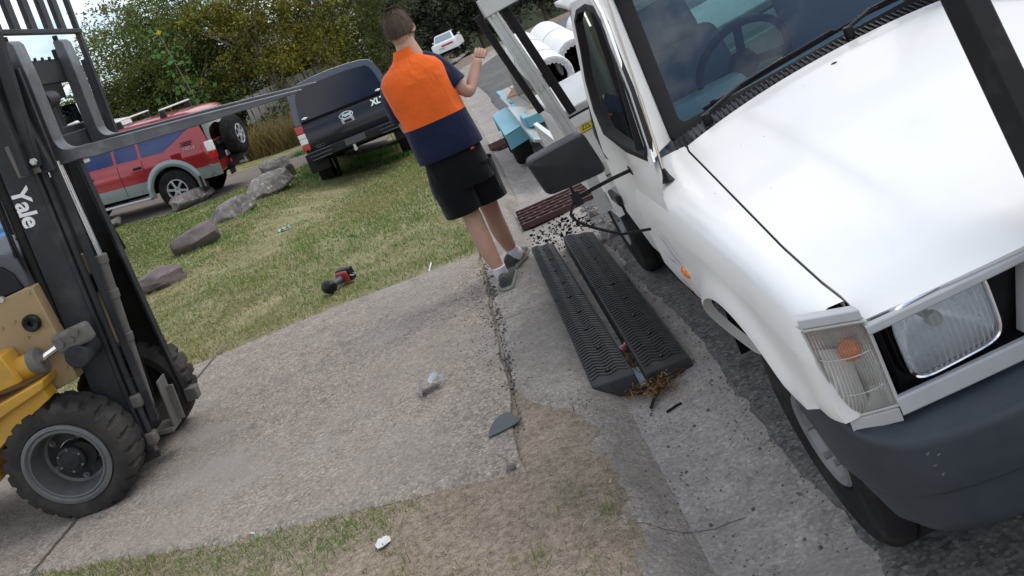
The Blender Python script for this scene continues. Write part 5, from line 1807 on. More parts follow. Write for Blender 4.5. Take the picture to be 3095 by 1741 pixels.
for z, x, hw in ((0.55, -1.0, 0.72), (0.8, -1.0, 0.74), (1.08, -0.985, 0.735), (1.13, -0.975, 0.725)):
    rows.append([(x + 0.05 * (y / hw) ** 4, y, z) for y in np.linspace(-hw, hw, 15)])
mb.grid(rows); mb.build('tailgate', m_red, suv, smooth=50)
rows = []
for z, x, hw in ((1.13, -0.975, 0.725), (1.62, -0.90, 0.64), (1.70, -0.87, 0.62)):
    rows.append([(x + 0.05 * (y / hw) ** 4, y, z) for y in np.linspace(-hw, hw, 15)])
mb = MB(); mb.grid(rows); mb.build('rear_window', glass_mat('rear_glass', (0.4, 0.45, 0.55), 2.2), suv, smooth=50)
for sg in (-1, 1):
    tl = [(-0.965, sg * 0.765, 1.13), (-0.885, sg * 0.795, 1.13), (-0.865, sg * 0.80, 0.83), (-0.975, sg * 0.765, 0.83)]
    root = empty('tail_light'); root.parent = suv
    for z0, z1, m_ in ((0.80, 0.955, m_redlens), (0.957, 1.15, m_clearlens)):
        mb = MB()
        mb.poly([(-1.005, sg * 0.69, z0), (-0.975, sg * 0.772, z0), (-0.86, sg * 0.800, z0), (-0.86, sg * 0.74, z0)], (0.0 if z1 < 1 else 0.02, -sg * (0.0 if z1 < 1 else 0.02), z1 - z0))
        mb.build('lens', m_, root, bevel=0.01)
mb = MB()
for yy in (0.28, -0.28): pass
rows = []
for z, o in ((0.49, 0.02), (0.53, -0.06), (0.66, -0.09), (0.71, -0.07), (0.725, 0.0)):
    rows.append([(-0.88 + o + 0.12 * abs(y / 0.82) ** 5, y, z) for y in np.linspace(-0.82, 0.82, 21)])
mb.grid(rows)
mb.build('rear_bumper', m_suvgrey, suv, smooth=40)
mb = MB(); mb.box((-1.0, -0.15, 0.66), (0.16, 0.9, 0.13)); mb.box((-1.02, 0.1, 0.56), (0.1, 0.7, 0.08)); mb.build('tow_bar', m_mastd, suv, bevel=0.01)
mb = MB(); mb.cyl((-1.05, 0, 0.52), (-1.22, 0, 0.52), 0.03, 10); mb.cyl((-1.2, 0, 0.5), (-1.2, 0, 0.6), 0.022, 10); mb.build('tow_ball', m_galv, suv)
mb = MB(); mb.box((-1.09, 0.42, 0.65), (0.01, 0.09, 0.06)); mb.build('reflector', m_redlens, suv)
mb = MB(); mb.box((-1.02, 0.22, 0.80), (0.012, 0.30, 0.10)); np_ = mb.build('number_plate', M('white_plate', (0.68, 0.72, 0.66), 0.5), suv)
mb = MB()
for k in range(6): mb.box((-1.028, 0.115 + k * 0.042, 0.80), (0.003, 0.018, 0.05))
mb.build('plate_print', M('green_print', (0.05, 0.16, 0.09), 0.5), np_)
mb = MB(); mb.box((-1.02, 0.48, 1.03), (0.05, 0.26, 0.06)); mb.build('gate_handle', m_black, suv, bevel=0.01)
mb = MB(); mb.box((-0.99, 0.0, 0.93), (0.02, 1.3, 0.36)); mb.build('gate_recess', m_black, suv)
sp = arch_wheel(suv, (-1.30, -0.10, 1.06), -1, 0.385, 0.26, 0.20, m_alloy, 6)
sp.name = 'spare_wheel'
sp.matrix_basis = Matrix.Translation((-1.27, -0.04, 1.06)) @ Matrix.Rotation(radians(-90), 4, 'Z')
for x in (0.0, 2.675):
    arch_wheel(suv, (x, 0.80, 0.39), 1, 0.395, 0.26, 0.215, m_alloy, 6)
    arch_wheel(suv, (x, -0.80, 0.39), -1, 0.395, 0.26, 0.215, m_alloy, 6)
mb = MB(); mb.box((1.3, 0, 0.5), (4.0, 1.2, 0.2)); mb.build('chassis', m_under, suv)
for x in (-0.20, 0.72):
    root = empty('roof_rack_bar'); root.parent = suv
    mb = MB(); mb.bar((x, -0.66, 1.915), (x, 0.66, 1.915), 0.07, 0.03); mb.build('crossbar', M('rack_white', (0.70, 0.71, 0.72), 0.4), root, bevel=0.01)
    for sg in (-1, 1):
        mb = MB(); mb.box((x, sg * 0.60, 1.83), (0.13, 0.09, 0.15), taper=(0.6, 0.8)); mb.build('foot', m_black, root, bevel=0.012)
for sg, yy in ((1, 0.80),):
    mw = frame_mat((-0.52, 0.786, 1.105), (-1, 0, 0), (0, 0, 1))
    text_mesh('badge_lettering', '3400V6', 0.085, 0.002, M('silver_letter', (0.7, 0.7, 0.7), 0.3, metal=0.4), suv, mw, shear=0.15)

# ---- dark dual cab utility with canopy, seen from behind
UM = Matrix.Translation((-2.0, 16.4, -0.27)) @ Matrix.Rotation(radians(94), 4, 'Z') @ Matrix.Rotation(radians(3.2), 4, 'Y') @ Matrix.Rotation(radians(2.5), 4, 'X')
ute = empty('canopy_utility', label='black utility with a dark glazed canopy parked on the grass, its tail towards the camera', cat='ute')
ute.matrix_basis = UM
U_AR = [(0.0, 0.38, 0.45), (3.0, 0.38, 0.45)]
def u_yf(x, z):
    y = 0.885 - 0.08 * max(0, 0.6 - z) - 0.03 * max(0, z - 0.9)
    y -= 0.05 * max(0, (-0.95 - x) / 0.2) ** 2 + 0.3 * max(0, (x - 3.5) / 0.5) ** 2
    return y
for sg in (-1, 1):
    r = side_panel(sg, U_AR, -1.15, 3.95, 0.50, lambda x: 1.13, u_yf, lambda x: 0.8, 70)
    mb = MB(); mb.grid(r); mb.build('side_panel', m_dkpaint, ute, smooth=45)
    mb = MB(); mb.lathe([(0.0, 0.0), (0.45, 0.0)], (0.0, sg * 0.56, 0.38), (0, 1, 0), 24); mb.build('wheel_well', m_under, ute); mb = MB(); mb.lathe([(0.0, 0.0), (0.45, 0.0)], (3.0, sg * 0.56, 0.38), (0, 1, 0), 24); mb.build('wheel_well', m_under, ute)
    rows = []
    for a in np.linspace(0.1, pi - 0.1, 20):
        rows.append([(rr * cos(a), sg * (0.885 + dy), 0.38 + rr * sin(a)) for rr, dy in ((0.44, 0.0), (0.445, 0.045), (0.50, 0.05), (0.54, 0.0))])
    mb = MB(); mb.grid(rows); mb.build('wheel_flare', m_dkpaint, ute, smooth=60)
    for x in (0.0, 3.0): arch_wheel(ute, (x, sg * 0.90, 0.37), sg, 0.37, 0.26, 0.21, m_alloy, 6)
    mb = MB(); mb.box((-0.52, sg * 0.80, 0.45), (0.015, 0.36, 0.34)); mb.build('mud_flap', m_black, ute, bevel=0.004)
    root = empty('tail_light'); root.parent = ute
    for z0, z1, m_ in ((0.70, 0.80, m_redlens), (0.802, 0.90, m_clearlens), (0.902, 0.985, m_clearlens), (0.987, 1.12, m_redlens)):
        mb = MB(); mb.box((-1.13, sg * 0.825, (z0 + z1) / 2), (0.09, 0.135, z1 - z0)); mb.build('lens', m_, root, bevel=0.012)
mb = MB()
rows = []
for z, x in ((0.60, -1.155), (0.64, -1.172), (0.80, -1.175), (1.06, -1.165), (1.11, -1.15), (1.13, -1.12)):
    rows.append([(x, y, z) for y in np.linspace(-0.755, 0.755, 9)])
mb.grid(rows); mb.build('tailgate', m_dkpaint, ute, smooth=40)
mb = MB(); mb.box((-1.10, 0, 0.9), (0.06, 1.50, 0.6)); mb.build('tub', m_under, ute)
# canopy shell with pale roof
def can(zrel, x):
    t = zrel
    return [(y, z) for y, z in ()]
sec = [(0.865, 1.14), (0.850, 1.30), (0.815, 1.50), (0.76, 1.66), (0.69, 1.735), (0.55, 1.775), (0.3, 1.80), (0.0, 1.81)]
sec = sec + [(-y, z) for y, z in sec[-2::-1]]
rows = []
for x, s_, dz in ((-1.13, 1.0, 0), (-1.05, 1.0, 0.0), (-0.98, 1.0, 0.01), (0.45, 1.0, 0.04)):
    sh = 0
    rows.append([(x + max(0, (z - 1.14)) * (0.18 if x < -1 else 0.14), y, z + dz * max(0, (z - 1.14)) / 0.6) for y, z in sec])
mb = MB(); mb.grid(rows, mfun=lambda i, j: 1 if (3 <= j <= 10 and i >= 1) or i >= 2 else 0); mb.build('canopy', [m_canopy, m_pale], ute, smooth=45)
mb = MB(); mb.face([(x, y, z) for x, y, z in rows[0]]); mb.build('canopy_back', m_canopy, ute, smooth=0)
gl_ = [(0.76, 1.17), (0.745, 1.30), (0.70, 1.52), (0.66, 1.62), (0.60, 1.665), (0.3, 1.70), (0, 1.705)]
gl_ = gl_ + [(-y, z) for y, z in gl_[-2::-1]]
mb = MB(); mb.poly([(-1.145 + (z - 1.14) * 0.18, y, z) for y, z in gl_], (0.008, 0, 0)); mb.build('rear_glass', M('dark_blue_glass', (0.006, 0.009, 0.020), 0.06, var=0.3, scale=2, spec=0.4, rvar=0.02), ute, smooth=0)
for sg in (-1, 1):
    mb = MB(); mb.cyl((-1.14, sg * 0.66, 1.21), (-1.175, sg * 0.66, 1.21), 0.022, 12); mb.box((-1.18, sg * 0.66, 1.21), (0.015, 0.10, 0.022)); mb.build('canopy_handle', m_chrome, ute, bevel=0.004)
    mb = MB(); mb.poly([(-0.7, sg * 0.862, 1.24), (0.32, sg * 0.862, 1.26), (0.32, sg * 0.80, 1.60), (-0.62, sg * 0.80, 1.56)], (0, -sg * 0.012, 0)); mb.build('canopy_window', m_bluewin, ute, smooth=0)
rows = []
for x, hw, z in ((0.50, 0.66, 1.72), (0.9, 0.67, 1.76), (1.6, 0.66, 1.74), (1.95, 0.63, 1.66)):
    rows.append([(x, hw * sin(t), z + 0.05 * cos(t) - (0.04 if abs(t) > 1.5 else 0)) for t in np.linspace(-pi / 2, pi / 2, 13)])
mb = MB(); mb.grid(rows); mb.build('cab_roof', m_dkpaint, ute, smooth=60)
for sg in (-1, 1):
    mb = MB(); mb.poly([(0.50, sg * 0.84, 1.13), (2.75, sg * 0.84, 1.10), (1.95, sg * 0.66, 1.68), (0.55, sg * 0.67, 1.72)], (0, -sg * 0.03, 0)); mb.build('cab_side', m_dkpaint, ute)
    mb = MB(); mb.poly([(0.62, sg * 0.832, 1.18), (2.5, sg * 0.832, 1.17), (1.9, sg * 0.70, 1.60), (0.66, sg * 0.695, 1.63)], (0, -sg * 0.01, 0)); mb.build('cab_window', m_bluewin, ute, smooth=0)
mb = MB(); mb.grid([[(2.75, y, 1.10) for y in (-0.8, 0, 0.8)], [(3.85, y * 0.95, 1.02) for y in (-0.8, 0, 0.8)], [(3.97, y * 0.9, 0.6) for y in (-0.8, 0, 0.8)]]); mb.build('bonnet', m_dkpaint, ute, smooth=40)
mb = MB(); mb.box((1.4, 0, 0.58), (4.8, 1.3, 0.25)); mb.build('chassis', m_under, ute)
# step bumper, plate, badges
mb = MB(); mb.box((-1.26, 0, 0.58), (0.22, 1.70, 0.15)); mb.build('rear_bumper', m_black, ute, bevel=0.02)
for sg in (-1, 1):
    for k in range(3):
        mb = MB(); mb.box((-1.30 - 0.0 * k, sg * 0.62, 0.645 - 0.062 * k), (0.20 + 0.01 * k, 0.42 - 0.04 * k, 0.014)); mb.build('step_strip', M('step_rubber', (0.09, 0.095, 0.10), 0.35, metal=0.3), ute, bevel=0.004)
mb = MB(); mb.box((-1.385, 0.0, 0.60), (0.012, 0.36, 0.11)); mb.build('number_plate', M('dark_plate', (0.06, 0.06, 0.065), 0.5), ute)
mb = MB(); mb.cyl((-1.3, 0.05, 0.45), (-1.48, 0.05, 0.45), 0.03, 10); mb.cyl((-1.46, 0.05, 0.43), (-1.46, 0.05, 0.53), 0.024, 10); mb.build('tow_ball', m_galv, ute)
bdg = empty('oval_badge'); bdg.parent = ute
mb = MB()
def oval(a, b, x, n=28): return [(x, a * cos(2 * pi * k / n), 1.02 + b * sin(2 * pi * k / n)) for k in range(n)]
mb.poly(oval(0.125, 0.058, -1.170), (-0.010, 0, 0)); mb.build('rim', m_chrome, bdg, smooth=0)
mb = MB(); mb.poly(oval(0.113, 0.048, -1.180), (-0.003, 0, 0)); mb.build('field', M('badge_blue', (0.035, 0.06, 0.14), 0.25), bdg, smooth=0)
text_mesh('script', 'Ford', 0.082, 0.002, m_chrome, bdg, frame_mat((-1.185, 0, 1.022), (0, -1, 0), (0, 0, 1)), shear=0.35, bold=0.0025)
text_mesh('trim_lettering', 'XLT', 0.135, 0.003, m_chrome, ute, frame_mat((-1.178, -0.58, 1.045), (0, -1, 0), (0, 0, 1)), shear=0.15, bold=0.005)
text_mesh('engine_lettering', 'TDCi', 0.075, 0.002, M('dull_chrome', (0.12, 0.12, 0.12), 0.3, metal=0.5), ute, frame_mat((-1.180, 0.60, 0.70), (0, -1, 0), (0, 0, 1)))
mb = MB()
rows = [[(-1.18, 0.10 * cos(a), 0.93 + 0.042 * sin(a)) for a in np.linspace(0, 2 * pi, 25)[:-1]]]
mb.box((-1.182, 0, 0.93), (0.024, 0.22, 0.085)); mb.build('gate_handle', m_silver, ute, bevel=0.012, seg=3)
mb = MB(); mb.box((-1.193, 0, 0.922), (0.006, 0.13, 0.045)); mb.build('handle_recess', m_black, ute, bevel=0.01)

# ---- white sedan far up the street
cp = AT(1356, 170, 58)
cp.z += 0.02
sed = empty('sedan', cp, label='small white sedan parked far away at the bend of the street', cat='car')
s_k = 2665 * 1.68 / 66.0
dirc = (cp - CP).normalized()
def body(prof, hw, nm, mat, y0=0.0):
    mb = MB()
    A = [(x, -hw, z) for x, z in prof]; B = [(x, hw, z) for x, z in prof]
    mb.poly([(-hw, x, z) for x, z in prof], (2 * hw, 0, 0))
    return mb.build(nm, mat, sed, bevel=0.05, seg=2)
sed.matrix_basis = Matrix.Translation(cp) @ Matrix.Rotation(radians(-8), 4, 'Z')
body([(0.0, 0.28), (0.0, 0.62), (0.05, 0.90), (0.75, 0.93), (3.0, 0.92), (4.3, 0.80), (4.4, 0.5), (4.4, 0.28)], 0.82, 'body', m_white)
mb = MB()
mb.grid([[(-0.70, 0.72, 0.91), (0.70, 0.72, 0.91), (0.74, 3.0, 0.91), (-0.74, 3.0, 0.91)], [(-0.58, 1.35, 1.36), (0.58, 1.35, 1.36), (0.58, 2.3, 1.37), (-0.58, 2.3, 1.37)]], closed=True)
mb.face([(-0.58, 1.35, 1.365), (0.58, 1.35, 1.365), (0.58, 2.3, 1.375), (-0.58, 2.3, 1.375)])
mb.build('cabin', m_white, sed, bevel=0.04)
mb = MB(); mb.poly([(-0.60, 0.775, 0.965), (0.60, 0.775, 0.965), (0.52, 1.235, 1.315), (-0.52, 1.235, 1.315)], (0, -0.012, 0.008)); mb.build('rear_window', M('pale_blue_glass', (0.20, 0.27, 0.30), 0.1), sed)
for sg in (-1, 1):
    mb = MB(); mb.poly([(sg * 0.715, 0.95, 0.96), (sg * 0.735, 2.75, 0.96), (sg * 0.60, 2.2, 1.32), (sg * 0.60, 1.42, 1.32)], (sg * 0.012, 0, 0)); mb.build('side_window', m_bluewin, sed)
    for y in (0.75, 3.4):
        arch = empty('wheel'); arch.parent = sed; arch.matrix_basis = Matrix.Translation((sg * 0.80, y, 0.30))
        mb = MB(); mb.lathe([(0.17, 0.0), (0.26, 0.01), (0.30, -0.03), (0.30, -0.17), (0.17, -0.18)], (0, 0, 0), (sg, 0, 0), 20); mb.build('tyre', m_tyre, arch)
        mb = MB(); mb.lathe([(0.17, 0.0), (0.05, -0.02), (0.0, -0.02)], (0, 0, 0), (sg, 0, 0), 16); mb.build('rim', m_alloy, arch)
    mb = MB(); mb.box((sg * 0.90, 2.35, 1.0), (0.16, 0.08, 0.11)); mb.build('mirror', m_white, sed, bevel=0.02)
mb = MB(); mb.box((0.22, -0.012, 0.70), (0.80, 0.04, 0.09)); mb.build('tail_strip', m_redlens, sed)
mb = MB(); mb.box((-0.2, -0.012, 0.56), (0.36, 0.03, 0.11)); mb.build('number_plate', M('grey_plate', (0.45, 0.47, 0.45), 0.5), sed)
mb = MB(); mb.box((0, 0.10, 0.24), (1.5, 0.3, 0.14)); mb.build('lower_valance', m_under, sed)
# ================================================================== PERSON walking away along the kerb
m_skin = M('skin', (0.42, 0.235, 0.165), 0.5, var=0.10, scale=14, dirt=(0.36, 0.17, 0.12), dirt_amt=0.25, dirt_scale=8, bmp=0.05, bscale=200)
m_hair = M('short_brown_hair', (0.075, 0.045, 0.028), 0.7, var=0.35, scale=60, bmp=0.5, bscale=260)
def cloth(name, col, var=0.10):
    m = M(name, col, 0.9, var=var, scale=7, spec=0.1)
    nt = m.node_tree
    b = [n for n in nt.nodes if n.type == 'BSDF_PRINCIPLED'][0]
    b.inputs['Sheen Weight'].default_value = 0.15
    bump(nt, b, noise(nt, 13, 4, 0.55, stretch=(1, 1, 0.6), dist=0.8), 0.55, 0.03)
    return m
m_orange_sh = cloth('fluoro_orange_cotton', (0.80, 0.135, 0.022), 0.07)
m_navy = cloth('navy_cotton', (0.012, 0.017, 0.045))
m_short = cloth('black_work_cotton', (0.0060, 0.0060, 0.0075))
m_sock = M('white_sock', (0.66, 0.66, 0.70), 0.9, var=0.08, scale=40, bmp=0.3, bscale=300)
m_shoe = M('grey_running_shoe', (0.045, 0.047, 0.050), 0.6, var=0.35, scale=30, dirt=(0.17, 0.17, 0.165), dirt_amt=0.35, dirt_scale=22)
m_sole = M('pale_shoe_sole', (0.30, 0.33, 0.29), 0.7, var=0.2, scale=20)
TY = 5.33
hipc = AT(1372, 500, TY)
person = empty('person', (hipc.x, hipc.y, 0.0), label='person in orange and navy work shirt and black shorts walking away with one fist raised', cat='person')
PI_ = Vector((hipc.x, hipc.y, 0.0))
footL = G(1530, 868); footR = G(1578, 800)
J = {}
J['pelvis'] = AT(1375, 500, TY)
J['spine'] = AT(1330, 400, TY)
J['chest'] = AT(1275, 275, TY - 0.01)
J['neck0'] = AT(1240, 185, TY - 0.01)
J['neck1'] = AT(1224, 130, TY + 0.01)
J['shR'] = AT(1312, 196, TY - 0.01)
J['elR'] = AT(1420, 286, TY - 0.03)
J['wrR'] = AT(1437, 200, TY + 0.06)
J['shL'] = AT(1182, 262, TY + 0.05)
J['elL'] = AT(1236, 397, TY + 0.20)
J['wrL'] = AT(1262, 380, TY + 0.40)
J['hipL'] = AT(1360, 545, TY - 0.02)
J['hipR'] = AT(1430, 510, TY + 0.02)
J['knL'] = AT(1428, 652, TY - 0.03)
J['knR'] = AT(1486, 640, TY + 0.14)
J['caL'] = AT(1464, 738, TY - 0.10)
J['caR'] = AT(1513, 700, TY + 0.15)
J['anL'] = AT(1513, 822, TY - 0.17)
J['anR'] = AT(1553, 765, TY + 0.16)
def skin_mesh(chains, radii, root):
    names = list(J.keys())
    idx = {n: i for i, n in enumerate(names)}
    me = bpy.data.meshes.new('person_skin')
    me.from_pydata([tuple(J[n] - PI_) for n in names], [(idx[a], idx[b]) for a, b in chains], [])
    o = bpy.data.objects.new('tmp_skin', me)
    COL.objects.link(o)
    md = o.modifiers.new('skin', 'SKIN')
    md.use_smooth_shade = True
    sv = me.skin_vertices[0].data
    for n, i in idx.items():
        sv[i].radius = (radii[n][0], radii[n][1]) if hasattr(radii[n], '__len__') else (radii[n], radii[n])
        sv[i].use_root = (n == root)
    sd = o.modifiers.new('sub', 'SUBSURF'); sd.levels = 2; sd.render_levels = 2
    dg = bpy.context.evaluated_depsgraph_get()
    m2 = bpy.data.meshes.new_from_object(o.evaluated_get(dg))
    V = [tuple(v.co) for v in m2.vertices]; F = [tuple(p.vertices) for p in m2.polygons]
    bpy.data.objects.remove(o)
    return V, F
# right hand: fist, fingers rooted in the palm
fa_ = (J['wrR'] - J['elR']).normalized()
lat = Vector((1, 0.1, 0.1)); lat = (lat - fa_ * lat.dot(fa_)).normalized()
pal = fa_.cross(lat).normalized()           # roughly away from camera
if pal.y < 0: pal = -pal
J['palmR'] = J['wrR'] + fa_ * 0.055 + lat * 0.012
ch = [('pelvis', 'spine'), ('spine', 'chest'), ('chest', 'neck0'), ('neck0', 'neck1'), ('chest', 'shR'), ('shR', 'elR'), ('elR', 'wrR'), ('wrR', 'palmR'), ('chest', 'shL'), ('shL', 'elL'), ('elL', 'wrL'),
      ('pelvis', 'hipL'), ('hipL', 'knL'), ('knL', 'caL'), ('caL', 'anL'), ('pelvis', 'hipR'), ('hipR', 'knR'), ('knR', 'caR'), ('caR', 'anR')]
RD = dict(pelvis=0.13, spine=0.125, chest=0.13, neck0=0.075, neck1=0.064, shR=0.062, elR=0.045, wrR=0.031, palmR=0.036, shL=0.062, elL=0.044, wrL=0.030, hipL=0.085, hipR=0.085, knL=0.060, knR=0.060, caL=0.064, caR=0.062, anL=0.036, anR=0.036)
fl_ = (J['wrL'] - J['elL']).normalized()
J['palmL'] = J['wrL'] + fl_ * 0.07; RD['palmL'] = 0.034; ch.append(('wrL', 'palmL'))
J['footL'] = Vector((footL.x + 0.01, footL.y + 0.05, footL.z + 0.05)); J['footR'] = Vector((footR.x + 0.045, footR.y + 0.025, footR.z + 0.05))
RD['footL'] = RD['footR'] = 0.03
ch += [('anL', 'footL'), ('anR', 'footR')]
J['skull'] = J['neck1'] + ((J['neck1'] - J['neck0']).normalized() * 0.25 + Vector((0, 0, 1))).normalized() * 0.10 + Vector((0, 0.02, 0)); RD['skull'] = 0.05; ch.append(('neck1', 'skull'))
V, F = skin_mesh(ch, RD, 'pelvis')
mb = MB(); mb.v = V; mb.f = F; mb.mi = [0] * len(F)
def fingers(pc, fwd, side, inward, curl):
    for k in range(4):
        b = pc + side * (0.026 - 0.0175 * k) + fwd * 0.012
        l = (0.030, 0.034, 0.032, 0.025)[k]
        p1 = b + fwd * l * 1.05
        p2 = p1 + (fwd * (1 - curl) + inward * curl).normalized() * l * 0.95
        p3 = p2 + (-fwd * curl * 0.8 + inward * (1 - 0.4 * curl) + fwd * (1 - curl)).normalized() * l * 0.7
        mb.tube([(q - PI_) for q in (b - fwd * 0.02, b, p1, p2, p3, p3 + (p3 - p2) * 0.15)], [0.010, 0.0115, 0.0108, 0.0098, 0.0088, 0.004], 8)
    t0 = pc + side * 0.026 - fwd * 0.025
    t1 = t0 + side * 0.016 + fwd * 0.028 + inward * 0.012
    t2 = t1 + fwd * 0.018 + inward * 0.022 - side * 0.010
    mb.tube([(q - PI_) for q in (t0 - side * 0.008, t0, t1, t2, t2 + (t2 - t1) * 0.2)], [0.013, 0.014, 0.0125, 0.0105, 0.005], 8)
fingers(J['palmR'] + fa_ * 0.012, fa_, -lat, pal, 0.85)
sL = fl_.cross(Vector((0, 0, 1))).normalized()
fingers(J['palmL'] + fl_ * 0.012, fl_, sL, Vector((0, 0, -1)), 0.6)
# head with face, ears
upv = (J['neck1'] - J['neck0']).normalized() * 0.25 + Vector((0, 0, 1)); upv.normalize()
hc_ = J['neck1'] + upv * 0.076 + Vector((0.0, 0.02, 0))
fw_ = Vector((0.25, 0.97, -0.02)); fw_ = (fw_ - upv * fw_.dot(upv)).normalized()
rt_ = fw_.cross(upv)
def head_pt(th, ph, grow=0.0):
    # th 0..pi from top, ph 0 = forward
    x, y, z = sin(th) * sin(ph), sin(th) * cos(ph), cos(th)
    wx, wy, wz = 0.079, 0.101, 0.122
    px_, py_, pz_ = x * wx, y * wy, z * wz
    if z < 0:
        px_ *= 1 - 0.32 * (-z) ** 1.2
        py_ = py_ * (1 - 0.10 * -z) + 0.022 * (-z) * (1 if y > 0 else -0.4)
    if y > 0:
        fr_ = y ** 3
        py_ += 0.022 * exp(-((z + 0.10) / 0.14) ** 2 - (x / 0.13) ** 2)          # nose
        py_ -= 0.010 * exp(-((z - 0.12) / 0.10) ** 2 - ((abs(x) - 0.36) / 0.16) ** 2)  # eye sockets
        py_ += 0.006 * exp(-((z + 0.46) / 0.07) ** 2 - (x / 0.3) ** 2)            # lips
        py_ += 0.007 * exp(-((z + 0.80) / 0.15) ** 2 - (x / 0.3) ** 2)            # chin
    v = Vector((px_, py_, pz_))
    v += v.normalized() * grow
    return hc_ + rt_ * v.x + fw_ * v.y + upv * v.z - PI_
mb.grid([[head_pt(pi * (0.004 + 0.992 * i / 28), 2 * pi * j / 40) for j in range(40)] for i in range(29)], closed=True)
for s_ in (-1, 1):
    e = hc_ + rt_ * s_ * 0.076 - fw_ * 0.008 - upv * 0.008 - PI_
    mb.lathe([(0.0, -0.010), (0.020, -0.008), (0.029, 0.0), (0.026, 0.007), (0.014, 0.003), (0.0, 0.002)], e, rt_ * s_ - fw_ * 0.45, 14)
mb.build('body', m_skin, person, smooth=70)
mb = MB()
rows = []
for i in range(15):
    th = pi * (0.004 + 0.60 * i / 14)
    row = []
    for j in range(40):
        ph_ = 2 * pi * j / 40
        front = max(0, cos(ph_)) ** 0.8
        t2 = th * (1 - 0.42 * front)
        row.append(head_pt(t2, ph_, 0.008 * (1 - (i / 14) ** 4) + 0.0015))
    rows.append(row)
mb.grid(rows, closed=True)
rh = random.Random(5)
for _ in range(2600):
    i, j = rh.randrange(1, 14), rh.randrange(40)
    p0_, p1_, p2_ = Vector(rows[i][j]), Vector(rows[i][(j + 1) % 40]), Vector(rows[i + 1][j])
    b0 = p0_ + (p1_ - p0_) * rh.random() + (p2_ - p0_) * rh.random()
    nrm = (b0 - (hc_ - PI_)).normalized()
    dn = (p2_ - p0_).normalized() + Vector((rh.gauss(0, .5), rh.gauss(0, .5), rh.gauss(0, .3)))
    tip_ = b0 + nrm * 0.010 + dn * 0.016
    sd_ = nrm.cross(dn).normalized() * 0.0016
    mb.add([b0 - sd_, b0 + sd_, tip_], [(0, 1, 2)])
mb.build('hair', m_hair, person, smooth=70)

# ---- shirt
rt = Vector((1.0, -0.02, 0.0)).normalized(); bk = Vector((0.02, -1.0, 0))
def ring(c, hx, hy, n=40, flat=2.4, wob=0.0, seed=0, tilt=0.0):
    pts = []
    for k in range(n):
        a = 2 * pi * k / n
        cx_ = abs(cos(a)) ** (2 / flat) * (1 if cos(a) >= 0 else -1)
        sy_ = abs(sin(a)) ** (2 / flat) * (1 if sin(a) >= 0 else -1)
        w_ = 1 + wob * (sin(3 * a + seed * 1.3) * 0.5 + sin(5 * a + seed * 2.1) * 0.35 + sin(8 * a - seed) * 0.25)
        pts.append(c + rt * cx_ * hx * w_ + bk * sy_ * hy * w_ + Vector((0, 0, tilt * cx_)) - PI_)
    return pts
tor = [(AT(1368, 462, TY), 0.196, 0.135), (AT(1356, 440, TY), 0.198, 0.138), (AT(1340, 405, TY), 0.192, 0.134), (AT(1322, 370, TY), 0.186, 0.130), (AT(1304, 335, TY), 0.184, 0.128),
       (AT(1290, 305, TY), 0.186, 0.130), (AT(1272, 272, TY), 0.190, 0.132), (AT(1258, 245, TY), 0.192, 0.130), (AT(1247, 222, TY), 0.186, 0.122), (AT(1238, 202, TY), 0.162, 0.104), (AT(1232, 186, TY), 0.122, 0.086), (AT(1227, 173, TY), 0.086, 0.070), (AT(1221, 156, TY), 0.068, 0.066), (AT(1218, 147, TY), 0.063, 0.063)]
rows = []
for i, (c, hx, hy) in enumerate(tor):
    rows.append(ring(c + (bk * 0.012 * sin(min(1, i / 12) * pi)) - rt * (0.006 if i < 10 else 0), hx * (1.06 if i < 10 else 1.0), hy * (1.04 if i < 10 else 1.0), 48, 2.5, 0.030 if 0 < i < 8 else 0.010, i * 1.7))
sub_rows = []
for i in range(len(rows) - 1):
    for t in (0, 0.34, 0.67):
        sub_rows.append([a.lerp(b, t) for a, b in zip(rows[i], rows[i + 1])])
sub_rows.append(rows[-1])
inner = [p + (Vector((0, 0, 0.03))) * 1 + (tor[0][0] - PI_ - p) * 0.06 for p in rows[0]]
mb = MB()
sub_rows = [inner] + sub_rows
mb.grid(sub_rows, closed=True, mfun=lambda i, j: 1 if i < 11 else 0)
def sleeve(pts, rs, seed):
    P_ = [p - PI_ for p in pts]
    st = len(mb.v)
    n = 20
    x0 = None
    rws = []
    for i, p in enumerate(P_):
        d = (P_[min(i + 1, len(P_) - 1)] - P_[max(i - 1, 0)]).normalized()
        x = d.cross(Vector((0, 1, 0.1))).normalized(); y = d.cross(x)
        rws.append([p + (x * cos(2 * pi * k / n) + y * sin(2 * pi * k / n)) * rs[i] * (1 + 0.05 * sin(3 * k / n * 2 * pi + i + seed)) for k in range(n)])
    last = [p + (P_[-2] - P_[-1]).normalized() * 0.03 + (P_[-1] - p) * 0.08 for p in rws[-1]]
    mb.grid(rws + [last], closed=True, mi=1)
sleeve([AT(1280, 196, TY), AT(1312, 200, TY - 0.01), AT(1345, 226, TY - 0.015), AT(1370, 247, TY - 0.02), AT(1389, 261, TY - 0.025)], [0.085, 0.079, 0.072, 0.070, 0.072], 0)
sleeve([AT(1200, 240, TY + 0.02), AT(1182, 264, TY + 0.05), AT(1188, 302, TY + 0.10), AT(1204, 338, TY + 0.14), AT(1217, 362, TY + 0.16)], [0.080, 0.076, 0.072, 0.070, 0.072], 2)
mb.build('work_shirt', [m_orange_sh, m_navy], person, smooth=75, sub=1)

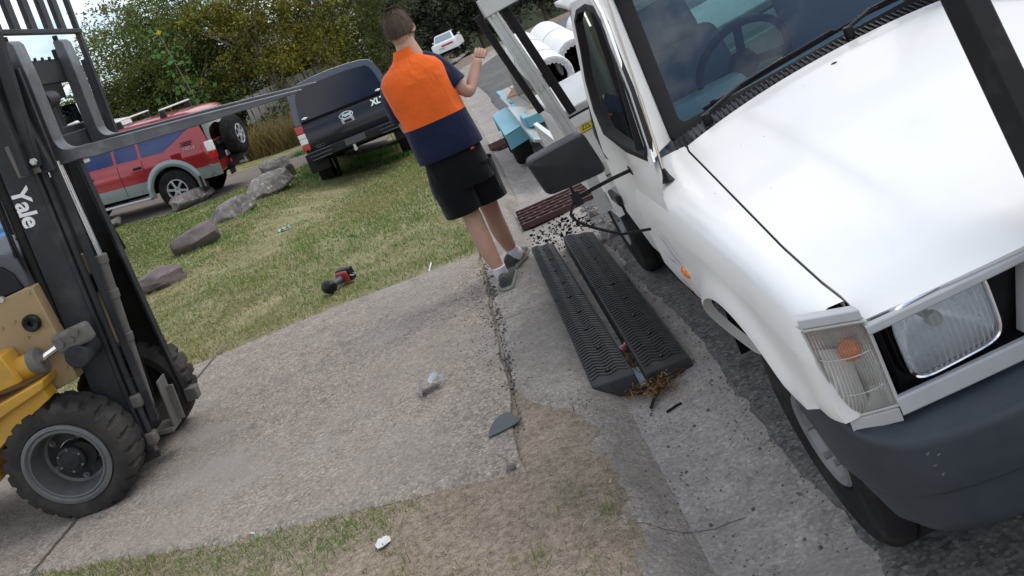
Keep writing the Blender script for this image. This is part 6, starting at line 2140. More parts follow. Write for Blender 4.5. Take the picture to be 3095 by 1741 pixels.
# ---- shorts
mb = MB()
wst = [ring(AT(1362, 452, TY), 0.178, 0.120, 48, 2.4), ring(AT(1372, 480, TY), 0.186, 0.130, 48, 2.5, 0.012, 1), ring(AT(1385, 512, TY), 0.197, 0.140, 48, 2.6, 0.015, 2), ring(AT(1396, 540, TY), 0.203, 0.145, 48, 2.7, 0.012, 3), ring(AT(1404, 560, TY), 0.200, 0.140, 48, 2.7, 0.010, 3)]
mb.grid(wst, closed=True)
def leg_short(pts, rx, ry, seed):
    rws = []
    for i, p in enumerate(pts):
        rws.append([q for q in ring(p, rx[i], ry[i], 32, 2.3, 0.035, seed + i * 0.8)])
    inn_ = [q + Vector((0, 0, 0.03)) + ((pts[-1] - PI_) - q) * 0.10 for q in rws[-1]]
    mb.grid(rws + [inn_], closed=True)
leg_short([AT(1352, 530, TY - 0.01), AT(1366, 565, TY - 0.015), AT(1382, 600, TY - 0.02), AT(1398, 630, TY - 0.025), AT(1404, 645, TY - 0.025)], [0.122, 0.125, 0.121, 0.116, 0.116], [0.13, 0.135, 0.13, 0.125, 0.125], 0)
leg_short([AT(1432, 490, TY + 0.01), AT(1448, 530, TY + 0.04), AT(1463, 562, TY + 0.06), AT(1478, 592, TY + 0.08), AT(1484, 606, TY + 0.085)], [0.118, 0.120, 0.115, 0.111, 0.112], [0.13, 0.13, 0.126, 0.12, 0.12], 3)
# pockets
for px, py, rr in ((1342, 620, -1), (1500, 548, 1)):
    c = AT(px, py, TY - 0.03) - PI_
    mb.box(c, (0.035, 0.11, 0.13), (0.0, rr * 0.06, 0))
mb.build('work_shorts', m_short, person, smooth=75, sub=1)
mb = MB(); mb.box(AT(1428, 447, TY - 0.150) - PI_, (0.022, 0.004, 0.010)); mb.build('red_tab', M('red_tab', (0.5, 0.05, 0.03), 0.7), person)

# ---- socks and shoes
def sock(an, foot, nm):
    d = (foot - an)
    mb = MB(); top_ = an + Vector((0, 0, 0.035))
    mb.tube([top_ - PI_, an - PI_, an + d * 0.4 - PI_], [0.043, 0.042, 0.044], 16); mb.build('sock', m_sock, person, smooth=60)
def shoe(heel, dirv, z, pitch):
    d = Vector((dirv[0], dirv[1], 0)).normalized(); s_ = Vector((d.y, -d.x, 0)); u_ = Vector((0, 0, 1))
    root = empty('shoe'); root.parent = person
    Mx = Matrix((s_, d, u_)).transposed().to_4x4()
    root.matrix_basis = Matrix.Translation(Vector((heel.x, heel.y, z)) - PI_) @ Mx @ Matrix.Rotation(radians(pitch), 4, 'X') @ Matrix.Scale(1.04, 4)
    secs = [(-0.015, 0.028, 0.05, 0.085), (0.0, 0.036, 0.045, 0.098), (0.05, 0.040, 0.045, 0.100), (0.10, 0.042, 0.045, 0.088), (0.15, 0.046, 0.04, 0.070), (0.20, 0.049, 0.03, 0.055), (0.25, 0.044, 0.02, 0.046), (0.285, 0.026, 0.02, 0.036)]
    rws = []
    for y, hw, _, h in secs:
        rws.append([(hw * cos(a) * (1.0 if sin(a) > 0 else 1.02), y, 0.022 + (h - 0.022) * max(0, sin(a)) ** 0.7 + 0.0 * a) for a in np.linspace(0, pi, 14)])
    mb = MB(); mb.grid(rws, caps=False); mb.face(rws[0]); mb.face(rws[-1]); mb.build('upper', m_shoe, root, smooth=60)
    rws = []
    for y, hw, _, h in secs:
        rws.append([(hw * 1.06, y, 0.0 if y < 0.2 else (y - 0.2) * 0.12), (hw * 1.08, y, 0.026), (-hw * 1.08, y, 0.026), (-hw * 1.06, y, 0.0 if y < 0.2 else (y - 0.2) * 0.12)])
    mb = MB(); mb.grid(rws, closed=True, caps=True); mb.build('sole', m_sole, root, smooth=30, bevel=0.004)
    mb = MB()
    for k in range(5):
        y = 0.095 + k * 0.025; h = 0.094 - k * 0.0085
        mb.bar((-0.022, y, h), (0.022, y + 0.008, h), 0.006, 0.004)
    mb.build('lace', m_black, root)['kind'] = 'stuff'
    return root
sock(J['anL'], J['footL'], 'l'); sock(J['anR'], J['footR'], 'r')
shoe(Vector((J['anL'].x + 0.0, J['anL'].y - 0.055, 0)), (0.15, 1.0), footL.z + 0.012, 0)
shoe(Vector((J['anR'].x - 0.05, J['anR'].y - 0.03, 0)), (0.42, 0.90), footR.z + 0.012, 0)
# ================================================================== TRAILER with white wrapped rolls
m_blue = M('blue_checker_plate', (0.16, 0.42, 0.52), 0.45, metal=0.25, var=0.12, scale=6, dirt=(0.30, 0.38, 0.40), dirt_amt=0.35, dirt_scale=8, bmp=0.3, bscale=120)
m_board = M('weathered_board', (0.36, 0.345, 0.31), 0.85, var=0.15, scale=4, dirt=(0.22, 0.20, 0.17), dirt_amt=0.4, stretch=(6, 0.6, 1))
m_wrap = M('white_wrap', (0.80, 0.80, 0.78), 0.4, var=0.03, scale=5, dirt=(0.62, 0.61, 0.57), dirt_amt=0.15, dirt_scale=3)
m_mesh = M('white_mesh_end', (0.66, 0.66, 0.66), 0.6, var=0.1, scale=30)
trl = empty('trailer', (1.2, 10.0, -0.1), label='flat trailer with blue checker plate mudguard standing behind the truck', cat='trailer')
TO = -Vector((1.2, 10.0, -0.1))
def tbuild(mb, name, mat, parent=None, **k):
    mb.tf(Matrix.Translation(TO)); return mb.build(name, mat, parent or trl, **k)
for sx in (0, 1):
    f = (lambda x: x) if sx == 0 else (lambda x: 2.4 - x)
    mb = MB()
    a = [(f(0.27), 9.05, 0.30), (f(0.50), 9.05, 0.335), (f(0.53), 10.7, 0.385), (f(0.27), 10.7, 0.35)]
    mb.poly(a, (0, 0, 0.006))
    mb.poly([(f(0.27), 9.05, 0.145), (f(0.50), 9.05, 0.18), (f(0.50), 9.05, 0.33), (f(0.27), 9.05, 0.295)], (0, 0.006, 0))
    mb.poly([(f(0.27), 10.7, 0.145), (f(0.53), 10.7, 0.18), (f(0.53), 10.7, 0.38), (f(0.27), 10.7, 0.345)], (0, 0.006, 0))
    mb.poly([(f(0.27), 9.05, 0.25), (f(0.27), 10.7, 0.30), (f(0.27), 10.7, 0.35), (f(0.27), 9.05, 0.30)], (0.004 * (1 if sx == 0 else -1), 0, 0))
    tbuild(mb, 'mudguard', m_blue, smooth=0, bevel=0.003)
    for y in (9.42, 10.22):
        w_ = empty('wheel'); w_.parent = trl
        w_.matrix_basis = Matrix.Translation(Vector((f(0.30), y, 0.10)) + TO)
        sg = -1 if sx == 0 else 1
        mb = MB(); mb.lathe([(0.12, -0.01), (0.16, 0.012), (0.192, -0.01), (0.203, -0.04), (0.203, -0.16), (0.192, -0.19), (0.12, -0.19)], (0, 0, 0), (sg, 0, 0), 32); mb.build('tyre', m_tyre, w_, smooth=30)
        mb = MB(); mb.lathe([(0.122, 0.0), (0.11, -0.03), (0.05, -0.01), (0.0, -0.01)], (0, 0, 0), (sg, 0, 0), 24); mb.build('rim', m_steelwheel, w_)
for k in range(9):
    x = 0.56 + k * 0.162
    mb = MB(); mb.box((x, 10.0, 0.470), (0.154, 3.4, 0.035)); tbuild(mb, 'deck_board', m_board, bevel=0.004)
mb = MB()
for x in (0.49, 1.93): mb.bar((x, 8.3, 0.44), (x, 11.75, 0.44), 0.05, 0.10)
tbuild(mb, 'side_rail', m_blue, bevel=0.005)
mb = MB(); mb.bar((0.49, 8.3, 0.44), (1.93, 8.3, 0.44), 0.05, 0.10); tbuild(mb, 'end_rail', m_blue, bevel=0.005)
mb = MB(); mb.tube([AT(1516, 296, 10.0), AT(1545, 325, 9.6), AT(1560, 348, 9.3), AT(1602, 402, 8.75)], 0.022, 10); tbuild(mb, 'hand_rail', m_galv)
mb = MB()
for px, py, Y in ((1530, 312, 9.8), (1556, 343, 9.35), (1585, 380, 8.95)):
    q = AT(px, py, Y); mb.bar(q, q + Vector((0.10, 0, -0.06)), 0.03, 0.03)
tbuild(mb, 'rail_bracket', m_blue)
q = AT(1600, 395, 8.7); mb = MB(); mb.box(q + Vector((0.03, 0.03, -0.03)), (0.10, 0.05, 0.16)); tbuild(mb, 'lamp_bracket', m_blue, bevel=0.004)
mb = MB(); mb.box(q + Vector((0.06, -0.002, -0.03)), (0.03, 0.012, 0.09)); tbuild(mb, 'white_reflector', m_clearlens)
ra, rb = AT(1583, 327, 8.9), AT(1668, 425, 8.05)
mb = MB(); mb.bar(ra, rb, 0.34, 0.03, (0.45, 0, 1)); tbuild(mb, 'loading_ramp', M('pale_ramp_plate', (0.42, 0.47, 0.46), 0.4, metal=0.3, var=0.1), bevel=0.004)
mb = MB()
for d_ in (-0.06, 0.10): mb.bar(ra + Vector((d_, -0.02, -0.05)), rb + Vector((d_, -0.02, -0.05)), 0.035, 0.05, (0, 0, 1))
tbuild(mb, 'ramp_rib', m_galv)
mb = MB(); mb.bar((0.62, 10.35, 0.66), (1.9, 10.35, 0.66), 0.10, 0.34); tbuild(mb, 'load_cradle', m_board, bevel=0.005)
mb = MB(); mb.bar((1.2, 8.35, 0.33), (1.2, 7.2, 0.30), 0.10, 0.08); mb.bar((0.6, 9.8, 0.3), (1.8, 9.8, 0.3), 0.08, 0.08); tbuild(mb, 'drawbar', m_mastd)
def roll(near, far, r, label, strap):
    near, far = Vector(near), Vector(far)
    d = (far - near).normalized()
    root = empty('wrapped_roll', near, label=label, cat='roll', group='white wrapped rolls on the trailer')
    L_ = (far - near).length
    mb = MB(); mb.lathe([(r * 0.66, 0.02), (r * 0.97, 0.0), (r, 0.02), (r * 1.006, L_ * 0.5), (r, L_ - 0.02), (r * 0.96, L_), (0.01, L_)], (0, 0, 0), d, 36); mb.build('wrap', m_wrap, root, smooth=50)
    mb = MB(); mb.lathe([(r * 0.64, 0.0), (r * 0.64, 0.30), (0.01, 0.30)], (0, 0, 0), d, 24); mb.build('core', m_under, root)
    x = d.cross(Vector((0, 0, 1))).normalized(); y = d.cross(x)
    mb = MB()
    rr_ = random.Random(int(r * 1000) + int(near.x * 100))
    for ring_ in range(3):
        rad = r * (0.70 + 0.10 * ring_)
        pts = []
        for k in range(41):
            a = 2 * pi * k / 40
            q = rad * (1 + 0.06 * (1 if k % 2 else -1))
            pts.append((x * cos(a) + y * sin(a)) * q - d * (0.006 + 0.01 * rr_.random()))
        mb.tube(pts[:-1], 0.007, 5, closed=True)
    mb.build('mesh_end', m_mesh, root, smooth=50)
    for t in strap:
        mb = MB(); mb.lathe([(r * 1.012, -0.006), (r * 1.02, 0.0), (r * 1.012, 0.006)], d * (L_ * t), d, 36); mb.build('strap', m_blackm, root)
roll(AT(1676, 232, 8.75), AT(1578, 150, 10.55), 0.205, 'white wrapped roll lying nearest the mudguard on the trailer', (0.22, 0.62))
roll(AT(1745, 180, 8.95), AT(1652, 122, 10.5), 0.215, 'white wrapped roll lying in the middle of the trailer load', (0.5,))
roll(AT(1838, 138, 9.15), AT(1765, 82, 10.6), 0.215, 'white wrapped roll on the trailer seen past the cab pillar', (0.5,))
# hessian bag on the trailer edge
q = AT(1612, 325, 8.75)
mb = MB()
rows = []
for i in range(9):
    t = i / 8
    rr_ = 0.075 * sin(pi * min(1, t * 0.9 + 0.12)) ** 0.7
    rows.append([(q.x + 0.05 + rr_ * cos(a) * (1 + 0.18 * sin(3 * a + i)), q.y + rr_ * 0.8 * sin(a), q.z - 0.13 + 0.26 * t) for a in np.linspace(0, 2 * pi, 17)[:-1]])
mb.grid(rows, closed=True, caps=True)
tag(mb.build('hessian_bag', M('hessian', (0.42, 0.31, 0.17), 0.9, var=0.25, scale=12, bmp=0.4, bscale=90), smooth=60), 'small tan hessian bag resting on the front edge of the trailer', 'bag')
q = AT(1560, 255, 10.4)
mb = MB(); mb.poly([(q.x - 0.16, q.y, 0.49), (q.x + 0.1, q.y - 0.1, 0.49), (q.x + 0.16, q.y, 0.53), (q.x - 0.05, q.y + 0.1, 0.56)], (0, 0.0, 0.02))
tag(mb.build('timber_offcut', M('raw_timber', (0.42, 0.26, 0.16), 0.8, var=0.2), bevel=0.003), 'small brown timber offcut lying on the trailer boards', 'timber')

# ================================================================== RUBBER KERB RAMPS in the gutter
m_rub = M('ribbed_rubber', (0.040, 0.042, 0.045), 0.66, spec=0.25, var=0.25, scale=9, dirt=(0.11, 0.108, 0.105), dirt_amt=0.35, dirt_scale=6, bmp=0.12, bscale=160)
m_rubd = M('rubber_tread', (0.028, 0.029, 0.031), 0.6, var=0.3, scale=15, dirt=(0.10, 0.10, 0.098), dirt_amt=0.3)
def GZ(px, py, z):
    r = ray(px, py); return CP + r * ((z - CAM_H) / r.z)
def kerb_ramp(tl, tr, br, bl, zl, zr, base_l, base_r, label, ledge):
    TL, TR, BR, BL = GZ(*tl, zl), GZ(*tr, zr), GZ(*br, zr), GZ(*bl, zl)
    c = (TL + TR + BR + BL) / 4
    root = empty('kerb_ramp', (c.x, c.y, base_r), label=label, cat='ramp', group='black rubber kerb ramps in the gutter')
    o_ = -root.matrix_basis.translation
    parts_n = 2
    def P(s, t, dz=0.0):      # s across 0..1, t along 0 (near) .. 1 (far)
        return BL.lerp(BR, s).lerp(TL.lerp(TR, s), t) + Vector((0, 0, dz))
    for k in range(parts_n):
        t0, t1 = (0.0, 0.492) if k == 0 else (0.496, 1.0)
        mb = MB()
        top = [P(0, t0), P(1, t0), P(1, t1), P(0, t1)]
        bot = [Vector((p.x - (0.012 if i in (0, 3) else -0.008), p.y, base_l if i in (0, 3) else base_r)) for i, p in enumerate(top)]
        mb.add([p + o_ for p in bot + top], [(3, 2, 1, 0), (4, 5, 6, 7), (0, 1, 5, 4), (1, 2, 6, 5), (2, 3, 7, 6), (3, 0, 4, 7)])
        sgm = mb.build('ramp_segment', m_rub, root, bevel=0.006, seg=2)
        mb = MB()
        n = int(36 * (t1 - t0) / 0.5)
        up_ = (P(1, 0.5) - P(0, 0.5)).cross(P(0.5, 1) - P(0.5, 0)).normalized()
        for i in range(n):
            t = t0 + (i + 0.5) / n * (t1 - t0)
            if (t < 0.03): continue
            for q in range(4):
                s0, s1 = 0.05 + q * 0.225, 0.05 + (q + 1) * 0.225 - 0.015
                dt = 0.0065 * (1 if q % 2 == 0 else -1)
                a, b = P(s0, t - dt) + up_ * 0.0025, P(s1, t + dt) + up_ * 0.0025
                mb.bar(a + o_, b + o_, 0.0105, 0.005, up_)
        mb.build('tread_rib', m_rubd, sgm, smooth=0)['kind'] = 'stuff'
    return root, P, o_
r1, P1, o1 = kerb_ramp((1605, 748), (1672, 735), (1918, 1128), (1790, 1172), -0.028, -0.022, -0.10, -0.128, 'black ribbed rubber kerb ramp lying against the kerb in the gutter', 0)
r2, P2, o2 = kerb_ramp((1700, 714), (1792, 700), (2084, 1080), (1952, 1131), -0.035, -0.072, -0.13, -0.128, 'black ribbed rubber kerb ramp lying on the road side of the gutter', 0)
for root, P, o_ in ((r1, P1, o1), (r2, P2, o2)):
    pr = None
    for k in range(9):
        p = P(0.5 + 0.06 * (k % 2), 0.045 + k * 0.113, 0.003) + o_
        if pr is None:
            mb = MB(); mb.lathe([(0.0, 0.003), (0.012, 0.003), (0.013, 0.0)], (0, 0, 0), (0, 0, 1), 10); pr = mb.build('bolt_recess', m_under, root, smooth=0); o = pr
            mb = MB(); mb.lathe([(0.0, 0.009), (0.004, 0.008), (0.006, 0.004)], (0, 0, 0), (0, 0, 1), 8); bl_ = mb.build('bolt', m_dusty, pr); 
        else:
            o = share(pr, 'bolt_recess', root); share(bl_, 'bolt', o)
        o.matrix_basis = Matrix.Translation(p)

# ================================================================== DRAIN GRATES
m_rust = M('rusty_iron', (0.075, 0.035, 0.030), 0.8, var=0.25, scale=18, dirt=(0.17, 0.10, 0.08), dirt_amt=0.3, bmp=0.2, bscale=80)
def grate(x0, x1, ya, yb, zs, nb, label, skew=0.0):
    root = empty('drain_grate', ((x0 + x1) / 2, (ya + yb) / 2, zs), label=label, cat='drain grate', group='rusty drain grates in the gutter')
    o_ = -root.matrix_basis.translation
    mb = MB(); mb.box(Vector(((x0 + x1) / 2, (ya + yb) / 2, zs - 0.035)) + o_, (x1 - x0, yb - ya, 0.01)); mb.build('pit', m_under, root)
    bar = None
    for k in range(nb):
        y = lerp(ya, yb, k / (nb - 1))
        if bar is None:
            mb = MB(); mb.box((0, 0, 0), (x1 - x0, 0.022, 0.05)); bar = mb.build('bar', m_rust, root, bevel=0.004); o = bar
        else: o = share(bar, 'bar', root)
        o.matrix_basis = Matrix.Translation(Vector(((x0 + x1) / 2, y, zs - 0.004)) + o_)
    lk = None
    for k in range(nb - 1):
        y = lerp(ya, yb, (k + 0.5) / (nb - 1))
        m_ = 6
        for j in range(m_):
            x = x0 + (j + (0.75 if k % 2 else 0.25)) * (x1 - x0) / m_
            if lk is None:
                mb = MB(); mb.box((0, 0, 0), (0.028, (yb - ya) / (nb - 1) - 0.03, 0.04)); lk = mb.build('link', m_rust, root, bevel=0.003); o = lk
            else: o = share(lk, 'link', root)
            o.matrix_basis = Matrix.Translation(Vector((x, y, zs - 0.010)) + o_)
grate(0.045, 0.74, 6.78, 7.28, -0.085, 6, 'rusty iron drain grate set in the gutter just beyond the rubber ramps')
grate(0.06, 0.56, 11.05, 11.5, -0.085, 6, 'rusty iron drain grate farther up the gutter beside the trailer')

# ================================================================== ROCKS on the lawn edge
m_rock = M('lichen_rock', (0.165, 0.14, 0.135), 0.95, var=0.35, scale=4, dirt=(0.44, 0.43, 0.37), dirt_amt=0.52, dirt_scale=14, bmp=0.7, bscale=26)
def lichen(m):
    nt = m.node_tree
    b = [n for n in nt.nodes if n.type == 'BSDF_PRINCIPLED'][0]
    src = b.inputs['Base Color'].links[0].from_socket
    t = nt.nodes.new('ShaderNodeTexCoord'); v = nt.nodes.new('ShaderNodeTexVoronoi'); v.inputs['Scale'].default_value = 11
    nt.links.new(t.outputs['Object'], v.inputs['Vector'])
    sp = ramp(nt, v.outputs['Distance'], [(0.22, 1.0), (0.42, 0.0)])
    ms = ramp(nt, noise(nt, 3.0, 4, 0.6), [(0.42, 0.0), (0.56, 0.85)])
    f = mixc(nt, 1.0, sp, ms, 'MULTIPLY')
    nt.links.new(mixc(nt, f, src, (0.46, 0.46, 0.40)), b.inputs['Base Color'])
lichen(m_rock)
m_rockd = M('brown_rock', (0.145, 0.115, 0.11), 0.95, var=0.35, scale=4, dirt=(0.22, 0.19, 0.17), dirt_amt=0.30, dirt_scale=7, bmp=0.7, bscale=22)
from mathutils import noise as mnoise
def rock(px0, py0, px1, py1, hpx, depth, label, mat, seed, lean=0.0):
    """base ends in the photo, apparent height in pixels"""
    a, b = G(px0, py0), G(px1, py1)
    c = (a + b) / 2
    wd = (b - a).length
    dist = (c - CP).length
    h = 0.80 * hpx / CAM_F * dist
    ang = atan2(b.y - a.y, b.x - a.x)
    root_m = Matrix.Translation((c.x, c.y + depth * 0.35, c.z)) @ Matrix.Rotation(ang, 4, 'Z')
    bm = bmesh.new()
    bmesh.ops.create_icosphere(bm, subdivisions=4, radius=1.0)
    off = Vector((seed * 3.1, seed * 1.7, seed * 5.3))
    rk_ = random.Random(seed * 17 + 3)
    planes = [(Vector((rk_.gauss(0, 1), rk_.gauss(0, 1), rk_.gauss(0, 1))).normalized(), rk_.uniform(0.72, 1.0)) for _ in range(16)] + [(Vector(v_), 0.95) for v_ in ((0, 0, 1), (0, -1, 0.2), (1, 0, 0), (-1, 0, 0), (0, 1, 0), (0, 0, -1))]
    for v in bm.verts:
        p = v.co.copy()
        q = Vector([abs(t) ** 0.72 * (1 if t > 0 else -1) for t in p])     # boxier
        rad_ = min(dk / max(1e-3, nk.dot(p)) for nk, dk in planes if nk.dot(p) > 0.05)
        q = p * min(rad_, 1.25) * 1.08 * (1 + mnoise.fractal(p * 2.2 + off, 0.9, 2.0, 4) * 0.05 + mnoise.fractal(p * 7.0 + off, 0.9, 2.0, 3) * 0.02)
        v.co = Vector((q.x * wd * 0.50, q.y * depth * 0.5, (q.z * 0.5 + 0.42) * h + q.x * lean * h))
        if v.co.z < -0.06: v.co.z = -0.06
    me = bpy.data.meshes.new('rock')
    bm.to_mesh(me); bm.free()
    me.polygons.foreach_set('use_smooth', [True] * len(me.polygons)); me.set_sharp_from_angle(angle=radians(30))
    me.materials.append(mat)
    o = bpy.data.objects.new('rock', me); COL.objects.link(o); o.matrix_basis = root_m
    return tag(o, label, 'rock', 'rocks along the lawn edge')
rock(530, 645, 648, 596, 62, 0.45, 'long grey lichen rock lying by the rear wheel of the red wagon', m_rock, 1)
rock(810, 555, 898, 527, 84, 0.50, 'rounded dark boulder nearest the black utility', m_rock, 2, -0.12)
rock(745, 616, 874, 566, 80, 0.55, 'low split boulder with a pale green end between two other rocks', m_rock, 3)
rock(642, 684, 790, 626, 72, 0.42, 'flat rock covered all over in pale lichen rings', m_rock, 4)
rock(530, 780, 667, 730, 88, 0.40, 'brown chunky rock standing alone on the grass', m_rockd, 5, 0.10)
rock(412, 905, 554, 848, 72, 0.45, 'flat pointed brown rock half hidden behind the forklift wheel', m_rockd, 6)
rock(338, 695, 362, 680, 30, 0.22, 'small rock just right of the forklift mast below the red wagon', m_rock, 7)

# ================================================================== SMALL THINGS LYING ABOUT
# cordless impact tool on the grass
a, b = G(1000, 893), G(1062, 850)
c = (a + b) / 2
ang = atan2(b.y - a.y, b.x - a.x)
tl_ = empty('impact_driver', (c.x, c.y, c.z + 0.015), (0, 0, ang), label='red and black cordless impact driver lying on the grass beside the driveway', cat='power tool')
ln_ = (b - a).length
m_toolred = M('tool_red', (0.30, 0.025, 0.022), 0.45, var=0.2, scale=20)
mb = MB(); mb.lathe([(0.0, -0.055), (0.035, -0.05), (0.052, -0.02), (0.055, 0.02), (0.045, 0.045), (0.02, 0.06), (0.0, 0.062)], (-ln_ * 0.40, 0, 0.05), (0.1, 1, 0.2), 20); mb.build('motor_housing', m_black, tl_, smooth=40)
mb = MB(); mb.tube([(-ln_ * 0.36, 0, 0.05), (ln_ * 0.0, 0, 0.045), (ln_ * 0.26, 0.0, 0.045)], [0.028, 0.026, 0.030], 14); mb.build('grip', M('tool_grey', (0.06, 0.07, 0.078), 0.5, var=0.2), tl_, smooth=40)
mb = MB(); mb.box((ln_ * 0.32, 0, 0.05), (0.07, 0.12, 0.09), (0, 0, 0.05)); mb.build('base', m_toolred, tl_, bevel=0.015, seg=3)
mb = MB(); mb.box((ln_ * 0.42, 0.0, 0.055), (0.065, 0.145, 0.105), (0, 0, 0.05)); mb.build('battery', m_black, tl_, bevel=0.010)
mb = MB(); mb.tube([(ln_ * 0.30, -0.075, 0.05), (ln_ * 0.31, -0.11, 0.045), (ln_ * 0.44, -0.11, 0.045), (ln_ * 0.44, -0.075, 0.05)], 0.005, 6); mb.build('belt_hook', m_galv, tl_)
# bent silver bracket
c = G(1308, 1178, 0.02)
br_ = empty('metal_bracket', c + Vector((0, 0, 0.012)), (0, 0, 0.35), label='bent shiny sheet metal bracket lying on the driveway', cat='bracket')
mb = MB()
pf = [(-0.070, 0.0), (-0.036, 0.072), (0.0, 0.036), (0.042, 0.060), (0.056, 0.022), (0.078, 0.056)]
mb.grid([[(x, -0.042, z) for x, z in pf], [(x + 0.010, 0.045, z * 0.9) for x, z in pf]])
mb.build('bent_sheet', M('bright_zinc', (0.62, 0.63, 0.64), 0.3, metal=0.8, var=0.1), br_, smooth=0, solid=0.0025)
mb = MB(); mb.cyl((-0.045, 0.0, 0.018), (-0.047, 0.002, 0.0195), 0.006, 8); mb.build('screw_hole', m_under, br_)
# dark rubber shard
sh = [G(px, py, 0.022) for px, py in ((1478, 1325), (1481, 1300), (1495, 1275), (1515, 1256), (1538, 1248), (1552, 1257), (1575, 1272), (1550, 1290), (1515, 1308))]
mb = MB(); mb.poly([tuple(p) for p in sh], (0, 0, 0.007))
tag(mb.build('rubber_offcut', M('blue_grey_rubber', (0.055, 0.068, 0.075), 0.55, var=0.2, scale=20, dirt=(0.12, 0.13, 0.13), dirt_amt=0.2), bevel=0.002), 'dark fin shaped rubber offcut lying flat on the driveway', 'offcut')
mb = MB()
pp = [G(px, py, 0.012) for px, py in ((1134, 1650), (1145, 1632), (1165, 1620), (1180, 1624), (1182, 1634), (1160, 1655), (1142, 1660))]
mb.poly([tuple(p + Vector((0, 0, 0.004 * (i % 2)))) for i, p in enumerate(pp)], (0, 0, 0.002))
tag(mb.build('paper_scrap', M('paper', (0.62, 0.62, 0.60), 0.8, var=0.12, scale=40), smooth=0), 'torn scrap of pale paper lying on the bare soil', 'paper')
a, b = G(748, 1616, 0.006), G(768, 1614, 0.006)
cg = empty('cigarette_butt', a, label='orange tipped cigarette butt at the grass edge of the driveway', cat='cigarette butt')
mb = MB(); mb.tube([Vector((0, 0, 0.004)), (b - a) * 0.5 + Vector((0, 0, 0.004))], 0.004, 8); mb.build('filter', m_orange, cg)
mb = MB(); mb.tube([(b - a) * 0.5 + Vector((0, 0, 0.004)), (b - a) * 1.15 + Vector((0, 0, 0.004))], 0.004, 8); mb.build('stub', m_sock, cg)
mb = MB(); mb.tube([G(1306, 823, 0.01), G(1297, 818, 0.02), G(1300, 806, 0.03), G(1303, 795, 0.02)], 0.006, 6)
tag(mb.build('white_cable', m_sock), 'short curl of white cable at the lawn edge of the driveway', 'cable')
# litter at the ramp ends
strip_a, strip_b = GZ(1918, 1120, -0.095), GZ(1955, 1168, -0.105)
sm = empty('steel_offcut', strip_a, label='blue grey steel offcut lying between the ends of the rubber ramps', cat='offcut')
mb = MB(); mb.bar((0, 0, 0.01), strip_b - strip_a + Vector((0, 0, 0.01)), 0.045, 0.012); mb.build('flat_plate', M('blue_grey_steel', (0.17, 0.23, 0.28), 0.4, metal=0.3, var=0.2), sm, bevel=0.002)
mb = MB(); mb.bar((-0.03, 0.0, 0.004), strip_b - strip_a + Vector((-0.03, -0.01, 0.004)), 0.012, 0.022); mb.build('flange', m_dusty, sm)
c = GZ(1893, 1062, -0.10)
cn_ = empty('crushed_can', c, (0, 0, 0.5), label='crushed red and white can lying between the rubber ramps', cat='can')
mb = MB(); mb.lathe([(0.0, -0.04), (0.022, -0.04), (0.026, -0.032), (0.018, 0.0), (0.026, 0.03), (0.022, 0.04), (0.0, 0.04)], (0, 0, 0.018), (1, 0.2, 0), 14); mb.build('can_body', M('can_print', (0.45, 0.16, 0.15), 0.35, metal=0.3, var=0.8, scale=45), cn_, smooth=40)
mb = MB(); mb.lathe([(0.0, 0.0), (0.021, 0.001), (0.022, 0.003)], (0.041, 0.008, 0.018), (1, 0.2, 0), 14); mb.build('can_end', m_alloy, cn_)
mb = MB(); mb.tube([GZ(1968, 1232, -0.115), GZ(1978, 1205, -0.108), GZ(1992, 1180, -0.10), GZ(2012, 1150, -0.09), GZ(2040, 1138, -0.085)], [0.007, 0.008, 0.008, 0.007, 0.005], 8)
tag(mb.build('black_hose_end', m_black), 'short bent black stick lying by the ramp end', 'stick')
mb = MB(); mb.tube([GZ(2015, 1245, -0.12), GZ(2045, 1225, -0.12), GZ(2060, 1218, -0.12)], 0.005, 6)
tag(mb.build('twig', m_mastd), 'thin dark twig lying in the gutter below the ramps', 'twig')
def leaf_bits(name, px, py, sx, sy, n, z, cols, size):
    c = GZ(px, py, z)
    P_ = np.stack([c.x + rng.normal(0, sx, n), c.y + rng.normal(0, sy, n), np.full(n, z) + rng.uniform(0.0, 0.045, n)], 1)
    blades(name, P_, rng.uniform(size * 0.5, size * 1.6, n), rng.uniform(size * 0.12, size * 0.35, n), rng.uniform(0.9, 1.35, n), np.array(cols)[rng.integers(0, len(cols), n)] * rng.uniform(0.5, 1.3, n)[:, None], m_grass)
lc = [(0.30, 0.16, 0.06), (0.20, 0.10, 0.04), (0.38, 0.24, 0.10), (0.14, 0.08, 0.04)]
leaf_bits('leaf_litter', 1925, 1105, 0.035, 0.07, 170, -0.105, lc, 0.035)
leaf_bits('leaf_litter', 1985, 1175, 0.055, 0.05, 220, -0.112, lc, 0.035)
leaf_bits('leaf_litter', 1735, 765, 0.03, 0.10, 50, -0.115, lc, 0.03)
leaf_bits('leaf_litter', 1830, 900, 0.02, 0.20, 40, -0.12, lc, 0.022)
leaf_bits('leaf_litter', 1745, 1240, 0.05, 0.06, 50, 0.004, [(0.30, 0.2, 0.1), (0.2, 0.2, 0.08)], 0.025)
leaf_bits('leaf_litter', 1500, 440, 0.08, 0.25, 50, -0.11, lc, 0.04)

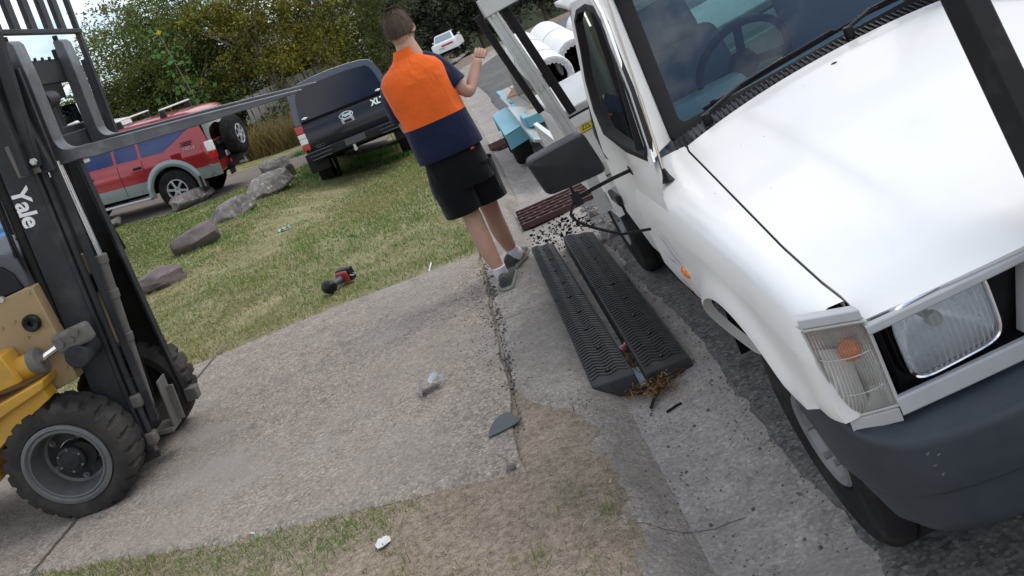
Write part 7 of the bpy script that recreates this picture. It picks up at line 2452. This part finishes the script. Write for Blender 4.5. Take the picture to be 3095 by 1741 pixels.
# grit: dark bitumen crumbs and pebbles along the gutter
def gz2(x, y):
    if x < -0.32: return Z(x, y) + (0.02 if lo_edge(x) < y < up_edge(x) else 0.0)
    pr = kprof(y); return interp([p[0] for p in pr], [p[1] for p in pr], x)
def crumbs(name, pts, mat, smin, smax):
    mb = MB()
    for (x, y) in pts:
        s = random.uniform(smin, smax) * (1 if random.random() < 0.85 else 1.8)
        z = gz2(x, y)
        q = [Vector((random.uniform(-1, 1), random.uniform(-1, 1), random.uniform(-0.6, 1))).normalized() * s * random.uniform(0.7, 1.1) for _ in range(5)]
        b = [Vector((s * cos(t + random.uniform(-.3, .3)), s * 0.8 * sin(t), -0.1 * s)) for t in (0, 1.6, 3.1, 4.7)]
        tp_ = [Vector((s * 0.6 * cos(t), s * 0.5 * sin(t), s * random.uniform(0.5, 0.9))) for t in (0.4, 2.4, 4.3)]
        r_ = Matrix.Rotation(random.uniform(0, 6.3), 3, 'Z')
        vs_ = [r_ @ v + Vector((x, y, z)) for v in b + tp_]
        mb.add(vs_, [(0, 1, 4), (1, 5, 4), (1, 2, 5), (2, 3, 5), (3, 6, 5), (3, 0, 6), (0, 4, 6), (4, 5, 6)])
    return tag(mb.build(name, mat, smooth=0), kind='stuff')
pts = []
for _ in range(420):
    x = abs(random.gauss(0.28, 0.17)) + 0.03; y = random.gauss(6.35, 0.30)
    if x < 0.9 and y < 6.76: pts.append((x, y))
crumbs('bitumen_crumbs', pts, m_under, 0.004, 0.013)
pts = []
for _ in range(26):
    pts.append((random.gauss(0.58, 0.05), random.uniform(5.2, 6.6)))
crumbs('stones', pts, m_rock, 0.02, 0.045)
pts = []
for _ in range(900):
    y = random.uniform(1.6, 6.3); x = random.gauss(0.53 if random.random() < 0.6 else 0.22, 0.06)
    pts.append((x, y))
for _ in range(260): pts.append((random.uniform(-0.3, 0.55), random.uniform(1.7, 6.0)))
crumbs('grit', pts, M('grit', (0.15, 0.135, 0.125), 0.95, var=0.5, scale=20), 0.002, 0.006)
pts = [(random.uniform(-2.4, -0.33), random.uniform(1.9, 3.2)) for _ in range(160)]
crumbs('pebbles', pts, M('pebble', (0.22, 0.19, 0.17), 0.95, var=0.4, scale=20), 0.003, 0.009)
pts = [(random.gauss(-0.30, 0.018), random.uniform(3.1, 5.9)) for _ in range(420)]
crumbs('crack_rubble', pts, M('crack_dirt', (0.105, 0.095, 0.085), 0.95, var=0.4, scale=20), 0.003, 0.010)

pts = [(random.gauss(-0.34, 0.10), random.gauss(4.9, 0.55)) for _ in range(700)]
pts = [p for p in pts if p[1] < 6.0]
crumbs('grimy_grit', pts, M('dark_grit', (0.10, 0.095, 0.088), 0.95, var=0.5, scale=20), 0.0012, 0.004)
c = G(862, 697)
mb = MB()
mb.grid([[c + Vector((x, y, 0.03 + 0.02 * sin(x * 90 + y * 60))) for x in np.linspace(-0.09, 0.09, 6)] for y in np.linspace(-0.05, 0.05, 4)])
tag(mb.build('wrapper', M('green_white_wrapper', (0.40, 0.52, 0.48), 0.5, var=0.5, scale=25), smooth=0, solid=0.002), 'crumpled pale green wrapper lying in the middle of the lawn', 'wrapper')
c = G(1545, 1412, 0.02)
mb = MB(); mb.lathe([(0.0, 0.016), (0.014, 0.012), (0.02, 0.0), (0.012, -0.004)], c, (0.2, 0.1, 1), 7)
tag(mb.build('stone', m_rockd, smooth=0), 'small dark stone on the driveway near its soil edge', 'stone')
# ================================================================== TREES, FENCES AND THE FAR SIDE
m_bark = M('grey_bark', (0.20, 0.16, 0.125), 0.95, var=0.3, scale=6, stretch=(1, 1, 0.3), bmp=0.5, bscale=30)
m_leaf = grass_mat('leaf')
def leaf_cloud(name, C, S, A, mat, parent, tints, jit=0.3, aspect=0.45):
    """C centres, S leaf lengths, random orientation diamonds"""
    n = len(C)
    d = rng.normal(0, 1, (n, 3)); d[:, 2] *= 0.7
    d /= np.linalg.norm(d, axis=1)[:, None]
    e = np.cross(d, rng.normal(0, 1, (n, 3))); e /= np.linalg.norm(e, axis=1)[:, None]
    a = d * (S / 2)[:, None]; b = e * (S * aspect / 2)[:, None]
    V = np.stack([C - a, C + b, C + a, C - b], 1).reshape(-1, 3)
    me = bpy.data.meshes.new(name)
    me.vertices.add(4 * n); me.vertices.foreach_set('co', V.ravel().astype(np.float32))
    me.loops.add(4 * n); me.loops.foreach_set('vertex_index', np.arange(4 * n, dtype=np.int32))
    me.polygons.add(n); me.polygons.foreach_set('loop_start', (np.arange(n) * 4).astype(np.int32))
    me.update(calc_edges=True)
    at = me.attributes.new('tint', 'FLOAT_COLOR', 'POINT')
    cc = np.ones((n, 4, 4), np.float32); cc[:, :, :3] = tints[:, None, :]
    at.data.foreach_set('color', cc.ravel())
    me.materials.append(mat)
    o = bpy.data.objects.new(name, me); COL.objects.link(o); o.parent = parent
    return o
OLIVE, DEEP, YEL, GREEN, FAR = (0.135, 0.138, 0.034), (0.072, 0.095, 0.030), (0.30, 0.265, 0.035), (0.115, 0.18, 0.045), (0.085, 0.10, 0.066)
def tree(x, y, h, rx, rz, n, c1, c2, label, leaf=0.085, trunk_r=0.09, base=0.25, seed=0, gaps=1.0, cat='tree', group='trees behind the parked vehicles', name='tree', lean=0.0):
    z0 = Z(x, y) if x < 2 else ROADZ(x, y)
    root = empty(name, (x, y, z0), label=label, cat=cat, group=group)
    rr = np.random.default_rng(seed + 100)
    n = int(n * 2.0); nb = int(n / 90)
    # clump centres through the crown volume
    u = rr.normal(0, 1, (nb, 3)); u /= np.linalg.norm(u, axis=1)[:, None]
    rad = rr.random(nb) ** 0.45
    cc = u * rad[:, None] * np.array([rx, rx * 0.85, rz])
    cc[:, 0] *= 1 + 0.25 * np.sin(cc[:, 2] * 2 + seed)
    cc[:, 2] += h - rz
    cc[:, 0] += lean * cc[:, 2] / h
    keep = cc[:, 2] > base * 0.6
    cc = cc[keep]; nb = len(cc)
    m_ = 90
    sz = rr.uniform(0.11, 0.26, nb) * (rx / 1.8) ** 0.8
    L_ = cc[:, None, :] + rr.normal(0, 1, (nb, m_, 3)) * sz[:, None, None] * np.array([1, 1, 0.75])
    ct = np.array(c1) * (1 - rr.random((nb, 1)) ** 1.5) + np.array(c2) * (1 - (1 - rr.random((nb, 1)) ** 1.5)) * 1.0
    t_ = rr.random((nb, 1)) ** 1.6
    ct = np.array(c1) * (1 - t_) + np.array(c2) * t_
    tint = (ct[:, None, :] * rr.uniform(0.55, 1.5, (nb, m_, 1))).reshape(-1, 3)
    P_ = L_.reshape(-1, 3)
    ok = P_[:, 2] > 0.04
    leaf_cloud('crown', P_[ok], rr.uniform(leaf * 0.6, leaf * 1.4, int(ok.sum())), None, m_leaf, root, tint[ok])
    mb = MB()
    top_ = Vector((lean, 0, h * 0.75))
    r0 = random.Random(seed)
    path = [Vector((0, 0, -0.1)), Vector((r0.uniform(-.08, .08) + lean * 0.15, 0.02, h * 0.22)), Vector((r0.uniform(-.14, .14) + lean * 0.4, -0.03, h * 0.45)), top_]
    mb.tube(path, [trunk_r * 1.25, trunk_r, trunk_r * 0.7, trunk_r * 0.25], 9)
    for k in range(min(14, nb)):
        c = Vector(cc[(k * 7) % nb])
        t = min(0.95, max(0.25, c.z / (h * 0.8) - 0.25))
        i = int(t * 3); p = path[i].lerp(path[min(3, i + 1)], t * 3 - i)
        mb.tube([p, p.lerp(c, 0.5) + Vector((0, 0, 0.08)), c], [trunk_r * 0.45, trunk_r * 0.28, trunk_r * 0.1], 6)
    mb.build('trunk', m_bark, root, smooth=60)
    return root
def gx(px, py, Y): return AT(px, py, Y).x
tl = [
    (215, 350, 27.5, 3.1, 1.8, 1.7, 9000, OLIVE, DEEP, 'dense olive tree partly behind the forklift mast', 0.10, 0.3),
    (330, 330, 26.5, 3.0, 1.6, 1.6, 9000, OLIVE, DEEP, 'low olive green tree just right of the forklift carriage'),
    (440, 250, 27.5, 5.3, 2.1, 2.7, 14000, OLIVE, GREEN, 'tall green tree rising above the roof of the red wagon'),
    (560, 260, 26.6, 5.0, 1.8, 2.5, 13000, GREEN, OLIVE, 'feathery olive tree right behind the roof rack of the red wagon'),
    (650, 200, 28.0, 6.2, 2.1, 3.1, 12000, DEEP, OLIVE, 'dark tall tree between the red wagon and the black utility'),
    (790, 190, 26.5, 5.0, 1.6, 1.9, 6500, OLIVE, YEL, 'yellow green tree with a bare pale trunk left of the black utility'),
    (900, 110, 27.5, 5.6, 1.9, 2.6, 9000, YEL, OLIVE, 'yellowish tree directly above the canopy of the black utility'),
    (1010, 60, 28.5, 5.2, 1.9, 2.5, 11000, DEEP, OLIVE, 'dark green tree beside the head of the walking person'),
    (120, 330, 29.0, 3.0, 1.7, 1.6, 7000, OLIVE, DEEP, 'dark olive tree seen between the uprights of the forklift mast'),
]
for k, t in enumerate(tl):
    px, py, Y, h, rx, rz, n, c1, c2, lab = t[:10]
    tr_ = tree(gx(px, py, Y), Y, h, rx, rz, n, c1, c2, lab, seed=k, base=0.9 if k == 5 else 0.1, leaf=0.095, trunk_r=0.12 if k == 5 else 0.08)
# low scrub closing the view under the crowns
n = 15000
x = rng.uniform(-19, -1.6, n); y = 25.2 + rng.normal(0.8, 0.7, n); hgt = 0.15 + 1.35 * rng.random(n) * (0.4 + 0.6 * vnoise(x, y, 0.8, 61))
cz = np.array([Z(a, b) for a, b in zip(x, y)]) + hgt
t_ = rng.random((n, 1))
leaf_cloud('undergrowth', np.stack([x, y, cz], 1), rng.uniform(0.08, 0.17, n), None, m_leaf, None, (np.array(DEEP) * (1 - t_) + np.array(OLIVE) * t_) * rng.uniform(0.6, 1.4, (n, 1)))['kind'] = 'stuff'
# tall dry grass beside the track
n = 5200
ga, gb = Vector((-6.9, 23.9, 0)), Vector((-3.6, 24.2, 0))
t_ = rng.uniform(-0.25, 1.05, n)
x = ga.x + (gb.x - ga.x) * t_ + rng.normal(0, 0.35, n); y = ga.y + (gb.y - ga.y) * t_ +  np.abs(rng.normal(0, 0.55, n))
blades('dry_grass', np.stack([x, y, np.array([Z(a, b) for a, b in zip(x, y)])], 1), rng.uniform(0.35, 1.25, n), rng.uniform(0.018, 0.034, n), rng.uniform(0.1, 0.75, n),
       np.array([0.36, 0.27, 0.115]) * rng.uniform(0.45, 1.25, (n, 1)) * np.where(rng.random((n, 1)) < 0.25, np.array([[0.55, 0.75, 0.5]]), 1.0), m_grass)
# leafy saplings with big round leaves in front of the trees
m_big = grass_mat('broad_leaf')
def sapling(px, py0, py1, Y, n, label):
    top_ = AT(px, py0, Y); x = AT((px + 60), py1, Y).x
    root = empty('sapling', (top_.x + 0.12, Y, Z(top_.x, Y)), label=label, cat='sapling', group='broad leaved saplings in front of the trees')
    base = root.matrix_basis.translation
    hgt = top_.z - base.z
    mb = MB(); mb.tube([(0, 0, 0), (-0.06, 0, hgt * 0.5), (-0.12, 0, hgt)], [0.025, 0.018, 0.008], 7); mb.build('stem', m_bark, root, smooth=60)
    tt = rng.uniform(0.45, 1.03, n)
    P_ = np.stack([-0.12 * tt + rng.normal(0, 0.20, n), rng.normal(0, 0.2, n), hgt * tt], 1)
    col = np.where(rng.random((n, 1)) < 0.05, np.array([[0.55, 0.36, 0.03]]), np.array([[0.10, 0.20, 0.055]])) * rng.uniform(0.7, 1.4, (n, 1))
    leaf_cloud('foliage', P_, rng.uniform(0.11, 0.19, n), None, m_big, root, col, aspect=0.8)
sapling(475, 95, 330, 24.6, 120, 'tall broad leaved sapling with a few yellow leaves above the red wagon')
sapling(498, 300, 340, 24.4, 45, 'short bright leaved sapling just above the roof rack')

# ---- paling fence behind the utility
m_pal = M('grey_paling', (0.34, 0.315, 0.28), 0.9, var=0.2, scale=4, stretch=(4, 4, 0.4), dirt=(0.20, 0.18, 0.15), dirt_amt=0.4)
f0, f1 = AT(735, 300, 25.8), AT(905, 180, 27.0)
fz = Z(f0.x, 26)
fen = empty('paling_fence', (f0.x, f0.y, fz), label='grey timber paling fence between the trees and the black utility', cat='fence')
d = Vector((f1.x - f0.x, f1.y - f0.y, 0)); Lf = d.length + 1.2; d.normalize()
pal_ = None
k = 0
while k * 0.115 < Lf:
    p = d * (k * 0.115)
    if pal_ is None:
        mb = MB(); mb.box((0, 0, 0.80), (0.10, 0.018, 1.6)); pal_ = mb.build('paling', m_pal, fen, smooth=0); o = pal_
    else: o = share(pal_, 'paling', fen)
    o.matrix_basis = Matrix.Translation(p + Vector((0, 0, random.uniform(-0.02, 0.02)))) @ Matrix.Rotation(atan2(d.y, d.x), 4, 'Z') @ Matrix.Rotation(radians(random.uniform(-0.8, 0.8)), 4, 'Y')
    k += 1
for z in (0.4, 1.25):
    mb = MB(); mb.bar(Vector((0, 0.04, z)), d * Lf + Vector((0, 0.04, z)), 0.04, 0.08); mb.build('rail', m_pal, fen)

# ---- pale house glimpsed through the trees
hx = gx(760, 200, 33)
hs = empty('house', (hx, 33.5, Z(hx, 33)), label='pale grey house mostly hidden behind the trees', cat='house')
mb = MB(); mb.box((0, 1.6, 1.3), (7.5, 3.2, 2.6)); mb.build('wall', M('pale_cladding', (0.55, 0.51, 0.50), 0.8, var=0.06), hs)
mb = MB(); mb.poly([(-4.1, -0.3, 2.6), (4.1, -0.3, 2.6), (4.1, 1.6, 3.7), (-4.1, 1.6, 3.7)], (0, 0, 0.06)); mb.poly([(-4.1, 3.5, 2.6), (4.1, 3.5, 2.6), (4.1, 1.6, 3.7), (-4.1, 1.6, 3.7)], (0, 0, 0.06)); mb.build('roof', M('grey_roof_iron', (0.30, 0.29, 0.29), 0.5, metal=0.3), hs)
for x in (-2.2, 1.4):
    f_ = MB(); f_.box((x, -0.01, 1.5), (1.3, 0.06, 1.1)); fo = f_.build('window', M('white_frame', (0.7, 0.7, 0.7), 0.5), hs)
    g_ = MB(); g_.box((x, -0.05, 1.5), (1.15, 0.02, 0.95)); g_.build('pane', m_bluewin, fo)

# ---- blue corrugated shed wall at the far left, behind the forklift
bx = AT(15, 735, 11.5)
shd = empty('blue_shed', (bx.x, 11.5, Z(bx.x, 11.5)), label='blue corrugated shed wall at the left behind the forklift', cat='shed')
mb = MB()
rows = []
for k in range(61):
    z = k * 0.025
    rows.append([(x, 0.018 * cos(k * pi / 2 * 1.0) , z) for x in (-3.0, 0.14)])
mb.grid(rows); mb.build('corrugated_wall', M('blue_steel', (0.16, 0.36, 0.62), 0.45, var=0.06, scale=4, dirt=(0.25, 0.36, 0.48), dirt_amt=0.2), shd, smooth=60)
mb = MB(); mb.box((-1.43, 1.5, 0.74), (3.1, 2.9, 1.48)); mb.build('shed_body', m_under, shd)
mb = MB(); mb.box((-1.43, 1.5, 1.52), (3.4, 3.2, 0.05)); mb.build('shed_roof', m_galv, shd)

# ---- lattice gantry and white van seen past the forklift
q0, q1 = AT(285, 215, 31), AT(415, 165, 31)
gy_ = empty('lattice_gantry', (q0.x, 31, 0), label='thin white steel lattice boom beyond the tree tops at the left', cat='gantry')
o_ = Vector((-q0.x, -31, 0))
A0, A1 = q0 + Vector((-1.5, 0, 0)), q1
hh = Vector((0, 0, 0.28))
for nm, a, b in (('lower_chord', A0, A1), ('upper_chord', A0 + hh, A1 + hh)):
    mb = MB(); mb.bar(a + o_, b + o_, 0.05, 0.05); mb.build(nm, m_whitedull, gy_)
for k in range(14):
    a = A0.lerp(A1, k / 14) + (hh if k % 2 else Vector((0, 0, 0))); b = A0.lerp(A1, (k + 1) / 14) + (Vector((0, 0, 0)) if k % 2 else hh)
    mb = MB(); mb.bar(a + o_, b + o_, 0.03, 0.03); mb.build('lattice', m_whitedull, gy_)
mb = MB(); mb.bar((0, 0, Z(q0.x, 31)), q0 + o_, 0.12, 0.12, (0, 1, 0)); mb.build('mast', m_whitedull, gy_)
va, vb = AT(182, 322, 21.0), AT(216, 392, 21.0)
vr = empty('white_van', (va.x - 1.0, 21.5, Z(va.x, 21.5)), label='white van front seen through the gap in the forklift carriage', cat='van')
o_ = -vr.matrix_basis.translation
zb_ = Z(va.x, 21.5)
mb = MB(); mb.poly([Vector((va.x, 21, va.z)) + o_, Vector((vb.x, 21, vb.z)) + o_, Vector((vb.x + 0.75, 21, vb.z - 0.18)) + o_, Vector((vb.x + 0.85, 21, zb_ + 0.35)) + o_, Vector((vb.x - 3.6, 21, zb_ + 0.35)) + o_, Vector((vb.x - 3.6, 21, va.z)) + o_], (0, 1.7, 0)); mb.build('van_body', m_white, vr, bevel=0.05, seg=3)
mb = MB(); mb.bar(va + o_ + Vector((0.02, 0.2, 0)), vb + o_ + Vector((0.02, 0.2, 0.02)), 0.03, 1.2, (0, 1, 0)); mb.build('van_windscreen', m_bluewin, vr)
mb = MB(); p = vb + o_ + Vector((0.14, -0.12, 0.05)); mb.box(p, (0.28, 0.16, 0.15)); mb.build('van_mirror', m_white, vr, bevel=0.04, seg=3)
for dx in (0.1, -2.6):
    w_ = empty('wheel'); w_.parent = vr; w_.matrix_basis = Matrix.Translation(Vector((vb.x + dx, 21.0, zb_ + 0.32)) + o_)
    mb = MB(); mb.lathe([(0.18, 0), (0.28, 0.01), (0.32, -0.03), (0.32, -0.18), (0.18, -0.2)], (0, 0, 0), (0, -1, 0), 20); mb.build('tyre', m_tyre, w_)
    mb = MB(); mb.lathe([(0.18, 0), (0.06, -0.02), (0, -0.02)], (0, 0, 0), (0, -1, 0), 16); mb.build('rim', m_alloy, w_)

# ---- far kerb, bank, fence, marker post at the bend
fk = [G(px, py, 0.0, ROADZ) for px, py in ((1380, 188), (1430, 148), (1480, 112), (1560, 74), (1640, 40), (1760, -10))]
ext0 = fk[0] + Vector((-25, 6, 0))
er = (fk[-1] - fk[-2]).normalized()
fk = [ext0] + fk + [fk[-1] + er * 60]
def outw(i):
    a, b = fk[max(0, i - 1)], fk[min(len(fk) - 1, i + 1)]
    d = Vector((b.x - a.x, b.y - a.y, 0)).normalized()
    return Vector((-d.y, d.x, 0))
offs = [(0, 0.02), (0.02, 0.12), (0.35, 0.14), (0.7, 0.08)]
mb = MB(); mb.grid([[p + outw(i) * o + Vector((0, 0, z)) for o, z in offs] for i, p in enumerate(fk)])
tag(mb.build('far_kerb', m_kerb, smooth=40), kind='structure')
offs = [(0.7, 0.07), (1.5, 0.25), (3.0, 0.55), (5.0, 0.8), (9.0, 0.9), (30, 1.2)]
mb = MB()
rows = []
for i in range(len(fk) - 1):
    for k in range(8):
        t = k / 8
        p = fk[i].lerp(fk[i + 1], t); w_ = outw(i).lerp(outw(i + 1), t)
        rows.append([p + w_ * o + Vector((0, 0, z + 0.12 * (float(fbm(p.x + o, p.y, 0.8, 71)) - 0.5) * (o > 1))) for o, z in offs])
mb.grid(rows)
tag(mb.build('bank', m_verge, smooth=60), kind='structure')
n = 3500
ii = rng.integers(1, len(fk) - 1, n); tt = rng.random(n); oo = rng.uniform(1.2, 7.0, n)
PP = []
for i, t, o in zip(ii, tt, oo):
    p = fk[i].lerp(fk[i + 1], t) + outw(i).lerp(outw(i + 1), t) * o
    PP.append((p.x, p.y, p.z + interp([q[0] for q in offs], [q[1] for q in offs], o)))
blades('bank_grass', np.array(PP), rng.uniform(0.1, 0.55, n), rng.uniform(0.03, 0.07, n), rng.uniform(0.2, 1.0, n), np.array([0.30, 0.22, 0.12]) * rng.uniform(0.3, 1.3, (n, 1)), m_grass)
p = G(1387, 158, 0.0, ROADZ) + outw(2) * 1.0
q = AT(1385, 112, p.y)
ypost = MB(); ypost.box((0, 0, 0.75), (0.16, 0.16, 1.9))
yo = ypost.build('marker_post', M('yellow_post', (0.62, 0.40, 0.06), 0.6, var=0.1), None, bevel=0.02)
yo.matrix_basis = Matrix.Translation((p.x, p.y, p.z + 0.1)); tag(yo, 'yellow marker post standing on the bank beside the white sedan', 'post')
ffn = empty('wire_fence', fk[1] + outw(1) * 5, label='wire fence with thin posts along the top of the far bank', cat='fence')
o_ = -ffn.matrix_basis.translation
prev = None
po = None
for i in range(1, len(fk) - 1):
    for k in range(2):
        t = k / 2
        b_ = fk[i].lerp(fk[i + 1], t) + outw(i).lerp(outw(i + 1), t) * 4.6 + Vector((0, 0, 0.7))
        if po is None:
            mb = MB(); mb.box((0, 0, 0.75), (0.07, 0.07, 1.7)); po = mb.build('post', m_mastd, ffn, smooth=0); o = po
        else: o = share(po, 'post', ffn)
        o.matrix_basis = Matrix.Translation(b_ + o_)
        if prev is not None:
            mb = MB()
            for z in (0.5, 1.0, 1.45): mb.tube([prev + o_ + Vector((0, 0, z)), b_ + o_ + Vector((0, 0, z))], 0.012, 4)
            mb.build('wire', m_mastd, ffn)
        prev = b_
# water / paved strip behind the fence reading blue grey
mb = MB()
mb.grid([[fk[i] + outw(i) * 8.0 + Vector((0, 0, 0.93)) for i in range(1, len(fk))], [fk[i] + outw(i) * 14.0 + Vector((0, 0, 1.9)) for i in range(1, len(fk))]])
tag(mb.build('paved_slope', M('blue_grey_paving', (0.17, 0.20, 0.235), 0.6, var=0.1, scale=0.5), smooth=0), kind='structure')
far = [(1095, 60, 62, 9.5, 4.6), (1180, 30, 66, 11, 5.0), (1270, 10, 70, 11.5, 5.2), (1360, 0, 68, 10.5, 4.8), (1450, -30, 70, 11.5, 5.2), (1550, -70, 72, 11.5, 5.5), (1660, -120, 74, 12, 6.0), (1790, -170, 76, 12, 6.0)]
names_ = ['left end of the far tree line, above the orange shirt', 'above the right shoulder of the person', 'directly above the white sedan', 'above the yellow marker post', 'above the wire fence on the bank', 'above the rail of the truck headboard', 'above the wrapped rolls', 'behind the truck cab']
for k, (px, py, Y, h, r) in enumerate(far):
    tr_ = tree(gx(px, py + 90, Y), Y + 8, h, r, h * 0.48, 8500, FAR, (0.07, 0.08, 0.045), 'dark distant tree ' + names_[k], leaf=0.30, trunk_r=0.2, seed=40 + k, group='distant trees beyond the bend')
# wooded rise closing the view far ahead
mb = MB()
rows = []
for y, hgt in ((92, -6), (98, 1.5), (106, 6.0), (118, 10.0), (140, 12.0), (165, 12.0)):
    rows.append([(x, y + 6 * (float(fbm(x, 1.0, 0.05, 81)) - 0.5), hgt + (2.2 * (float(fbm(x, y, 0.12, 82)) - 0.5) + 1.2 * (float(fbm(x, y, 0.5, 83)) - 0.5)) * (hgt > 0) - 3.5) for x in np.linspace(-70, 130, 161)])
mb.grid(rows)
tag(mb.build('hill', M('wooded_hill', (0.055, 0.065, 0.042), 1.0, var=0.5, scale=0.9, spec=0.0, bmp=1.0, bscale=1.5), smooth=40), kind='structure')
